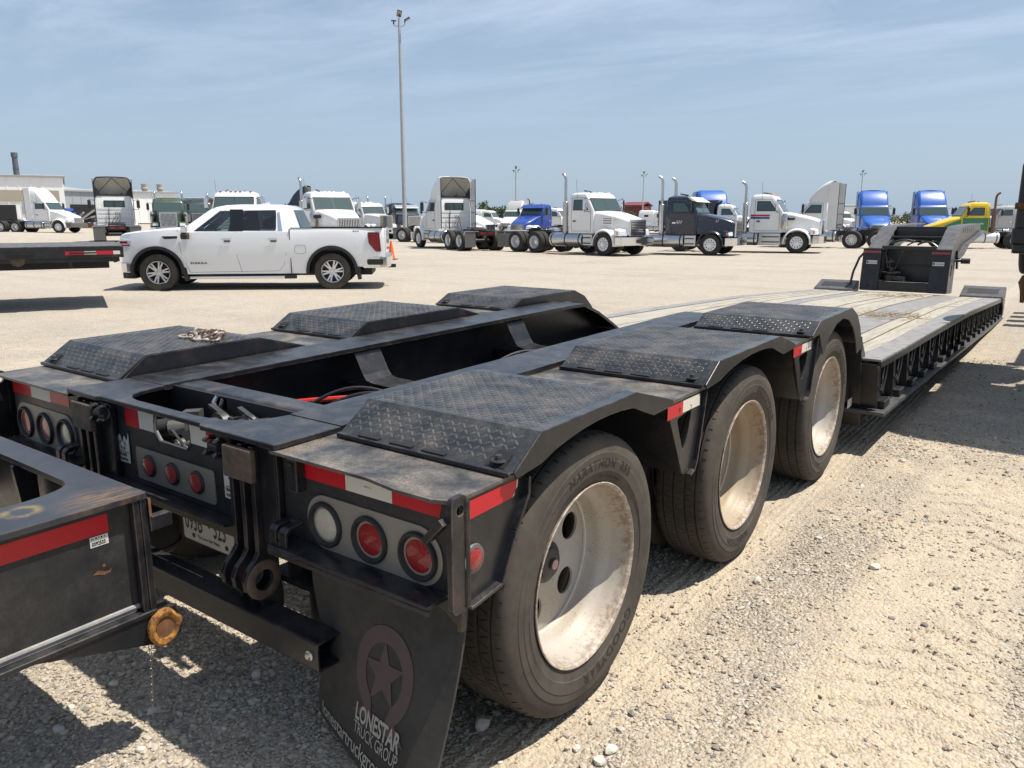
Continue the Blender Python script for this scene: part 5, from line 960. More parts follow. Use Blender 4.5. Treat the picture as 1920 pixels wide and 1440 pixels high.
mb = MB(); mb.bar((-0.38, 13.25, 0.56), (-0.05, 13.2, 0.52), 0.05, 0.07); mb.tube([(-0.33, 13.2, 0.70), (-0.36, 13.2, 0.88), (-0.38, 13.15, 0.98)], 0.012, 6); mb.tube([(-0.22, 13.25, 0.68), (-0.12, 13.2, 0.98)], 0.012, 6); mb.tube([(-0.30, 13.2, 0.7), (-0.29, 13.2, 0.86)], 0.01, 6); mb.bar((-0.34, 13.2, 0.80), (-0.24, 13.2, 0.82), 0.02, 0.03); mb.build('valve_rods', M['hub'], GN)
for k, (p0, p1, h) in enumerate((((-0.36, 13.5, 1.10), (0.0, 13.6, 1.13), 0.05), ((0.05, 13.5, 1.09), (0.38, 13.4, 1.05), 0.07), ((-0.3, 13.7, 1.17), (0.25, 13.6, 1.14), 0.02), ((-0.4, 13.3, 1.05), (-0.38, 13.9, 1.2), 0.03))): MB().tube(arc(p0, p1, h), 0.016, 6).build('hydraulic_hose', M['hose'], GN)
MB().bar((-0.1, 13.45, 1.08), (0.02, 13.6, 1.16), 0.02, 0.02).build('latch_bar', M['alu'], GN)
mb = MB(); mb.tube([(-0.71, 13.3, 0.98), (-0.80, 13.25, 0.86), (-0.87, 13.2, 0.62), (-0.90, 13.15, 0.36)], 0.02, 8); mb.build('hydraulic_hose', M['hose'], GN)
mb = MB(); mb.cyl((0.72, 13.5, 0.84), (0.85, 13.5, 0.84), 0.045, 14); mb.cyl((0.63, 13.5, 0.84), (0.72, 13.5, 0.84), 0.02, 10); mb.build('stowed_pin', M['plastic'], GN)
mb = MB(); mb.bar((0.66, 13.6, 0.70), (0.64, 13.62, 1.0), 0.03, 0.1); mb.build('post_bracket', M['frame'], GN)
# ------------------------------------------------------------------ hinged frame section standing close behind the trailer, lower left
X = thing('hinged_frame_section', 'black steel frame section with red tape, cut-out top and rusty pin, lower left corner', 'steel frame')
t = NT('worn_frame_top'); v = t.co(); n = t.noise(v, 5, 7, 0.65); n2 = t.noise(v, 17, 6, 0.7); n3 = t.noise(t.co((60, 6, 6)), 3, 4)
yl = t.n.new('ShaderNodeVectorMath'); yl.operation = 'DISTANCE'; t.l.new(v, yl.inputs[0]); yl.inputs[1].default_value = (0.22, -0.56, 0.80)
ringm = t.math('MULTIPLY', t.ramp(yl.outputs['Value'], 0.022, 0.034), t.math('SUBTRACT', 1.0, t.ramp(yl.outputs['Value'], 0.040, 0.058))); ringm = t.math('MULTIPLY', ringm, t.ramp(n2, 0.44, 0.62))
cl = t.n.new('ShaderNodeVectorMath'); cl.operation = 'DISTANCE'; t.l.new(v, cl.inputs[0]); cl.inputs[1].default_value = (0.30, -0.38, 0.80)
rz = t.math('MULTIPLY', t.math('SUBTRACT', 1.0, t.ramp(cl.outputs['Value'], 0.03, 0.14)), t.ramp(n3, 0.42, 0.62))
c = t.mix(t.math('MULTIPLY', t.ramp(n, 0.35, 0.75), 0.5), (0.020, 0.023, 0.030), (0.07, 0.072, 0.075)); c = t.mix(t.math('MULTIPLY', rz, 0.6), c, (0.26, 0.14, 0.05)); c = t.mix(t.math('MULTIPLY', ringm, 0.5), c, (0.33, 0.235, 0.06))
e = t.math('MULTIPLY', edge_wear(t), t.ramp(n2, 0.4, 0.6)); c = t.mix(t.math('MULTIPLY', e, 0.8), c, (0.15, 0.075, 0.05))
t.set(col=c, rough=0.36); t.bump(n2, 0.1, 0.003); M['worn_top'] = t.m
cut = rpoly([(0.135, -0.395), (0.135, -0.62), (0.12, -1.5), (-0.75, -1.5), (-0.75, -0.372), (-0.06, -0.372)], [0.03, 0.0, 0.1, 0.1, 0.08, 0.06], 6)
cut = rpoly([(0.10, -0.378), (0.145, -0.50), (0.13, -1.5), (-0.80, -1.5), (-0.80, -0.376), (-0.34, -0.372)], [0.09, 0.06, 0.1, 0.1, 0.06, 0.0], 7)
mb = MB(); mb.plate(rpoly([(0.342, -0.283), (0.342, -2.2), (-1.2, -2.2), (-1.2, -0.283)], 0.006, 2), 'z', 0.785, 0.803, [cut]); bevel(mb.build('top_flange', M['worn_top'], X), 0.002)
mb = MB(); mb.box(0.298, 0.310, -2.2, -0.30, 0.452, 0.7845); wb = mb.build('side_web', M['panel'], X)
mb = MB(); mb.box(0.3105, 0.316, -2.2, -0.335, 0.448, 0.452 + 0.012); mb.tube([(0.312, -0.325, 0.462), (0.312, -2.2, 0.462)], 0.008, 8); mb.build('weld_bead', M['decksteel'], wb)
MB().box(0.3104, 0.3112, -2.1, -0.385, 0.712, 0.765).build('red_tape', M['redtape'], wb)
MB().box(0.3104, 0.3112, -0.438, -0.388, 0.679, 0.709).build('barcode_sticker', M['decal'], wb)
text_mb('0392533', 0.015, lambda u, v: (0.3116, -0.434 + u * 0.72, 0.683 + v), 0.0006).build('sticker_lettering', M['ink'], wb)
mb = MB()
for q in (0.0, 0.004, 0.011, 0.014, 0.02, 0.026, 0.028, 0.035): mb.box(0.3113, 0.3116, -0.434 + q, -0.434 + q + 0.002, 0.701, 0.706)
mb.build('sticker_bars', M['ink'], wb)
mb = MB(); sc_ = [(-0.44, 0.600), (-0.425, 0.609), (-0.418, 0.606), (-0.408, 0.600), (-0.395, 0.598), (-0.388, 0.605), (-0.392, 0.594), (-0.41, 0.590), (-0.425, 0.597)]; mb.plate(sc_, 'x', 0.3103, 0.3107); mb.plate(circ(-0.408, 0.618, 0.005, 7), 'x', 0.3103, 0.3107); mb.build('scrape_mark', M['rust'], wb)
mb = MB(); mb.box(0.255, 0.346, -2.2, -0.292, 0.432, 0.446); bevel(mb.build('bottom_flange', M['frame'], X), 0.003)
mb = MB(); mb.box(0.25, 0.338, -0.304, -0.284, 0.446, 0.7845); mb.box(0.318, 0.338, -0.325, -0.306, 0.448, 0.7845); bevel(mb.build('end_plate', M['frame'], X), 0.003)
mb = MB(); mb.box(-1.2, 0.25, -0.296, -0.286, 0.446, 0.7845); mb.build('front_web', M['frame'], X)
mb = MB(); mb.plate([(-0.283, 0.785), (-0.276, 0.785), (-0.276, 0.728), (-0.224, 0.728), (-0.216, 0.722), (-0.216, 0.690), (-0.222, 0.684), (-0.283, 0.684)], 'x', 0.318, 0.345); bevel(mb.build('locating_lug', M['frame'], X), 0.003)
mb = MB(); mb.box(0.3455, 0.3465, -0.284, -0.277, 0.73, 0.786); mb.build('torch_cut_edge', M['rust'], X)
mb = MB(); mb.plate([(-0.30, 0.4315), (-0.235, 0.4315), (-0.215, 0.39), (-0.222, 0.34), (-0.27, 0.322), (-0.33, 0.345), (-0.62, 0.43)], 'x', 0.268, 0.290); mb.plate([(-0.30, 0.4315), (-0.235, 0.4315), (-0.215, 0.39), (-0.222, 0.34), (-0.27, 0.322), (-0.33, 0.345), (-0.62, 0.43)], 'x', 0.318, 0.340); mb.build('pin_arm', M['frame_plain'], X)
r = random.Random(2); rim_ = [(0.050 + r.uniform(-0.003, 0.003), 2 * PI * k / 22) for k in range(22)]
mb = MB(); P = [[(0.356, 0, 0)] * 22, [(0.356, 0.028 * math.cos(a), 0.030 * math.sin(a)) for _, a in rim_], [(0.362, 0.033 * math.cos(a), 0.035 * math.sin(a)) for _, a in rim_], [(0.364, (q - 0.008) * math.cos(a), (q - 0.006) * 1.08 * math.sin(a)) for q, a in rim_], [(0.358, q * math.cos(a), q * 1.1 * math.sin(a)) for q, a in rim_], [(0.346, q * math.cos(a), q * 1.1 * math.sin(a)) for q, a in rim_]]
mb.grid([list(x_) + [x_[0]] for x_ in P][1:], smooth=True, flip=True); pd = part('hinge_pin', mb.mesh('hinge_pin', M['yrust'], fix=True), X, (0, -0.277, 0.386))
mb = MB(); mb.add([P[1][k] for k in range(22)], [tuple(range(22))[::-1]]); mb.add([(0.358, y, z) for _, y, z in P[1]], [tuple(range(22))]); part('pin_core', mb.mesh('pin_core', M['rust']), X, (0, -0.277, 0.386))
mb = MB(); mb.cyl((0.22, -0.277, 0.386), (0.3459, -0.277, 0.386), 0.034, 18); mb.build('pin_shaft', M['rust'], X)
def link_pts(c, d, up, L, W):
    d = Vector(d).normalized(); u = Vector(up); u = (u - d * u.dot(d)).normalized(); c = Vector(c); out = []
    for k in range(16):
        a = 2 * PI * k / 16; x = math.cos(a); y = math.sin(a); out.append(c + d * (x * W / 2 + (L / 2 - W / 2) * (1 if x >= 0 else -1)) + u * (y * W / 2))
    return out
for k in range(16):
    mb = MB(); mb.tube(link_pts((0.352 , -0.326 - 0.0008 * k, 0.342 - 0.0125 * k), (0, 0.02, 1), (1, 0, 0) if k % 2 else (0.2, 1, 0), 0.0175, 0.0085), 0.0011, 5, closed=True); mb.build('chain_link', M['brass'], X)
# rear legs of the section: beams and a wheel pair out of sight to the left
mb = MB(); mb.box(-1.2, -1.188, -2.2, -0.30, 0.446, 0.7845); mb.build('side_web', M['panel'], X)
mb = MB(); mb.plate(rpoly([(-0.31, 0.78), (-0.31, 0.50), (-0.35, 0.50), (-0.38, 0.78)], 0.01), 'x', -0.32, -0.30); mb.plate([(-0.50, 0.78), (-0.40, 0.78), (-0.62, 0.46), (-0.72, 0.46)], 'x', -0.55, -0.50); mb.build('brace', M['frame_plain'], X)
MB().cyl((-1.15, -2.0, 0.40), (0.25, -2.0, 0.40), 0.06, 12).build('axle', M['dark'], X)
for xx, rz in ((0.12, 0), (-1.02, PI)):
    w = bpy.data.objects.new('wheel', tyre_me); link(w, X); w.location = (xx, -2.05, WR - 0.004); w.rotation_euler = (0, 0, rz); part('rim', rim_me['rim_dirty'], w)
# ------------------------------------------------------------------ heap of rusty chain on the far rear fender
K = thing('rusty_chain', 'short heap of heavy rusty chain lying on the far rear tread plate fender', 'chain', (-0.80, 0.645, 1.017), 0.2)
t = NT('half_rusted_chain'); n = t.noise(t.co(), 40, 4); t.set(col=t.mix(t.ramp(n, 0.41, 0.57), (0.17, 0.095, 0.055), (0.44, 0.41, 0.37)), rough=0.6, metal=0.2); M['chain'] = t.m
cl = [(-0.105, -0.005, .009, (1, 0, 0), (0, 1, .1)), (-0.062, -.012, .012, (1, -.1, 0.05), (0, .5, 1)), (-0.025, -.02, .010, (1, -.3, 0), (0, 1, 0)), (-0.03, .035, .020, (.6, .8, .2), (1, 0, 1)), (.0, .045, .022, (1, .2, .1), (0, 1, .4)), (.0, -.01, .030, (.5, .8, -.3), (0, .3, 1)), (.022, -.035, .012, (1, .45, 0), (0, 1, .2)), (.03, .01, .030, (.6, .7, .2), (1, 0, 1)), (.055, .035, .018, (.4, .9, 0.2), (0, .2, 1)), (.05, -.005, .026, (1, .2, .4), (0, 1, .3)), (.085, .012, .016, (.3, -1, .1), (.5, 0, 1)), (.088, -.03, .011, (.9, -.2, 0), (0, 1, .2))]
for c_, d_, u_ in [((a, b, z), d, u) for a, b, z, d, u in cl]:
    mb = MB(); mb.tube(link_pts(c_, d_, u_, 0.066, 0.040), 0.0058, 8, closed=True); mb.build('link', M['chain'], K)
# ------------------------------------------------------------------ tail of a flat trailer poking in from the left
L_ = thing('flatbed_tail', 'rear end of a dusty black flatbed trailer with red and white tape, left edge', 'trailer', gp(240, 13.6), head(-29))
mb = MB(); mb.box(-9, 0, -0.02, 2.4, 1.00, 1.07); bevel(mb.build('deck', M['deckplate'], L_), 0.01)
mb = MB(); mb.box(-9, -0.03, -0.04, -0.0205, 0.875, 1.065); sd = mb.build('side_rail', M['frame'], L_); bevel(sd, 0.006)
mb = MB(); mb.box(-9, -0.05, 0.02, 0.16, 0.80, 0.90); mb.build('lower_rail', M['frame_plain'], L_)
MB().box(-9, -0.2, 0.6, 0.75, 0.66, 0.995).build('main_beam', M['dark'], L_); MB().box(-9, -0.2, 1.6, 1.75, 0.66, 0.995).build('main_beam', M['dark'], L_)
for k in range(14): MB().box(-8.8 + k * 0.62, -8.72 + k * 0.62, 0.0, 2.38, 0.92, 0.998).build('cross_member', M['dark'], L_)
mb = MB(); mb.box(-0.035, 0.02, -0.035, 2.42, 0.87, 1.055); bevel(mb.build('rear_beam', M['frame'], L_), 0.006)
for a, b, m in ((-0.86, -0.58, 'red'), (-0.579, -0.40, 'white'), (-0.399, -0.14, 'red'), (-0.139, -0.035, 'white')): MB().box(a, b, -0.0425, -0.0412, 0.925, 0.985).build(m + '_tape', M[m + 'tape'], L_)
mb = MB(); mb.cyl((-0.12, -0.02, 0.84), (-0.12, 0.10, 0.84), 0.055, 16); mb.build('winch_drum', M['frame_plain'], L_)
mb = MB(); mb.box(-0.84, -0.76, 0.0, 0.1, 0.795, 0.86); mb.box(-0.82, -0.78, 0.02, 0.08, 0.73, 0.795); mb.box(-0.835, -0.765, 0.01, 0.09, 0.715, 0.73); mb.build('winch', M['frame_plain'], L_)
MB().lathe([(0, -0.01), (0.11, -0.01), (0.11, 0.1)], 'y', (-1.55, 0.015, 0.86), 20).build('reflector_disc', M['block'], L_)
for k in range(9): MB().box(-8 + k * 0.9, -7.6 + k * 0.9, -0.10, -0.045, 0.95, 0.97).build('stake_pocket', M['frame_plain'], L_)
for xx in (-4.4, -5.7):
    for yy in (0.15, 2.2):
        w = bpy.data.objects.new('wheel', tyre_me); link(w, L_); w.location = (xx, yy, WR); w.rotation_euler = (0, 0, PI / 2 if yy > 1 else -PI / 2); part('rim', rim_me['rim_dirty'], w)
# ------------------------------------------------------------------ folded-up booster axle of another lowboy, right edge
B = thing('folded_booster_axle', 'dark folded booster axle with tyre and mudguard standing in at the right edge', 'trailer axle', (1.83, 8.0, 0))
mb = MB(); arcp = [(1.06 + 0.0 * k, 0) for k in ()]
def bpart(name, m, fnm, bv=0.0):
    q = MB(); fnm(q); o = q.build(name, M[m], B)
    if bv: bevel(o, bv)
    return o
for i, x in enumerate((0.155, 0.47, 1.75, 2.06)):
    w = bpy.data.objects.new('wheel', tyre_me); link(w, B); w.location = (x, 0.10, 1.45); w.rotation_euler = (0.4 * i, 0, PI if i < 2 else 0); part('rim', rim_me['rim_dirty'], w)
for x0, x1 in ((-0.02, 0.66), (1.55, 2.25)):
    P = [[(x, 0.10 + 0.60 * math.cos(a), 1.48 + 0.66 * math.sin(a)) for x in (x0, x0 + 0.02, x0 + 0.06, x1 - 0.06, x1)] for a in [PI * (1.10 - 1.2 * k / 14) for k in range(15)]]
    P = [[(x, y, z - (0.05 if j == 0 else 0.02 if j == 1 else 0)) for j, (x, y, z) in enumerate(r_)] for r_ in P]
    bpart('mudguard', 'frame_plain', lambda q: (q.grid(P), q.grid([[(p[0], p[1] * 0.985, p[2] - 0.012) for p in r_] for r_ in P], flip=True)))
bpart('mudguard_skirt', 'frame_plain', lambda q: q.box(-0.015, 0.66, -0.56, -0.52, 1.22, 2.05), 0.02)
bpart('mudguard_tread_box', 'frame', lambda q: q.box(-0.03, 0.66, -0.60, -0.5205, 1.30, 1.46), 0.02)
bpart('tie_rod', 'rust', lambda q: q.cyl((-0.03, -0.585, 1.66), (0.8, -0.585, 1.66), 0.03, 12))
bpart('pull_rod', 'rust', lambda q: (q.tube([(0.155, -0.45, 1.02), (0.12, -0.5, 0.99), (0.10, -0.52, 0.95), (0.115, -0.52, 0.88), (0.125, -0.52, 0.80), (0.12, -0.52, 0.76)], [0.03, 0.035, 0.03, 0.024, 0.024, 0.018], 10)))
bpart('axle_beam', 'dark', lambda q: q.box(0.3, 1.95, 0.0, 0.2, 1.35, 1.55), 0.02)
bpart('booster_frame', 'frame_plain', lambda q: (q.box(0.75, 1.0, -0.4, 4.5, 1.0, 1.5), q.box(1.3, 1.5, -0.4, 4.5, 1.0, 1.5), q.box(0.72, 1.52, -0.5, -0.25, 1.0, 1.6), q.box(0.5, 1.7, 0.75, 0.95, 1.05, 1.45), q.box(0.42, 2.2, -1.0, -0.4, 2.2, 2.4)))
bpart('booster_deck', 'deckplate', lambda q: (q.box(0.62, 2.2, 0.9, 2.2, 1.56, 1.62), q.box(0.66, 2.2, 2.75, 6.5, 1.5, 1.62)))
bpart('support_leg', 'frame_plain', lambda q: (q.box(0.85, 0.95, 4.1, 4.3, 0, 1.0), q.box(1.35, 1.45, 4.1, 4.3, 0, 1.0), q.box(0.8, 1.5, 4.0, 4.4, 0, 0.03)))
bpart('added_shadow_wall', 'frame_plain', lambda q: (q.plate(rpoly([(-2.75, 1.15), (-0.75, 1.15), (-0.75, 3.15), (-2.3, 3.15), (-2.75, 2.4)], [0.3, 0.05, 0.05, 0.2, 0.3], 5), 'x', 0.52, 0.60), q.box(0.605, 2.4, -2.7, -2.6, 1.2, 2.4), q.box(0.62, 2.4, -2.6, -0.45, 1.15, 1.22)))  # unseen wall and panels, added to cast the broad shadow beside the deck
for k in range(4): bpart('side_outrigger', 'frame_plain', lambda q: q.box(0.2, 0.75, 4.35 + k * 0.62, 4.65 + k * 0.62, 1.40, 1.5))
# ------------------------------------------------------------------ white crew cab pickup
PS = 0.978; pf = Vector((-0.736, -0.677, 0)).normalized(); pl = Vector((-pf.y, pf.x, 0))
po_ = Vector((-13.612, 7.686, 0)) - pl * 0.99 * PS
PK = thing('pickup_truck', 'clean white four-door pickup with chrome bumpers parked broadside in the yard', 'pickup truck', (po_.x, po_.y, -0.012), math.atan2(pf.y, pf.x), scale=PS)
M['puwhite'] = paint('pickup_white', (0.80, 0.81, 0.82), 0.22, 1.0, 0.03)
WBP = 3.745; AR = 0.515
def p_low(x):
    for c in (0.0, -WBP):
        if abs(x - c) < AR: return 0.40 + math.sqrt(max(0, AR ** 2 - (x - c) ** 2))
    return 0.33 if x > 0.5 else 0.36 if x > -WBP else 0.50 + 0.1 * max(0, (-x - 4.6))
def p_top(x): return float(np.interp(x, [-4.92, -4.86, -2.86, -2.84, -0.62, -0.5, -0.2, 0.4, 0.68, 0.78, 0.84], [1.335, 1.345, 1.345, 1.27, 1.27, 1.335, 1.315, 1.26, 1.215, 1.185, 1.09]))
def p_w(x): return float(np.interp(x, [-4.92, -4.80, -4.3, -0.6, 0.2, 0.55, 0.72, 0.80, 0.84], [0.95, 0.995, 1.01, 1.01, 1.005, 0.97, 0.90, 0.80, 0.72]))
def p_prof(z): return float(np.interp(z, [0.33, 0.6, 0.72, 0.95, 1.15, 1.3, 1.35], [0.962, 0.984, 0.996, 1.0, 0.992, 0.975, 0.955]))
xs_ = [-4.92, -4.86, -4.7, -4.5, -4.3] + [-WBP - AR - 1e-3] + [-WBP + AR * math.cos(a) for a in np.linspace(PI, 0, 19)] + [-WBP + AR + 1e-3, -3.0, -2.861, -2.859, -2.841, -2.839, -2.5, -2.0, -1.5, -1.0, -0.63, -0.56] + [-AR - 1e-3] + [AR * math.cos(a) for a in np.linspace(PI, 0, 19)] + [AR + 1e-3, 0.6, 0.68, 0.74, 0.79, 0.82, 0.84]
rows = []
for x in xs_:
    zl, zt, w = p_low(x), p_top(x), p_w(x); half = []
    for k in range(9): z = zl + (zt - zl) * k / 8; half.append((w * p_prof(z), z))
    if -4.88 < x < -2.85: top = [(w * 0.955, zt + 0.004), (w * 0.90, zt + 0.004), (w * 0.895, 0.86), (0.0, 0.86)]
    elif x <= -4.88 or x < -0.56: top = [(w * 0.94, zt + 0.01), (w * 0.80, zt + 0.015), (w * 0.4, zt + 0.018), (0, zt + 0.018)]
    else: top = [(w * 0.92, zt + 0.022), (w * 0.80, zt + 0.036), (w * 0.4, zt + 0.045), (0, zt + 0.05)]
    bot = [(0.0, zl + 0.01), (0.66, zl + 0.01)]; half = bot + half + top
    rows.append([(x, y, z) for y, z in half] + [(x, -y, z) for y, z in half[::-1][1:]])
mb = MB(); nb = len(rows[0])
mb.grid(rows, smooth=True); nf = nb - 1
for i in range(len(rows) - 1):
    mb.m[i * nf] = mb.m[i * nf + 1] = mb.m[(i + 1) * nf - 1] = mb.m[(i + 1) * nf - 2] = 1
    if -4.87 < xs_[i] < -2.86:
        for q in (12, 13, 14, 15): mb.m[i * nf + q] = 1
mb.add(rows[0], [tuple(range(nb))]); mb.add(rows[-1], [tuple(range(nb))[::-1]])
body = mb.build('body', [M['puwhite'], M['plastic']], PK, sharp=28, fix=True)
# cab
def zring(x0, x1, hw, z, r=0.10, n=4): return [(x, y, z) for x, y in rrect(x0, x1, -hw, hw, r, n)]
lv = [(1.255, -3.12, -0.45, 0.955, .06), (1.45, -3.05, -0.735, 0.880, .07), (1.72, -2.945, -1.11, 0.776, .09), (1.80, -2.90, -1.24, 0.745, .11), (1.845, -2.80, -1.42, 0.67, .16), (1.868, -2.6, -1.7, 0.50, .2)]
MB().rings([zring(x0, x1, h, z, r) for z, x0, x1, h, r in ((1.25, -3.12, -0.45, 0.956, .06), (1.292, -3.105, -0.515, 0.941, .06))], smooth=True).build('belt_panel', M['puwhite'], PK, sharp=35)
cabo = MB().rings([zring(x0, x1, h, z, r) for z, x0, x1, h, r in ((1.742, -2.935, -1.14, 0.767, .09), (1.80, -2.90, -1.24, 0.745, .11), (1.845, -2.80, -1.42, 0.67, .16), (1.868, -2.6, -1.7, 0.50, .2))], smooth=True).build('cab_roof', M['puwhite'], PK, sharp=35)
def sy(z): return float(np.interp(z, [1.255, 1.45, 1.72, 1.80], [0.955, 0.880, 0.776, 0.745]))
def sidepoly(name, pts, off, mat, sides=(1, -1), th=0.003, parent=None):
    for s_ in sides:
        mb = MB(); n = len(pts); v = [(x, s_ * (sy(z) + off), z) for x, z in pts]; mb.add(v, [tuple(range(n)) if s_ > 0 else tuple(range(n))[::-1]]); v2 = [(x, s_ * (sy(z) + off - th), z) for x, z in pts]
        mb.add(v + v2, [((i + 1) % n, i, n + i, n + (i + 1) % n) if s_ > 0 else (i, (i + 1) % n, n + (i + 1) % n, n + i) for i in range(n)]); mb.build(name, M[mat], parent or PK)
sidepoly('front_pillar', [(-0.46, 1.255), (-0.80, 1.275), (-1.37, 1.735), (-1.40, 1.755), (-1.18, 1.77)], 0.004, 'puwhite', th=0.06)
sidepoly('middle_pillar', [(-1.575, 1.275), (-1.845, 1.285), (-1.845, 1.755), (-1.565, 1.755)], 0.006, 'tint', th=0.06)
sidepoly('rear_pillar', [(-2.55, 1.27), (-3.10, 1.275), (-2.92, 1.77), (-2.55, 1.755)], 0.004, 'puwhite', th=0.06)
sidepoly('roof_rail', [(-1.30, 1.722), (-2.60, 1.742), (-2.60, 1.765), (-1.25, 1.765)], 0.005, 'puwhite', th=0.06)
mb = MB()
for y in (0.42, -0.42):
    mb.rings([[(-1.35, y - 0.24, 1.0), (-1.35, y + 0.24, 1.0), (-1.55, y + 0.22, 1.55), (-1.55, y - 0.22, 1.55)], [(-1.55, y - 0.24, 1.0), (-1.55, y + 0.24, 1.0), (-1.68, y + 0.22, 1.55), (-1.68, y - 0.22, 1.55)]])
    mb.box(-1.68, -1.60, y - 0.13, y + 0.13, 1.56, 1.70)
mb.rings([[(-2.45, -0.72, 1.0), (-2.45, 0.72, 1.0), (-2.58, 0.70, 1.5), (-2.58, -0.70, 1.5)], [(-2.65, -0.72, 1.0), (-2.65, 0.72, 1.0), (-2.72, 0.70, 1.5), (-2.72, -0.70, 1.5)]])
for y in (0.42, -0.42): mb.box(-2.72, -2.64, y - 0.13, y + 0.13, 1.5, 1.62)
mb.box(-0.95, -0.55, -0.88, 0.88, 1.15, 1.31); mb.tube([(-1.10 + 0.05 * math.cos(q), 0.42 + 0.18 * math.sin(q), 1.28 + 0.17 * math.cos(q)) for q in [k * PI / 8 for k in range(16)]], 0.015, 6, closed=True); bevel(mb.build('seats_and_dash', M['plasticgrey'], PK, fix=True), 0.02)
sidepoly('front_window', rpoly([(-0.80, 1.285), (-1.58, 1.285), (-1.57, 1.728), (-1.36, 1.728)], [0.02, 0.01, 0.01, 0.04]), 0.004, 'cglass')
sidepoly('rear_window', rpoly([(-1.84, 1.30), (-2.56, 1.31), (-2.56, 1.745), (-1.84, 1.74)], [0.01, 0.04, 0.08, 0.01]), 0.004, 'pglass2')
sidepoly('window_chrome', [(-0.70, 1.262), (-2.70, 1.275), (-2.70, 1.288), (-0.70, 1.275)], 0.012, 'chrome'); sidepoly('window_chrome', [(-2.60, 1.29), (-2.70, 1.275), (-2.63, 1.70), (-2.585, 1.68)], 0.012, 'chrome')
def frontpoly(name, zs, hws, xo, mat, back=False):
    mb = MB(); v = []
    for z, hw in ((zs[0], hws[0]), (zs[1], hws[1])):
        x = float(np.interp(z, [l[0] for l in lv], [l[1 if back else 2] for l in lv])) + (-xo if back else xo)
        v += [(x, -hw, z), (x, hw, z)]
    mb.add([v[0], v[1], v[3], v[2]], [(0, 1, 2, 3) if not back else (3, 2, 1, 0)]); mb.build(name, M[mat], PK)
frontpoly('windscreen', (1.292, 1.745), (0.90, 0.735), 0.004, 'cglass'); frontpoly('back_window', (1.292, 1.745), (0.86, 0.72), 0.004, 'pglass2', True)
# bright interior seen against the light: seats and headrests behind the glass are left to the dark glass
def sidex(x, z): return p_w(x) * p_prof(z)
def on_side(mb, pts, off=0.002, s_=1):
    n = len(pts); mb.add([(x, s_ * (sidex(x, z) + off), z) for x, z in pts], [tuple(range(n)) if s_ > 0 else tuple(range(n))[::-1]])
def seam(pts, w=0.008):
    mb = MB()
    for s_ in (1, -1):
        for a, b in zip(pts[:-1], pts[1:]):
            d = Vector((b[0] - a[0], b[1] - a[1])).normalized(); nrm = Vector((-d.y, d.x)) * w / 2
            q = [(a[0] + nrm.x, a[1] + nrm.y), (b[0] + nrm.x, b[1] + nrm.y), (b[0] - nrm.x, b[1] - nrm.y), (a[0] - nrm.x, a[1] - nrm.y)]
            if s_ > 0: q = q[::-1]
            mb.add([(x, s_ * (sidex(x, z) + 0.0015), z) for x, z in q], [(0, 1, 2, 3)])
    mb.build('door_seam', M['plasticgrey'], PK)
seam([(-0.47, 1.31), (-0.50, 1.05), (-0.52, 0.85), (-0.62, 0.55), (-0.68, 0.40)]); seam([(-1.70, 1.27), (-1.70, 0.75), (-1.78, 0.40)]); seam([(-2.74, 1.27), (-2.76, 0.80), (-2.70, 0.55), (-2.58, 0.42), (-0.68, 0.40)], 0.006)
mb = MB()
for s_ in (1, -1): mb.box(-2.858, -2.842, *sorted((s_ * 0.93, s_ * 1.004)), 0.37, 1.335)
mb.build('cab_bed_gap', M['plastic'], PK)
mb = MB()
for s_ in (1, -1): mb.box(-4.88, -2.87, *sorted((s_ * 0.905, s_ * 0.975)), 1.346, 1.358)
bevel(mb.build('bed_rail_cap', M['plastic'], PK), 0.004)
for c in (0.0, -WBP):
    for s_ in (1, -1):
        a0, a1 = R_(-4), R_(184); o_ = circ(c, 0.40, 0.572, 30, a0, a1); i_ = circ(c, 0.40, 0.505, 30, a0, a1)[::-1]
        if c == 0: i_ = i_; o_ = [(0.555, 0.30)] + o_ + [(c - 0.60, 0.36)]
        mb = MB(); mb.plate(o_ + i_, 'y', *( (0.90, 1.028) if s_ > 0 else (-1.028, -0.90))); bevel(mb.build('wheel_arch_trim', M['plasticgrey'] if False else M['plastic'], PK), 0.012)
        mb = MB(); mb.plate([(c - 0.50, 0.52), (c - 0.60, 0.50), (c - 0.63, 0.22), (c - 0.56, 0.21)], 'y', *((0.78, 1.0) if s_ > 0 else (-1.0, -0.78))); mb.build('mud_guard', M['plastic'], PK)
for x in (-1.51, -2.50):
    for s_ in (1, -1):
        y = sidex(x, 1.11); mb = MB(); mb.rings([[(xx, s_ * (y + yy), zz) for yy, zz in ((0.01, 1.09), (0.042, 1.095), (0.045, 1.115), (0.012, 1.135))] for xx in (x - 0.11, x + 0.11)]); bevel(mb.build('door_handle', M['chrome'], PK, fix=True), 0.006)
        mb = MB(); on_side(mb, rpoly([(x - 0.07, 1.05), (x + 0.07, 1.05), (x + 0.07, 1.12), (x - 0.07, 1.12)], 0.03), 0.003, s_) if s_ < 0 else on_side(mb, rpoly([(x - 0.07, 1.05), (x + 0.07, 1.05), (x + 0.07, 1.12), (x - 0.07, 1.12)], 0.03)[::-1], 0.003, s_); mb.build('handle_cup', M['plasticgrey'], PK)
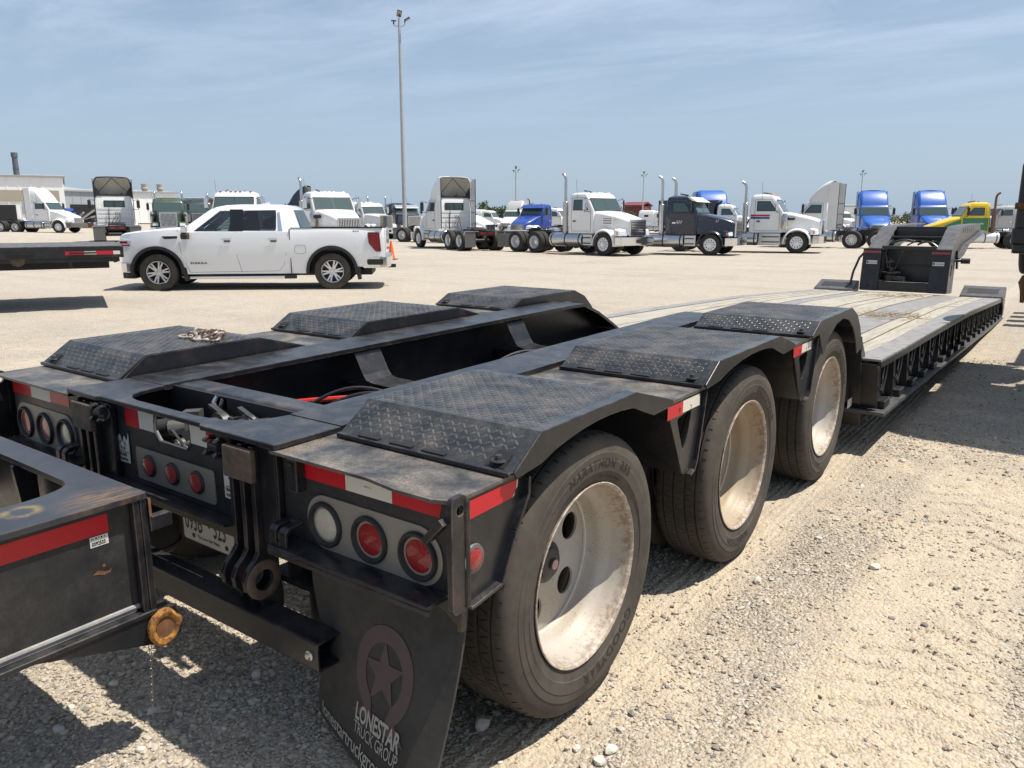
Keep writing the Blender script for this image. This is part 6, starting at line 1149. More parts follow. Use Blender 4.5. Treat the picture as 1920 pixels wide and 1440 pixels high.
for s_ in (1, -1):
    mb = MB(); mb.rings([[(-0.60 - dx, s_ * y, z) for y, z in rrect(1.02, 1.20, 1.25, 1.41, 0.03, 3)] for dx in (0.0, 0.13)]); bevel(mb.build('door_mirror', M['chrome'], PK, fix=True), 0.015)
    mb = MB(); mb.rings([[(-0.59 - dx, s_ * y, z) for y, z in rrect(1.01, 1.21, 1.12, 1.2495, 0.04, 3)] for dx in (0.0, 0.14)]); mb.box(-0.70, -0.64, *sorted((s_ * 0.92, s_ * 1.05)), 1.26, 1.31); bevel(mb.build('mirror_base', M['plastic'], PK, fix=True), 0.015)
    mb = MB(); on_side(mb, [(-0.14, 1.18), (-0.20, 1.125), (-0.46, 1.135), (-0.47, 1.185)], 0.006, s_) if s_ < 0 else on_side(mb, [(-0.14, 1.18), (-0.20, 1.125), (-0.46, 1.135), (-0.47, 1.185)][::-1][::-1], 0.006, s_); v_ = mb.build('fender_vent', M['plastic'], PK)
    mb = MB(); mb.tube([(x, s_ * (sidex(x, z) + 0.008), z) for x, z in ((-0.14, 1.18), (-0.20, 1.125), (-0.46, 1.135), (-0.47, 1.185))], 0.008, 6, closed=True); mb.build('vent_chrome', M['chrome'], v_)
    if s_ > 0: text_mb('SIERRA', 0.05, lambda u, v: (-0.70 - u, sidex(-0.7 - u, 0.6) + 0.006, 0.585 + v), 0.003, xs=1.9, space=1.25).build('door_lettering', M['plasticgrey'], PK); text_mb('4X4', 0.055, lambda u, v: (-4.22 - u, sidex(-4.3, 1.27) + 0.006, 1.262 + v), 0.002, xs=1.3, space=1.2).build('bed_lettering', M['plasticgrey'], PK)
    if s_ > 0:
        mb = MB(); mb.tube([(x, sidex(x, z) + 0.001, z) for x, z in rrect(-3.19, -2.95, 0.80, 0.985, 0.06)], 0.0035, 5, closed=True); mb.build('fuel_door', M['plasticgrey'], PK)
    # tail lamp wraps the rear corner
    tl = rpoly([(-4.56, 1.25), (-4.80, 1.25), (-4.83, 0.84), (-4.72, 0.845), (-4.58, 1.02)], 0.02, 3); mb = MB()
    mb.plate(tl, 'y', *((0.90, 1.012) if s_ > 0 else (-1.012, -0.90))); t_ = mb.build('tail_lamp', M['redlens'], PK); bevel(t_, 0.01)
    mb = MB(); mb.tube([(x, s_ * 1.010, z) for x, z in tl], 0.010, 6, closed=True); mb.build('lamp_frame', M['plastic'], t_)
    mb = MB(); mb.plate(rpoly([(0.50, 1.10), (0.70, 1.10), (0.80, 1.06), (0.82, 0.92), (0.66, 0.86), (0.60, 0.98)], 0.02, 3), 'y', *((0.80, 0.985) if s_ > 0 else (-0.985, -0.80))); h_ = mb.build('headlamp', M['headlens'], PK); bevel(h_, 0.012)
    mb = MB(); mb.box(0.55, 0.78, *sorted((s_ * 0.90, s_ * 0.988)), 0.975, 1.0); mb.box(0.58, 0.74, *sorted((s_ * 0.90, s_ * 0.989)), 1.03, 1.08); mb.build('lamp_insert', M['redlens'], h_)
    mb = MB(); mb.box(-2.94, -0.66, *sorted((s_ * 0.90, s_ * 1.02)), 0.255, 0.315); bevel(mb.build('running_board', M['chrome'], PK), 0.02)
    mb = MB(); mb.box(-2.95, -2.70, *sorted((s_ * 0.90, s_ * 1.03)), 0.25, 0.325); mb.box(-2.55, -1.2, *sorted((s_ * 0.93, s_ * 1.0)), 0.316, 0.322); mb.build('step_pad', M['plastic'], PK)
bp = [(0.50, 0.98), (0.66, 0.96), (0.80, 0.86), (0.88, 0.62), (0.91, 0.0), (0.88, -0.62), (0.80, -0.86), (0.66, -0.96), (0.50, -0.98), (0.5, 0)]
mb = MB(); mb.plate(bp, 'z', 0.40, 0.62); bevel(mb.build('front_bumper', M['chrome'], PK), 0.02); mb = MB(); mb.plate([(x - 0.01, y * 0.985) for x, y in bp], 'z', 0.27, 0.3995); bevel(mb.build('front_valance', M['plastic'], PK), 0.02)
mb = MB(); mb.box(0.80, 0.862, -0.66, 0.66, 0.64, 1.10); g_ = mb.build('grille', M['chrome'], PK); bevel(g_, 0.02)
for k in range(6): MB().box(0.855, 0.872, -0.6, 0.6, 0.68 + k * 0.06, 0.715 + k * 0.06).build('grille_bar', M['plastic'], g_)
rb = [(-4.42, 0.985), (-4.80, 1.0), (-4.97, 0.92), (-5.03, 0.5), (-5.03, -0.5), (-4.97, -0.92), (-4.80, -1.0), (-4.42, -0.985)]
mb = MB(); mb.plate(rb, 'z', 0.47, 0.73); bevel(mb.build('rear_bumper', M['chrome'], PK), 0.025)
for s_ in (1, -1): mb = MB(); mb.plate(rrect(-4.88, -4.52, 0.54, 0.665, 0.04), 'y', *((0.95, 1.008) if s_ > 0 else (-1.008, -0.95))); bevel(mb.build('bumper_step', M['plastic'], PK), 0.01)
mb = MB(); mb.box(-5.12, -4.9, -0.06, 0.06, 0.42, 0.50); mb.build('tow_hitch', M['plastic'], PK)
mb = MB(); mb.box(-4.945, -4.921, -0.74, 0.74, 0.80, 1.32); bevel(mb.build('tailgate', M['puwhite'], PK), 0.01)
mb = MB(); mb.plate([(-2.3, 1.868), (-2.05, 1.868), (-2.28, 1.93)], 'y', -0.02, 0.02); mb.plate([(-1.02, 1.66), (-1.18, 1.80), (-1.20, 1.81), (-1.3, 1.80)], 'y', -0.02, 0.02); mb.build('roof_antenna', M['puwhite'], PK)
mb = MB(); mb.box(-4.6, 0.6, -0.7, 0.7, 0.30, 0.42); mb.box(-0.505, 0.505, -0.72, 0.72, 0.425, 0.88); mb.box(-WBP - 0.505, -WBP + 0.505, -0.72, 0.72, 0.425, 0.88); mb.build('underbody', M['dark'], PK)
mb = MB(); mb.lathe([(0.255, 0.10), (0.275, 0.115), (0.33, 0.125), (0.375, 0.12), (0.396, 0.105), (0.402, 0.085), (0.403, 0.03), (0.397, 0.025), (0.397, 0.018), (0.403, 0.013), (0.403, -0.085), (0.39, -0.11), (0.33, -0.125), (0.26, -0.11)], 'y', n=56); pty = mb.mesh('tyre', M['tyre'], sharp=30)
mb = MB(); mb.lathe([(0.262, 0.105), (0.268, 0.118), (0.262, 0.122), (0.254, 0.115), (0.245, 0.06), (0.235, -0.05), (0.24, -0.10)], 'y', n=48)
for k in range(6):
    a = 2 * PI * k / 6 + 0.26
    for da in (-0.16, 0.16): mb.bar((0.060 * math.sin(a + da * 1.2), 0.088, 0.060 * math.cos(a + da * 1.2)), (0.247 * math.sin(a + da), 0.106, 0.247 * math.cos(a + da)), 0.036, 0.03, up=(0, 1, 0))
    mb.bar((0.05 * math.sin(a), 0.085, 0.05 * math.cos(a)), (0.15 * math.sin(a), 0.088, 0.15 * math.cos(a)), 0.075, 0.028, up=(0, 1, 0))
mb.lathe([(0.0, 0.10), (0.036, 0.10), (0.048, 0.094), (0.085, 0.092), (0.095, 0.08)], 'y', n=24); pri = mb.mesh('rim', M['wheelalu'], sharp=35)
mb = MB(); mb.lathe([(0, 0.02), (0.24, 0.02)], 'y', n=32); mb.lathe([(0.0, 0.045), (0.17, 0.045), (0.175, 0.02)], 'y', n=28); pbr = mb.mesh('brake_disc', M['dark'])
mb = MB()
for k in range(6): a = 2 * PI * k / 6; mb.lathe([(0, 0.104), (0.011, 0.104), (0.014, 0.09)], 'y', (0.066 * math.sin(a), 0, 0.066 * math.cos(a)), 6, smooth=False)
pnu = mb.mesh('wheel_nut', M['plastic'])
for c in (0.0, -WBP):
    for s_ in (1, -1):
        w = bpy.data.objects.new('wheel', pty); link(w, PK); w.location = (c, s_ * 0.87, 0.40); w.rotation_euler = (0, 0.3 + c, 0 if s_ > 0 else PI)
        w.rotation_euler = Matrix.Rotation(0 if s_ > 0 else PI, 3, 'Z').to_euler()
        part('rim', pri, w, rot=(0, 0.5 + c * 1.7, 0), scale=(0.93, 1.0, 0.93)); part('brake_disc', pbr, w); part('wheel_nut', pnu, w)
# ------------------------------------------------------------------ road tractors parked across the yard (x forward from the front axle, y to its left)
mb = MB(); mb.lathe([(0.285, 0.12), (0.30, 0.135), (0.40, 0.145), (0.47, 0.138), (0.492, 0.122), (0.50, 0.105), (0.502, 0.05), (0.494, 0.045), (0.494, 0.035), (0.502, 0.03), (0.502, -0.03), (0.494, -0.035), (0.494, -0.045), (0.502, -0.05), (0.50, -0.105), (0.47, -0.138), (0.30, -0.135)], 'y', n=44); tt = mb.mesh('tyre', M['truck_tyre'], sharp=30)
mb = MB()
for dy in (0.155, -0.165): mb.lathe([(0.285, 0.12 + dy), (0.30, 0.135 + dy), (0.40, 0.145 + dy), (0.47, 0.138 + dy), (0.492, 0.122 + dy), (0.50, 0.105 + dy), (0.502, 0.05 + dy), (0.494, 0.045 + dy), (0.494, 0.035 + dy), (0.502, 0.03 + dy), (0.502, -0.105 + dy), (0.47, -0.138 + dy), (0.30, -0.135 + dy)], 'y', n=40)
ttd = mb.mesh('dual_tyre', M['truck_tyre'], sharp=30)
def trim_rim(front):
    mb = MB(); hp = [circ(0.205 * math.cos(a), 0.205 * math.sin(a), 0.028, 10) for a in [2 * PI * k / 10 for k in range(10)]]
    if front:
        mb.lathe([(0.285, 0.118), (0.298, 0.138), (0.29, 0.145), (0.275, 0.13), (0.262, 0.10)], 'y', n=36); mb.plate(circ(0, 0, 0.264, 40), 'y', 0.098, 0.106, hp); mb.lathe([(0.15, 0.106), (0.14, 0.15), (0.115, 0.155), (0.105, 0.20), (0.07, 0.215), (0, 0.215)], 'y', n=24); nut = 0.15
    else:
        mb.lathe([(0.285, 0.27), (0.298, 0.292), (0.29, 0.298), (0.27, 0.27), (0.255, 0.17), (0.25, 0.05)], 'y', n=36); mb.plate(circ(0, 0, 0.252, 40), 'y', 0.046, 0.054, hp); mb.lathe([(0.15, 0.054), (0.115, 0.06), (0.11, 0.16), (0.09, 0.18), (0, 0.18)], 'y', n=20); nut = 0.06
    for k in range(10): a = 2 * PI * k / 10 + 0.3; mb.lathe([(0, nut + 0.02), (0.012, nut + 0.02), (0.016, nut - 0.045)], 'y', (0.143 * math.sin(a), 0, 0.143 * math.cos(a)), 6)
    mb.lathe([(0.0, 0.0), (0.26, 0.0)], 'y', n=20, mi=1); return mb.mesh('rim', [M['wheelalu'], M['dark']], sharp=35)
rf, rr_ = trim_rim(True), trim_rim(False)
M['grillem'] = plain('grille_mesh_dark', (0.03, 0.03, 0.032), 0.5, 0.3); M['stack'] = plain('exhaust_chrome', (0.50, 0.49, 0.48), 0.25, 0.9, 0.15, 6); M['rustpipe'] = plain('brown_exhaust', (0.15, 0.10, 0.075), 0.7, 0.2)
HULL = dict(conv=dict(st=[(-0.74, 0.98, 1.93, 0.93), (-0.2, 0.95, 1.84, 0.86), (0.45, 0.92, 1.70, 0.70), (0.85, 0.90, 1.58, 0.60), (0.95, 0.90, 1.50, 0.57)], gx=0.955, gz=(0.88, 1.52), gw=0.50),
            square=dict(st=[(-0.74, 0.98, 1.93, 0.90), (0.0, 0.95, 1.88, 0.72), (0.8, 0.92, 1.80, 0.60), (1.02, 0.90, 1.77, 0.57), (1.06, 0.9, 1.74, 0.55)], gx=1.065, gz=(0.84, 1.76), gw=0.50),
            aero=dict(st=[(-0.74, 0.98, 1.90, 0.96), (-0.2, 0.90, 1.78, 0.94), (0.45, 0.80, 1.52, 0.86), (0.90, 0.78, 1.36, 0.74), (1.06, 0.80, 1.22, 0.60)], gx=1.05, gz=(0.74, 1.24), gw=0.52))
def tractor(label, px, d, phi, near=0, hood='conv', col='white', hoodcol=None, cabcol=None, wb=4.8, grille='hbars', roof='flat', stacks=(), stackm='stack', stackh=3.45, visor=None, lights=None, bumper='chrome', tank='alu', sleeper=0.0, stripe=None, mir=True, flaps=True, intake=False, s=1.0, fairing_col=None, extender=True, group='road tractors parked in the yard', windlit=False, lowcol=None):
    hoodcol = hoodcol or col; cabcol = cabcol or col; o0 = gp(px, d * 1.045); a = head(phi); f = Vector((math.cos(a), math.sin(a), 0)); l = Vector((-f.y, f.x, 0))
    if near: o0 = o0 - l * near * 1.15 * s
    zg_ = float(far_z(o0.x, o0.y)); t = thing('road_tractor', label, 'truck', (o0.x, o0.y, zg_), a, group, s)
    H = HULL[hood]
    # frame
    mb = MB()
    for sy_ in (0.43, -0.43): mb.box(-wb - 1.35, 0.85, sy_ - 0.04, sy_ + 0.04, 0.72, 0.98)
    for x in (-wb - 1.3, -wb, -2.6, -1.2, 0.6): mb.box(x - 0.05, x + 0.05, -0.42, 0.42, 0.75, 0.95)
    mb.build('frame', M['plastic'], t)
    mb = MB(); mb.box(-wb - 0.45, -wb + 0.35, -0.45, 0.45, 1.0, 1.06); mb.plate([(-wb - 0.1 + 0.42 * math.cos(b), 0.45 * math.sin(b)) for b in [2 * PI * k / 16 for k in range(16)]], 'z', 1.10, 1.15); mb.bar((-wb - 0.35, 0, 1.12), (-wb - 0.75, 0, 1.03), 0.7, 0.04); mb.build('fifth_wheel', M['plastic'], t)
    # wheels
    for sy_ in (1, -1):
        w = bpy.data.objects.new('wheel', tt); link(w, t); w.location = (0, sy_ * 1.02, 0.5); w.rotation_euler = (0, 0, 0 if sy_ > 0 else PI); part('rim', rf, w)
        for dx in (0.65, -0.65):
            w = bpy.data.objects.new('wheel', ttd); link(w, t); w.location = (-wb + dx, sy_ * 0.90, 0.5); w.rotation_euler = (0, 0, 0 if sy_ > 0 else PI); part('rim', rr_, w)
    mb = MB()
    for x in (0, -wb + 0.65, -wb - 0.65): MB().cyl((x, -0.8, 0.5), (x, 0.8, 0.5), 0.09, 10).build('axle', M['dark'], t)
    if flaps:
        for sy_ in (1, -1):
            mb = MB(); mb.box(-wb - 1.38, -wb - 1.36, *sorted((sy_ * 0.62, sy_ * 1.2)), 0.2, 0.95); mb.build('mud_flap', M['plasticgrey'], t)
            mb = MB(); mb.box(-wb - 1.40, -wb - 1.34, *sorted((sy_ * 0.45, sy_ * 1.18)), 0.955, 0.99); mb.bar((-wb - 1.37, sy_ * 1.18, 0.97), (-wb - 1.37, sy_ * 1.26, 0.80), 0.04, 0.04); mb.build('flap_hanger', M['alu'], t)
            MB().box(-wb - 1.375, -wb - 1.352, *sorted((sy_ * 0.1, sy_ * 0.36)), 0.82, 0.92).build('rear_lamp', M['redlens'], t)
    # hood
    def sec(x, zb, zt, hw):
        r = min(0.16, hw * 0.3); half = [(hw, zb), (hw, zb + (zt - zb) * 0.5), (hw * 0.985, zt - r)] + [(hw - r + r * math.cos(b), zt - r + r * math.sin(b)) for b in (0.35, 0.8, 1.2)] + [(hw * 0.5, zt + 0.01)]
        return [(x, y, z) for y, z in half] + [(x, 0, zt + 0.02)] + [(x, -y, z) for y, z in half[::-1]]
    hd = MB().rings([sec(*q) for q in H['st']], smooth=True).build('hood', M[hoodcol], t, sharp=35, fix=True)
    if hood == 'aero' and lowcol:
        pass
    gx, (g0, g1), gw = H['gx'], H['gz'], H['gw']
    mb = MB()
    if hood == 'aero': mb.plate([(gx - 0.12, g0), (gx + 0.09, g0), (gx + 0.05, g1), (gx - 0.12, g1)], 'y', -gw - 0.04, gw + 0.04)
    else: mb.box(gx - 0.02, gx + 0.06, -gw - 0.05, gw + 0.05, g0 - 0.03, g1 + 0.05)
    gr = mb.build('grille', M['chrome'], t); bevel(gr, 0.02); xf = gx + (0.092 if hood == 'aero' else 0.062)
    mb = MB(); mb.box(xf - 0.03, xf - 0.004 + (0.006 if hood != 'aero' else 0.0), -gw, gw, g0 + 0.02, g1 - 0.02); mb.build('grille_back', M['grillem'], gr)
    nbar = 9 if grille == 'hbars' else 13
    for k in range(nbar):
        if grille == 'hbars': z = g0 + 0.05 + (g1 - g0 - 0.1) * k / (nbar - 1); mb = MB(); mb.box(xf, xf + 0.018, -gw, gw, z - 0.016, z + 0.012)
        else: y = -gw + 0.04 + (2 * gw - 0.08) * k / (nbar - 1); mb = MB(); mb.box(xf, xf + 0.018, y - 0.018, y + 0.018, g0 + 0.02, g1 - 0.02)
        mb.build('grille_bar', M['chrome'], gr)
    # fenders, headlamps, bumper
    fcol = lowcol or hoodcol
    for sy_ in (1, -1):
        P = []
        for k in range(19):
            b = R_(-8 + 196 * k / 18); P.append([(r_ * math.cos(b), sy_ * y, 0.5 + r_ * math.sin(b)) for y, r_ in ((0.55, 0.66), (1.02, 0.655), (1.13, 0.635), (1.175, 0.60), (1.18, 0.565))])
        mb = MB(); mb.grid(P, smooth=True, flip=sy_ > 0); fo = mb.build('fender', M[fcol], t); m_ = fo.modifiers.new('s', 'SOLIDIFY'); m_.thickness = 0.02
        x0 = 0.66 if hood != 'aero' else 0.72
        mb = MB(); mb.rings([[(x0 - 0.1, sy_ * 0.60, 0.88), (x0 - 0.1, sy_ * 1.14, 0.88), (x0 - 0.1, sy_ * 1.12, 1.16), (x0 - 0.1, sy_ * 0.60, 1.2)], [(x0 + 0.26, sy_ * 0.60, 0.86), (x0 + 0.16, sy_ * 1.08, 0.86), (x0 + 0.12, sy_ * 1.06, 1.10), (x0 + 0.22, sy_ * 0.60, 1.14)]]); fn_ = mb.build('fender_nose', M[fcol], t, fix=True); bevel(fn_, 0.03)
        mb = MB(); mb.rings([[(x0 + 0.2, sy_ * 0.68, 0.90), (x0 + 0.12, sy_ * 1.06, 0.90), (x0 + 0.10, sy_ * 1.05, 1.06), (x0 + 0.18, sy_ * 0.68, 1.09)], [(x0 + 0.27, sy_ * 0.69, 0.91), (x0 + 0.175, sy_ * 1.05, 0.91), (x0 + 0.145, sy_ * 1.04, 1.05), (x0 + 0.24, sy_ * 0.69, 1.08)]]); hl_ = mb.build('headlamp', M['headlens'], t, fix=True); bevel(hl_, 0.012)
        mb = MB(); mb.box(x0 + 0.06, x0 + 0.12, *sorted((sy_ * 1.075, sy_ * 1.115)), 0.93, 1.05); mb.build('turn_lamp', M['amber'], t)
    bx = max(gx + 0.1, 1.0); bpts = [(bx - 0.35, 1.2), (bx - 0.05, 1.17), (bx + 0.12, 0.85), (bx + 0.15, 0), (bx + 0.12, -0.85), (bx - 0.05, -1.17), (bx - 0.35, -1.2), (bx - 0.1, 0)]
    mb = MB(); mb.plate(bpts, 'z', 0.46, 0.82); bo = mb.build('bumper', M[bumper], t); bevel(bo, 0.02)
    if bumper == 'chrome': mb = MB(); mb.box(bx + 0.145, bx + 0.158, -0.32, 0.32, 0.56, 0.72); mb.build('bumper_vent', M['plastic'], bo)
    # cab
    xb = -2.25
    lvl = [(0.95, xb, -0.72, 1.0, .08), (1.93, xb, -0.70, 1.02, .08), (2.52, xb + 0.02, -1.06, 0.97, .11), (2.66, xb + 0.05, -1.16, 0.92, .14), (2.74, xb + 0.2, -1.40, 0.78, .2)]
    cb = MB().rings([zring(p, q, h, z, r_) for z, p, q, h, r_ in lvl], smooth=True).build('cab', M[cabcol], t, sharp=35, fix=True)
    hy = lambda z: float(np.interp(z, [q[0] for q in lvl], [q[3] for q in lvl])); fx = lambda z: float(np.interp(z, [q[0] for q in lvl], [q[2] for q in lvl]))
    def fr(name, y0, y1, z0, z1, off, mat, par=t, k1=0.97):
        mb = MB(); mb.add([(fx(z0) + off, y0, z0), (fx(z0) + off, y1, z0), (fx(z1) + off, y1 * k1, z1), (fx(z1) + off, y0 * k1, z1)], [(0, 1, 2, 3)]); return mb.build(name, M[mat], par)
    fr('windscreen_seal', -0.94, 0.94, 1.93, 2.50, 0.010, 'plastic'); ws = fr('windscreen', -0.90, 0.90, 1.97, 2.46, 0.016, 'wind')
    if hood != 'aero' : fr('windscreen_bar', -0.015, 0.015, 1.96, 2.47, 0.020, 'plastic', t)
    for sy_ in (1, -1):
        def sp(name, pts, off, mat, par=t):
            mb = MB(); n = len(pts); mb.add([(x, sy_ * (hy(z) + off), z) for x, z in pts], [tuple(range(n)) if sy_ > 0 else tuple(range(n))[::-1]]); return mb.build(name, M[mat], par)
        dr = sp('door', rpoly([(-0.86, 1.05), (-2.0, 1.05), (-2.0, 1.92), (-0.86, 1.92)], 0.03), 0.008, cabcol)
        mb = MB(); mb.tube([(x, sy_ * (hy(z) + 0.008), z) for x, z in [(-0.86, 1.05), (-2.0, 1.05), (-2.0, 1.93), (-2.0, 2.50), (-1.28, 2.50), (-0.90, 2.0), (-0.86, 1.93)]], 0.008, 5, closed=True); mb.build('door_seal', M['plasticgrey'], dr)
        sp('window_seal', rpoly([(-0.98, 1.96), (-1.92, 1.96), (-1.92, 2.43), (-1.32, 2.43)], 0.04), 0.012, 'plastic', dr); sp('door_window', rpoly([(-1.04, 1.99), (-1.88, 1.99), (-1.88, 2.40), (-1.34, 2.40)], 0.04), 0.016, 'wind', dr)
        mb = MB(); mb.box(-1.90, -1.74, *sorted((sy_ * (hy(1.5) + 0.01), sy_ * (hy(1.5) + 0.04))), 1.45, 1.52); mb.build('door_handle', M['chrome'] if cabcol != 'white' else M['plasticgrey'], dr)
        if stripe:
            for i_, (sc, z0, z1) in enumerate(stripe): sp('door_stripe', [(-1.3 if sc != 'green' else -0.78, z0), (-2.18, z0), (-2.18, z1), (-1.3 if sc != 'green' else -0.78, z1)], 0.018, sc, dr)
        # step box and tank
        mb = MB(); mb.box(-1.75, -0.75, *sorted((sy_ * 0.62, sy_ * 1.12)), 0.36, 0.93) if tank == 'box' else mb.box(-1.25, -0.70, *sorted((sy_ * 0.62, sy_ * 1.10)), 0.42, 0.92); bevel(mb.build('step_box', M['alu'], t), 0.03)
        for z in (0.5, 0.74): MB().box(-1.6 if tank == 'box' else -1.2, -0.78, *sorted((sy_ * 1.101, sy_ * 1.145)), z, z + 0.05).build('step', M['plastic'], t)
        xe = max(-wb + 1.5, -3.3)
        mb = MB(); xs0 = -1.30 if tank != 'box' else -1.8
        if xs0 - xe > 0.3:
            mb.tube([(xs0, sy_ * 0.86, 0.66), (xe, sy_ * 0.86, 0.66)], 0.31, 20); to = mb.build('fuel_tank', M['white' if tank == 'white' else 'alu'], t); bevel(to, 0.03)
            for x in (xs0 - 0.15, (xs0 + xe) / 2, xe + 0.15): MB().tube([(x - 0.03, sy_ * 0.86, 0.66), (x + 0.03, sy_ * 0.86, 0.66)], 0.318, 20).build('tank_strap', M['plastic'], to)
        if mir:
            mb = MB(); mb.box(-1.02, -0.90, *sorted((sy_ * 1.22, sy_ * 1.40)), 1.98, 2.44); mo = mb.build('mirror', M['chrome' if cabcol in ('white', 'white2') and hood != 'aero' else 'plastic'], t); bevel(mo, 0.03)
            mb = MB(); mb.tube([(-0.95, sy_ * 0.98, 2.40), (-0.95, sy_ * 1.30, 2.50), (-0.95, sy_ * 1.31, 1.90), (-0.92, sy_ * 1.0, 1.90)], 0.018, 6); mb.build('mirror_arm', M['plastic'], mo)
        if intake:
            mb = MB(); mb.lathe([(0, 1.12), (0.12, 1.14), (0.155, 1.2), (0.155, 1.72), (0.12, 1.78), (0.10, 1.85), (0, 1.86)], 'z', (-0.60, sy_ * 1.08, 0), 18); mb.build('air_cleaner', M['stack'], t); MB().cyl((-0.45, sy_ * 1.08, 1.62), (-0.20, sy_ * 0.90, 1.62), 0.08, 12).build('intake_pipe', M['plastic'], t)
    for sy_ in stacks:
        xk = xb - 0.22 - sleeper
        mb = MB(); mb.tube([(xk, sy_ * 0.92, 0.85), (xk, sy_ * 0.92, 1.05), (xk, sy_ * 0.92, stackh - 0.25), (xk - 0.03, sy_ * 0.92, stackh - 0.12), (xk - 0.10, sy_ * 0.92, stackh - 0.02), (xk - 0.20, sy_ * 0.92, stackh + 0.03)], 0.068, 12); mb.build('exhaust_stack', M[stackm], t)
        mb = MB(); mb.cyl((xk, sy_ * 0.92, 1.0), (xk, sy_ * 0.92, 2.35), 0.125, 16); so = mb.build('muffler_shield', M[stackm], t); bevel(so, 0.02)
    if roof in ('flat',) and not sleeper or roof == 'fairing':
        mb = MB(); mb.plate(rrect(-0.55, 0.55, 1.98, 2.40, 0.05), 'x', xb - 0.012, xb - 0.004); mb.build('rear_window_seal', M['plastic'], t); mb = MB(); mb.plate(rrect(-0.50, 0.50, 2.02, 2.36, 0.05), 'x', xb - 0.018, xb - 0.0125, ); rw = mb.build('rear_window', M['wind'], t)
        if roof == 'fairing': mb = MB(); mb.box(xb - 0.022, xb - 0.0185, -0.03, 0.03, 2.02, 2.36); mb.build('window_bar', M['plastic'], t)
        for z in (1.15, 1.4, 1.65, 1.88): mb = MB(); mb.plate(rrect(-0.9, 0.9, z, z + 0.13, 0.04), 'x', xb - 0.016, xb - 0.004); bevel(mb.build('cab_back_panel', M[cabcol], t), 0.006)
        mb = MB()
        for k, (y0, c0) in enumerate(((-0.2, 0), (-0.1, 0), (0.0, 0))):
            mb.tube([(xb - 0.06, y0, 1.75), (xb - 0.16, y0 - 0.05, 1.5), (xb - 0.35, y0 + 0.1 * k, 1.2), (xb - 0.9, 0.1 * k, 1.05)], 0.018, 6)
        mb.tube([(xb - 0.1, 0.35, 1.85), (xb - 0.14, 0.38, 1.4), (xb - 0.2, 0.40, 1.05)], 0.015, 6); mb.build('air_lines', M['hose'], t); MB().bar((xb - 0.12, 0.35, 1.0), (xb - 0.12, 0.30, 2.0), 0.03, 0.03).build('hose_pole', M['hub'], t)
    fc = fairing_col or cabcol
    if roof == 'fairing':
        F = [(2.56, xb + 0.0, -1.10, 0.97), (2.8, xb, -1.22, 0.985), (3.1, xb, -1.42, 0.98), (3.4, xb, -1.70, 0.96), (3.60, xb, -1.96, 0.90), (3.70, xb, -2.12, 0.78)]
        def ur(z, x0, x1, hw, ins=0.0):
            r_ = 0.22; x1 -= ins; hw -= ins; q = [(x0, hw, z)]; q += [(x1 - r_ + r_ * math.sin(b), hw - r_ + r_ * math.cos(b), z) for b in (0, 0.4, 0.8, 1.2, PI / 2)]; return q + [(x, -y, z) for x, y, z in q[::-1]]
        O = [ur(*q) for q in F]; mb = MB(); mb.grid(O, smooth=True, flip=True); cap = [(xb, 0.5, 3.735), (-2.16, 0.5, 3.735), (-2.16, -0.5, 3.735), (xb, -0.5, 3.735)]
        top = O[-1]; n = len(top); half = n // 2
        mb.grid([top[:half], [(x, y * 0.3, 3.74) for x, y, z in top[:half]]], smooth=True, flip=True); mb.grid([[(x, y * 0.3, 3.74) for x, y, z in top[:half]], [(x, -y * 0.3, 3.74) for x, y, z in top[:half]]], smooth=True, flip=True); mb.grid([[(x, -y * 0.3, 3.74) for x, y, z in top[:half]], [(x, -y, z) for x, y, z in top[:half]]], smooth=True, flip=True)
        fo = mb.build('roof_fairing', M[fc], t, sharp=40, fix=True)
        I = [ur(z - (0.03 if i == len(F) - 1 else 0), x0, x1, hw, 0.045) for i, (z, x0, x1, hw) in enumerate(F)]; mb = MB(); mb.grid(I, smooth=True); ti = I[-1]; mb.grid([ti[:half], [(x, -y, z) for x, y, z in ti[:half]]], smooth=True); mb.build('fairing_lining', M['inner'], fo)
        rp_ = [(xb - 0.004, y, z) for y, z in ((0.975, 2.56), (0.985, 2.9), (0.96, 3.42), (0.90, 3.60), (0.78, 3.70), (0.3, 3.73), (-0.3, 3.73), (-0.78, 3.70), (-0.90, 3.60), (-0.96, 3.42), (-0.985, 2.9), (-0.975, 2.56))]
        MB().tube(rp_, 0.028, 6).build('fairing_edge', M['plastic' if extender == 'seal' else fc], fo)
        mb = MB(); mb.tube([(xb + 0.02, 0.9, 2.72), (xb + 0.1, 0.0, 3.66), (xb + 0.02, -0.9, 2.72)], 0.02, 6); mb.bar((xb + 0.05, -0.9, 2.70), (xb + 0.05, 0.9, 2.70), 0.06, 0.08); mb.plate([(0.95, 2.66), (0.6, 2.66), (0.92, 3.2)], 'x', xb + 0.0, xb + 0.02); mb.plate([(-0.95, 2.66), (-0.92, 3.2), (-0.6, 2.66)], 'x', xb, xb + 0.02); mb.build('fairing_brace', M['plastic'], fo)
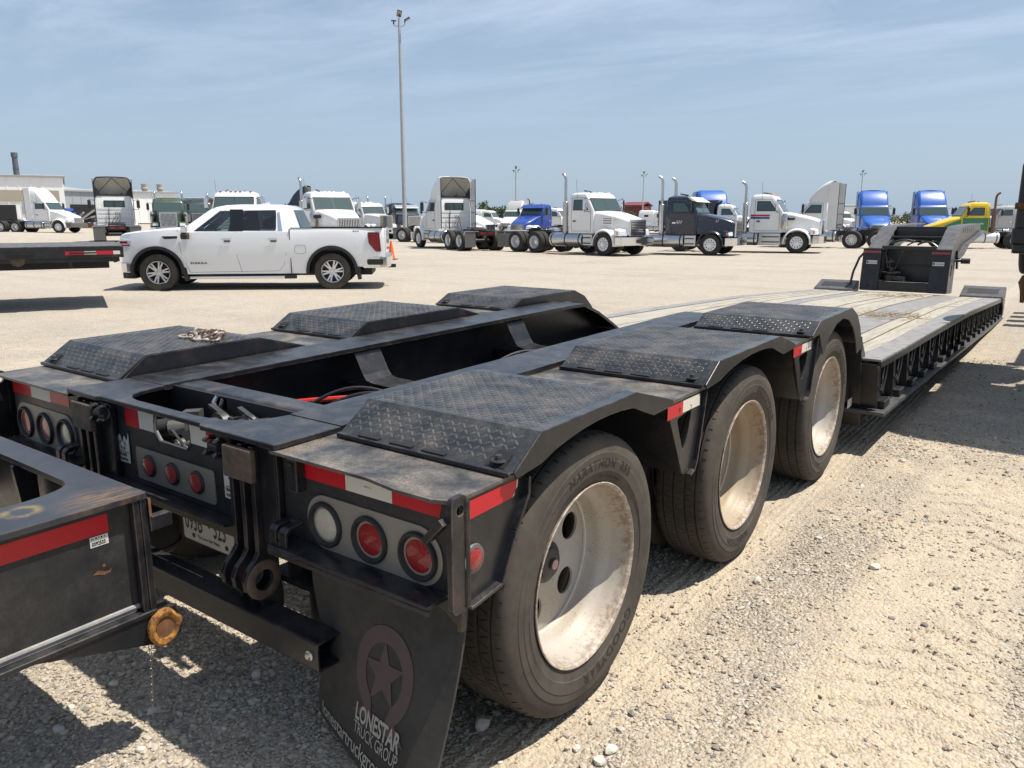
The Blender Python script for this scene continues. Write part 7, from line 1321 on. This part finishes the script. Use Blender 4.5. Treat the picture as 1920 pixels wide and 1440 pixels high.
    if extender and roof == 'fairing':
        for sy_ in (1, -1):
            mb = MB(); mb.plate([(xb - 0.002, 1.0), (xb - 0.52, 1.05), (xb - 0.52, 3.62), (xb - 0.06, 3.68), (xb - 0.002, 3.4)], 'y', *sorted((sy_ * 0.985, sy_ * 1.015))); eo = mb.build('side_extender', M[fc], t)
            for z in (1.3, 1.9, 2.5): MB().bar((xb - 0.1, sy_ * 0.975, z), (xb - 0.5, sy_ * 0.975, z), 0.03, 0.03).build('extender_brace', M['plasticgrey'], eo)
            MB().box(xb - 0.545, xb - 0.522, *sorted((sy_ * 0.98, sy_ * 1.02)), 1.05, 3.62).build('extender_seal', M['plastic'], eo)
    if sleeper:
        zr = 3.55 if roof == 'high' else 2.85; x0, x1 = xb - sleeper, xb - 0.004
        ll = [(0.95, x0, x1, 1.08, .05), (2.3, x0, x1, 1.10, .06), (zr - 0.35, x0, x1, 1.06, .1), (zr - 0.1, x0 + 0.03, x1, 0.98, .15), (zr, x0 + 0.2, x1 - 0.1, 0.75, .2)]
        so = MB().rings([zring(p, q, h, z, r_) for z, p, q, h, r_ in ll], smooth=True).build('sleeper', M[cabcol], t, sharp=35, fix=True)
        for sy_ in (1, -1):
            mb = MB(); mb.plate(rrect((x0 + x1) / 2 - 0.25, (x0 + x1) / 2 + 0.25, 2.05, 2.30, 0.05), 'y', *sorted((sy_ * 1.09, sy_ * 1.108))); mb.build('sleeper_window', M['tint'], so)
            mb = MB(); mb.tube([(x, sy_ * 1.098, z) for x, z in rrect(x0 + 0.15, x1 - 0.2, 1.05, 1.55, 0.05)], 0.008, 5, closed=True); mb.build('locker_door', M['plasticgrey'], so)
        if roof == 'high':
            ft = [(2.52, -1.06, 0.97), (2.9, -1.30, 1.0), (3.25, -1.62, 1.0), (3.45, -1.95, 0.92), (3.54, -2.25, 0.75)]
            mb = MB(); mb.rings([zring(xb + 0.0, q, h, z, min(0.2, (q - xb) * 0.45 + 0.01)) for z, q, h in ft[:-1]] + [zring(xb - 0.01, xb + 0.12, 0.75, 3.54, 0.05)], smooth=True); mb.build('roof_fairing', M[fc], t, sharp=35, fix=True)
        MB().box(x0 - 0.03, x0 - 0.002, -0.8, 0.8, 1.0, 1.06).build('sleeper_sill', M['plastic'], so)
    if visor:
        mb = MB(); mb.rings([[(-1.02, -0.96, 2.50), (-1.02, 0.96, 2.50), (-1.24, 0.93, 2.68), (-1.24, -0.93, 2.68)], [(-0.72, -1.0, 2.44), (-0.72, 1.0, 2.44), (-1.10, 0.95, 2.68), (-1.10, -0.95, 2.68)]]); bevel(mb.build('sun_visor', M[visor], t, fix=True), 0.01)
    if lights:
        for y in (-0.7, -0.22, 0, 0.22, 0.7): mb = MB(); mb.rings([[(-1.36, y - 0.06, 2.70), (-1.36, y + 0.06, 2.70), (-1.36, y + 0.05, 2.77), (-1.36, y - 0.05, 2.77)], [(-1.22, y - 0.05, 2.68), (-1.22, y + 0.05, 2.68), (-1.24, y + 0.04, 2.74), (-1.24, y - 0.04, 2.74)]]); bevel(mb.build('roof_lamp', M[lights], t, fix=True), 0.015)
    mb = MB(); mb.cyl((-1.7, 0.35, 2.72), (-1.7, 0.35, 2.80), 0.04, 8); mb.tube([(-1.35, -0.45, 2.76), (-1.75, -0.45, 2.83)], 0.035, 8); mb.tube([(-1.7, -0.98, 2.5), (-1.72, -1.04, 3.3)], 0.008, 5); mb.build('horn_and_aerial', M['plasticgrey'], t)
    return t
K_ = dict(near=0)
t = tractor('white long-hood daycab truck with chrome grille, chrome tanks and one tall stack, centre', 1130, 33.0, 47, near=-1, hood='conv', wb=4.9, stacks=(-1,), stackh=3.55, grille='hbars', lights='white', bumper='chrome')
MB().box(1.165, 1.172, -0.78, 0.78, 0.52, 0.76).build('bumper_cover', M['plastic'], t); mb = MB(); mb.plate(rrect(-0.28, 0.35, 1.32, 1.66, 0.05), 'y', -0.905, -0.86); v_ = mb.build('hood_vent', M['chrome'], t)
for k in range(4): MB().box(-0.22, 0.24, -0.915, -0.906, 1.37 + k * 0.07, 1.40 + k * 0.07).build('vent_slot', M['plastic'], v_)
t = tractor('dark navy daycab truck with white sun visor and two tall stacks', 1330, 33.2, 31, near=-1, hood='conv', col='blackp', s=0.95, wb=5.6, stacks=(-1, 1), stackh=3.6, visor='white', bumper='chrome', grille='hbars', stackm='stack')
text_mb('57', 0.16, lambda u, v: (0.12 + u, -0.845 + u * 0.14, 1.52 + v), 0.004).build('hood_lettering', M['greyp'], t); mb = MB(); text_mb('AH', 0.22, lambda u, v: (-1.75 + u + v * 0.3, -1.045, 1.45 + v), 0.01, mb=mb); text_mb('TRUCKING', 0.07, lambda u, v: (-1.70 + u, -1.045, 1.34 + v), 0.002, mb=mb) if False else None; mb.build('door_lettering', M['greyp'], t)
tractor('white daycab truck with sloping hood, amber roof lamps and red and blue door stripes', 1492, 35.6, 26, near=-1, hood='conv', wb=4.9, stacks=(-1,), stackh=3.3, lights='amber', grille='vbars', tank='box', intake=True, stripe=(('redtape', 1.72, 1.80), ('navy', 1.60, 1.69)))
tractor('white daycab truck seen from behind-left with big open roof fairing', 785, 42.0, 240.6, near=1, hood='aero', wb=4.6, roof='fairing', bumper='white', tank='alu')
tractor('blue-topped white daycab truck facing left behind the white daycab', 985, 58, 125, hood='aero', col='white', hoodcol='navy', cabcol='navy', lowcol='white', wb=4.8, visor='navy', bumper='white', grille='hbars')
tractor('white daycab truck seen square from behind with open cream-lined roof fairing', 221, 46.5, -117, hood='aero', wb=3.9, roof='fairing', extender='seal', bumper='plastic')
tractor('white aerodynamic daycab truck facing right at the far left by the factory', 111, 63.0, 4, near=-1, hood='aero', wb=4.4, roof='fairing', bumper='plasticgrey', tank='alu')
tractor('olive green long-nose sleeper truck with chrome grille behind the pickup hood', 320, 53, 68, hood='square', col='dkgreen', wb=5.6, sleeper=1.3, roof='flat', stacks=(-1, 1), stackh=3.3, grille='vbars', intake=True)
tractor('black-green sleeper truck half hidden behind the pickup windscreen', 376, 57, 66, hood='square', col='teal', wb=5.6, sleeper=1.3, roof='flat', stacks=(-1, 1), stackh=3.3, grille='vbars')
tractor('white truck facing us behind the pickup cab with five roof lamps', 437, 35.5, 84, hood='conv', wb=4.9, lights='redlens', visor=None, stacks=())
tractor('white truck with barred chrome grille and curved stack behind the pickup bed', 642, 34.5, 56, hood='conv', wb=4.9, stacks=(-1,), stackh=3.35, lights='white', grille='vbars', intake=True)
tractor('dark truck with rounded dark roof fairing behind the pickup', 522, 54, 178, hood='aero', col='blackp', wb=4.4, roof='fairing', bumper='plastic', extender=False)
tractor('white square-nose sleeper truck with chrome grille right of the pickup', 712, 59, 52, hood='square', col='white', wb=5.8, sleeper=1.0, roof='flat', stacks=(-1, 1), stackh=3.3, grille='vbars', lights='white')
tractor('dark square-nose sleeper truck with silver visor behind the light mast', 770, 62, 64, hood='square', col='blackp', lowcol='blackp', wb=5.8, sleeper=1.2, roof='flat', stacks=(-1, 1), stackh=3.4, grille='vbars', visor='alu')
tractor('white truck whose sloping hood shows right of the open fairing', 893, 50, 30, hood='aero', wb=4.6)
tractor('white sleeper cab truck seen from behind under the trees', 940, 95, 20, hood='aero', wb=5.6, sleeper=1.7, roof='flat')
tractor('silver roofed white truck just left of the blue-topped truck', 955, 84, 112, hood='aero', col='white2', wb=5.0, roof='fairing', fairing_col='greyp')
tractor('white sleeper truck with brown stack behind the white daycab', 1072, 74, 22, hood='conv', wb=5.8, sleeper=1.6, roof='flat', stacks=(-1,), stackm='rustpipe', stackh=3.6)
tractor('white sleeper truck between the white and the navy daycabs', 1262, 94, 18, hood='aero', wb=5.8, sleeper=1.9, roof='flat')
tractor('bright blue high-roof sleeper truck behind the dark navy daycab', 1342, 57, 92, hood='aero', col='blue', wb=5.8, sleeper=1.8, roof='high', s=1.08)
t = tractor('white truck with dark dump body between the navy and the striped daycabs', 1402, 57, 22, hood='conv', wb=5.2, tank='box', stacks=(), flaps=False)
mb = MB(); mb.plate([(-6.6, 1.15), (-2.5, 1.15), (-2.4, 2.75), (-2.0, 3.05), (-6.6, 3.05)], 'y', -1.22, 1.22); bevel(mb.build('dump_body', M['blackp'], t), 0.04)
tractor('white daycab truck facing away with tall grey roof fairing behind the striped daycab', 1478, 45, 212, hood='aero', wb=4.3, col='white', fairing_col='white2', roof='fairing', bumper='plastic')
tractor('bright blue daycab truck with tall blue fairing and chrome grille, right of centre', 1640, 55, 104, hood='aero', col='blue', wb=4.6, roof='fairing', bumper='blue')
tractor('second bright blue daycab truck partly behind the yellow and green truck', 1752, 55, 102, hood='aero', col='blue', wb=4.6, roof='fairing', bumper='blue')
t = tractor('yellow and green daycab truck facing left with dark curved stack', 1764, 43, 194, hood='aero', col='yellow', lowcol='green', wb=4.35, stacks=(1,), stackm='rustpipe', stackh=3.25, tank='white', bumper='green', stripe=(('green', 1.05, 1.82),), s=0.92)
mb = MB(); mb.box(-2.275, -2.267, -0.98, 0.98, 0.97, 1.82); mb.build('green_band', M['green'], t); mb = MB(); mb.plate([(0.15, 0.9), (0.15, 1.36), (-0.70, 1.74), (-0.72, 0.99)], 'y', 0.955, 0.975); mb.plate([(0.15, 0.9), (0.15, 1.36), (-0.70, 1.74), (-0.72, 0.99)], 'y', -0.975, -0.955); mb.build('green_band', M['green'], t)
t = tractor('grey cab truck with slatted engine box at the right edge', 1835, 62, 186, hood='conv', col='greyp', wb=6.0, mir=True, flaps=False)
mb = MB(); mb.box(-5.2, -2.5, -1.15, 1.15, 1.05, 2.75); eb = mb.build('engine_box', M['greyp'], t); bevel(eb, 0.04)
for k in range(7): MB().box(-3.9 + k * 0.17, -3.82 + k * 0.17, 1.151, 1.165, 2.0, 2.6).build('vent_slot', M['dark'], eb)
for z in (1.4, 1.75): MB().bar((-5.1, 1.18, z), (-2.6, 1.18, z), 0.05, 0.05).build('grab_rail', M['alu'], eb)
tractor('small distant white daycab truck left of the first blue truck', 1592, 96, 70, hood='conv', wb=4.6)
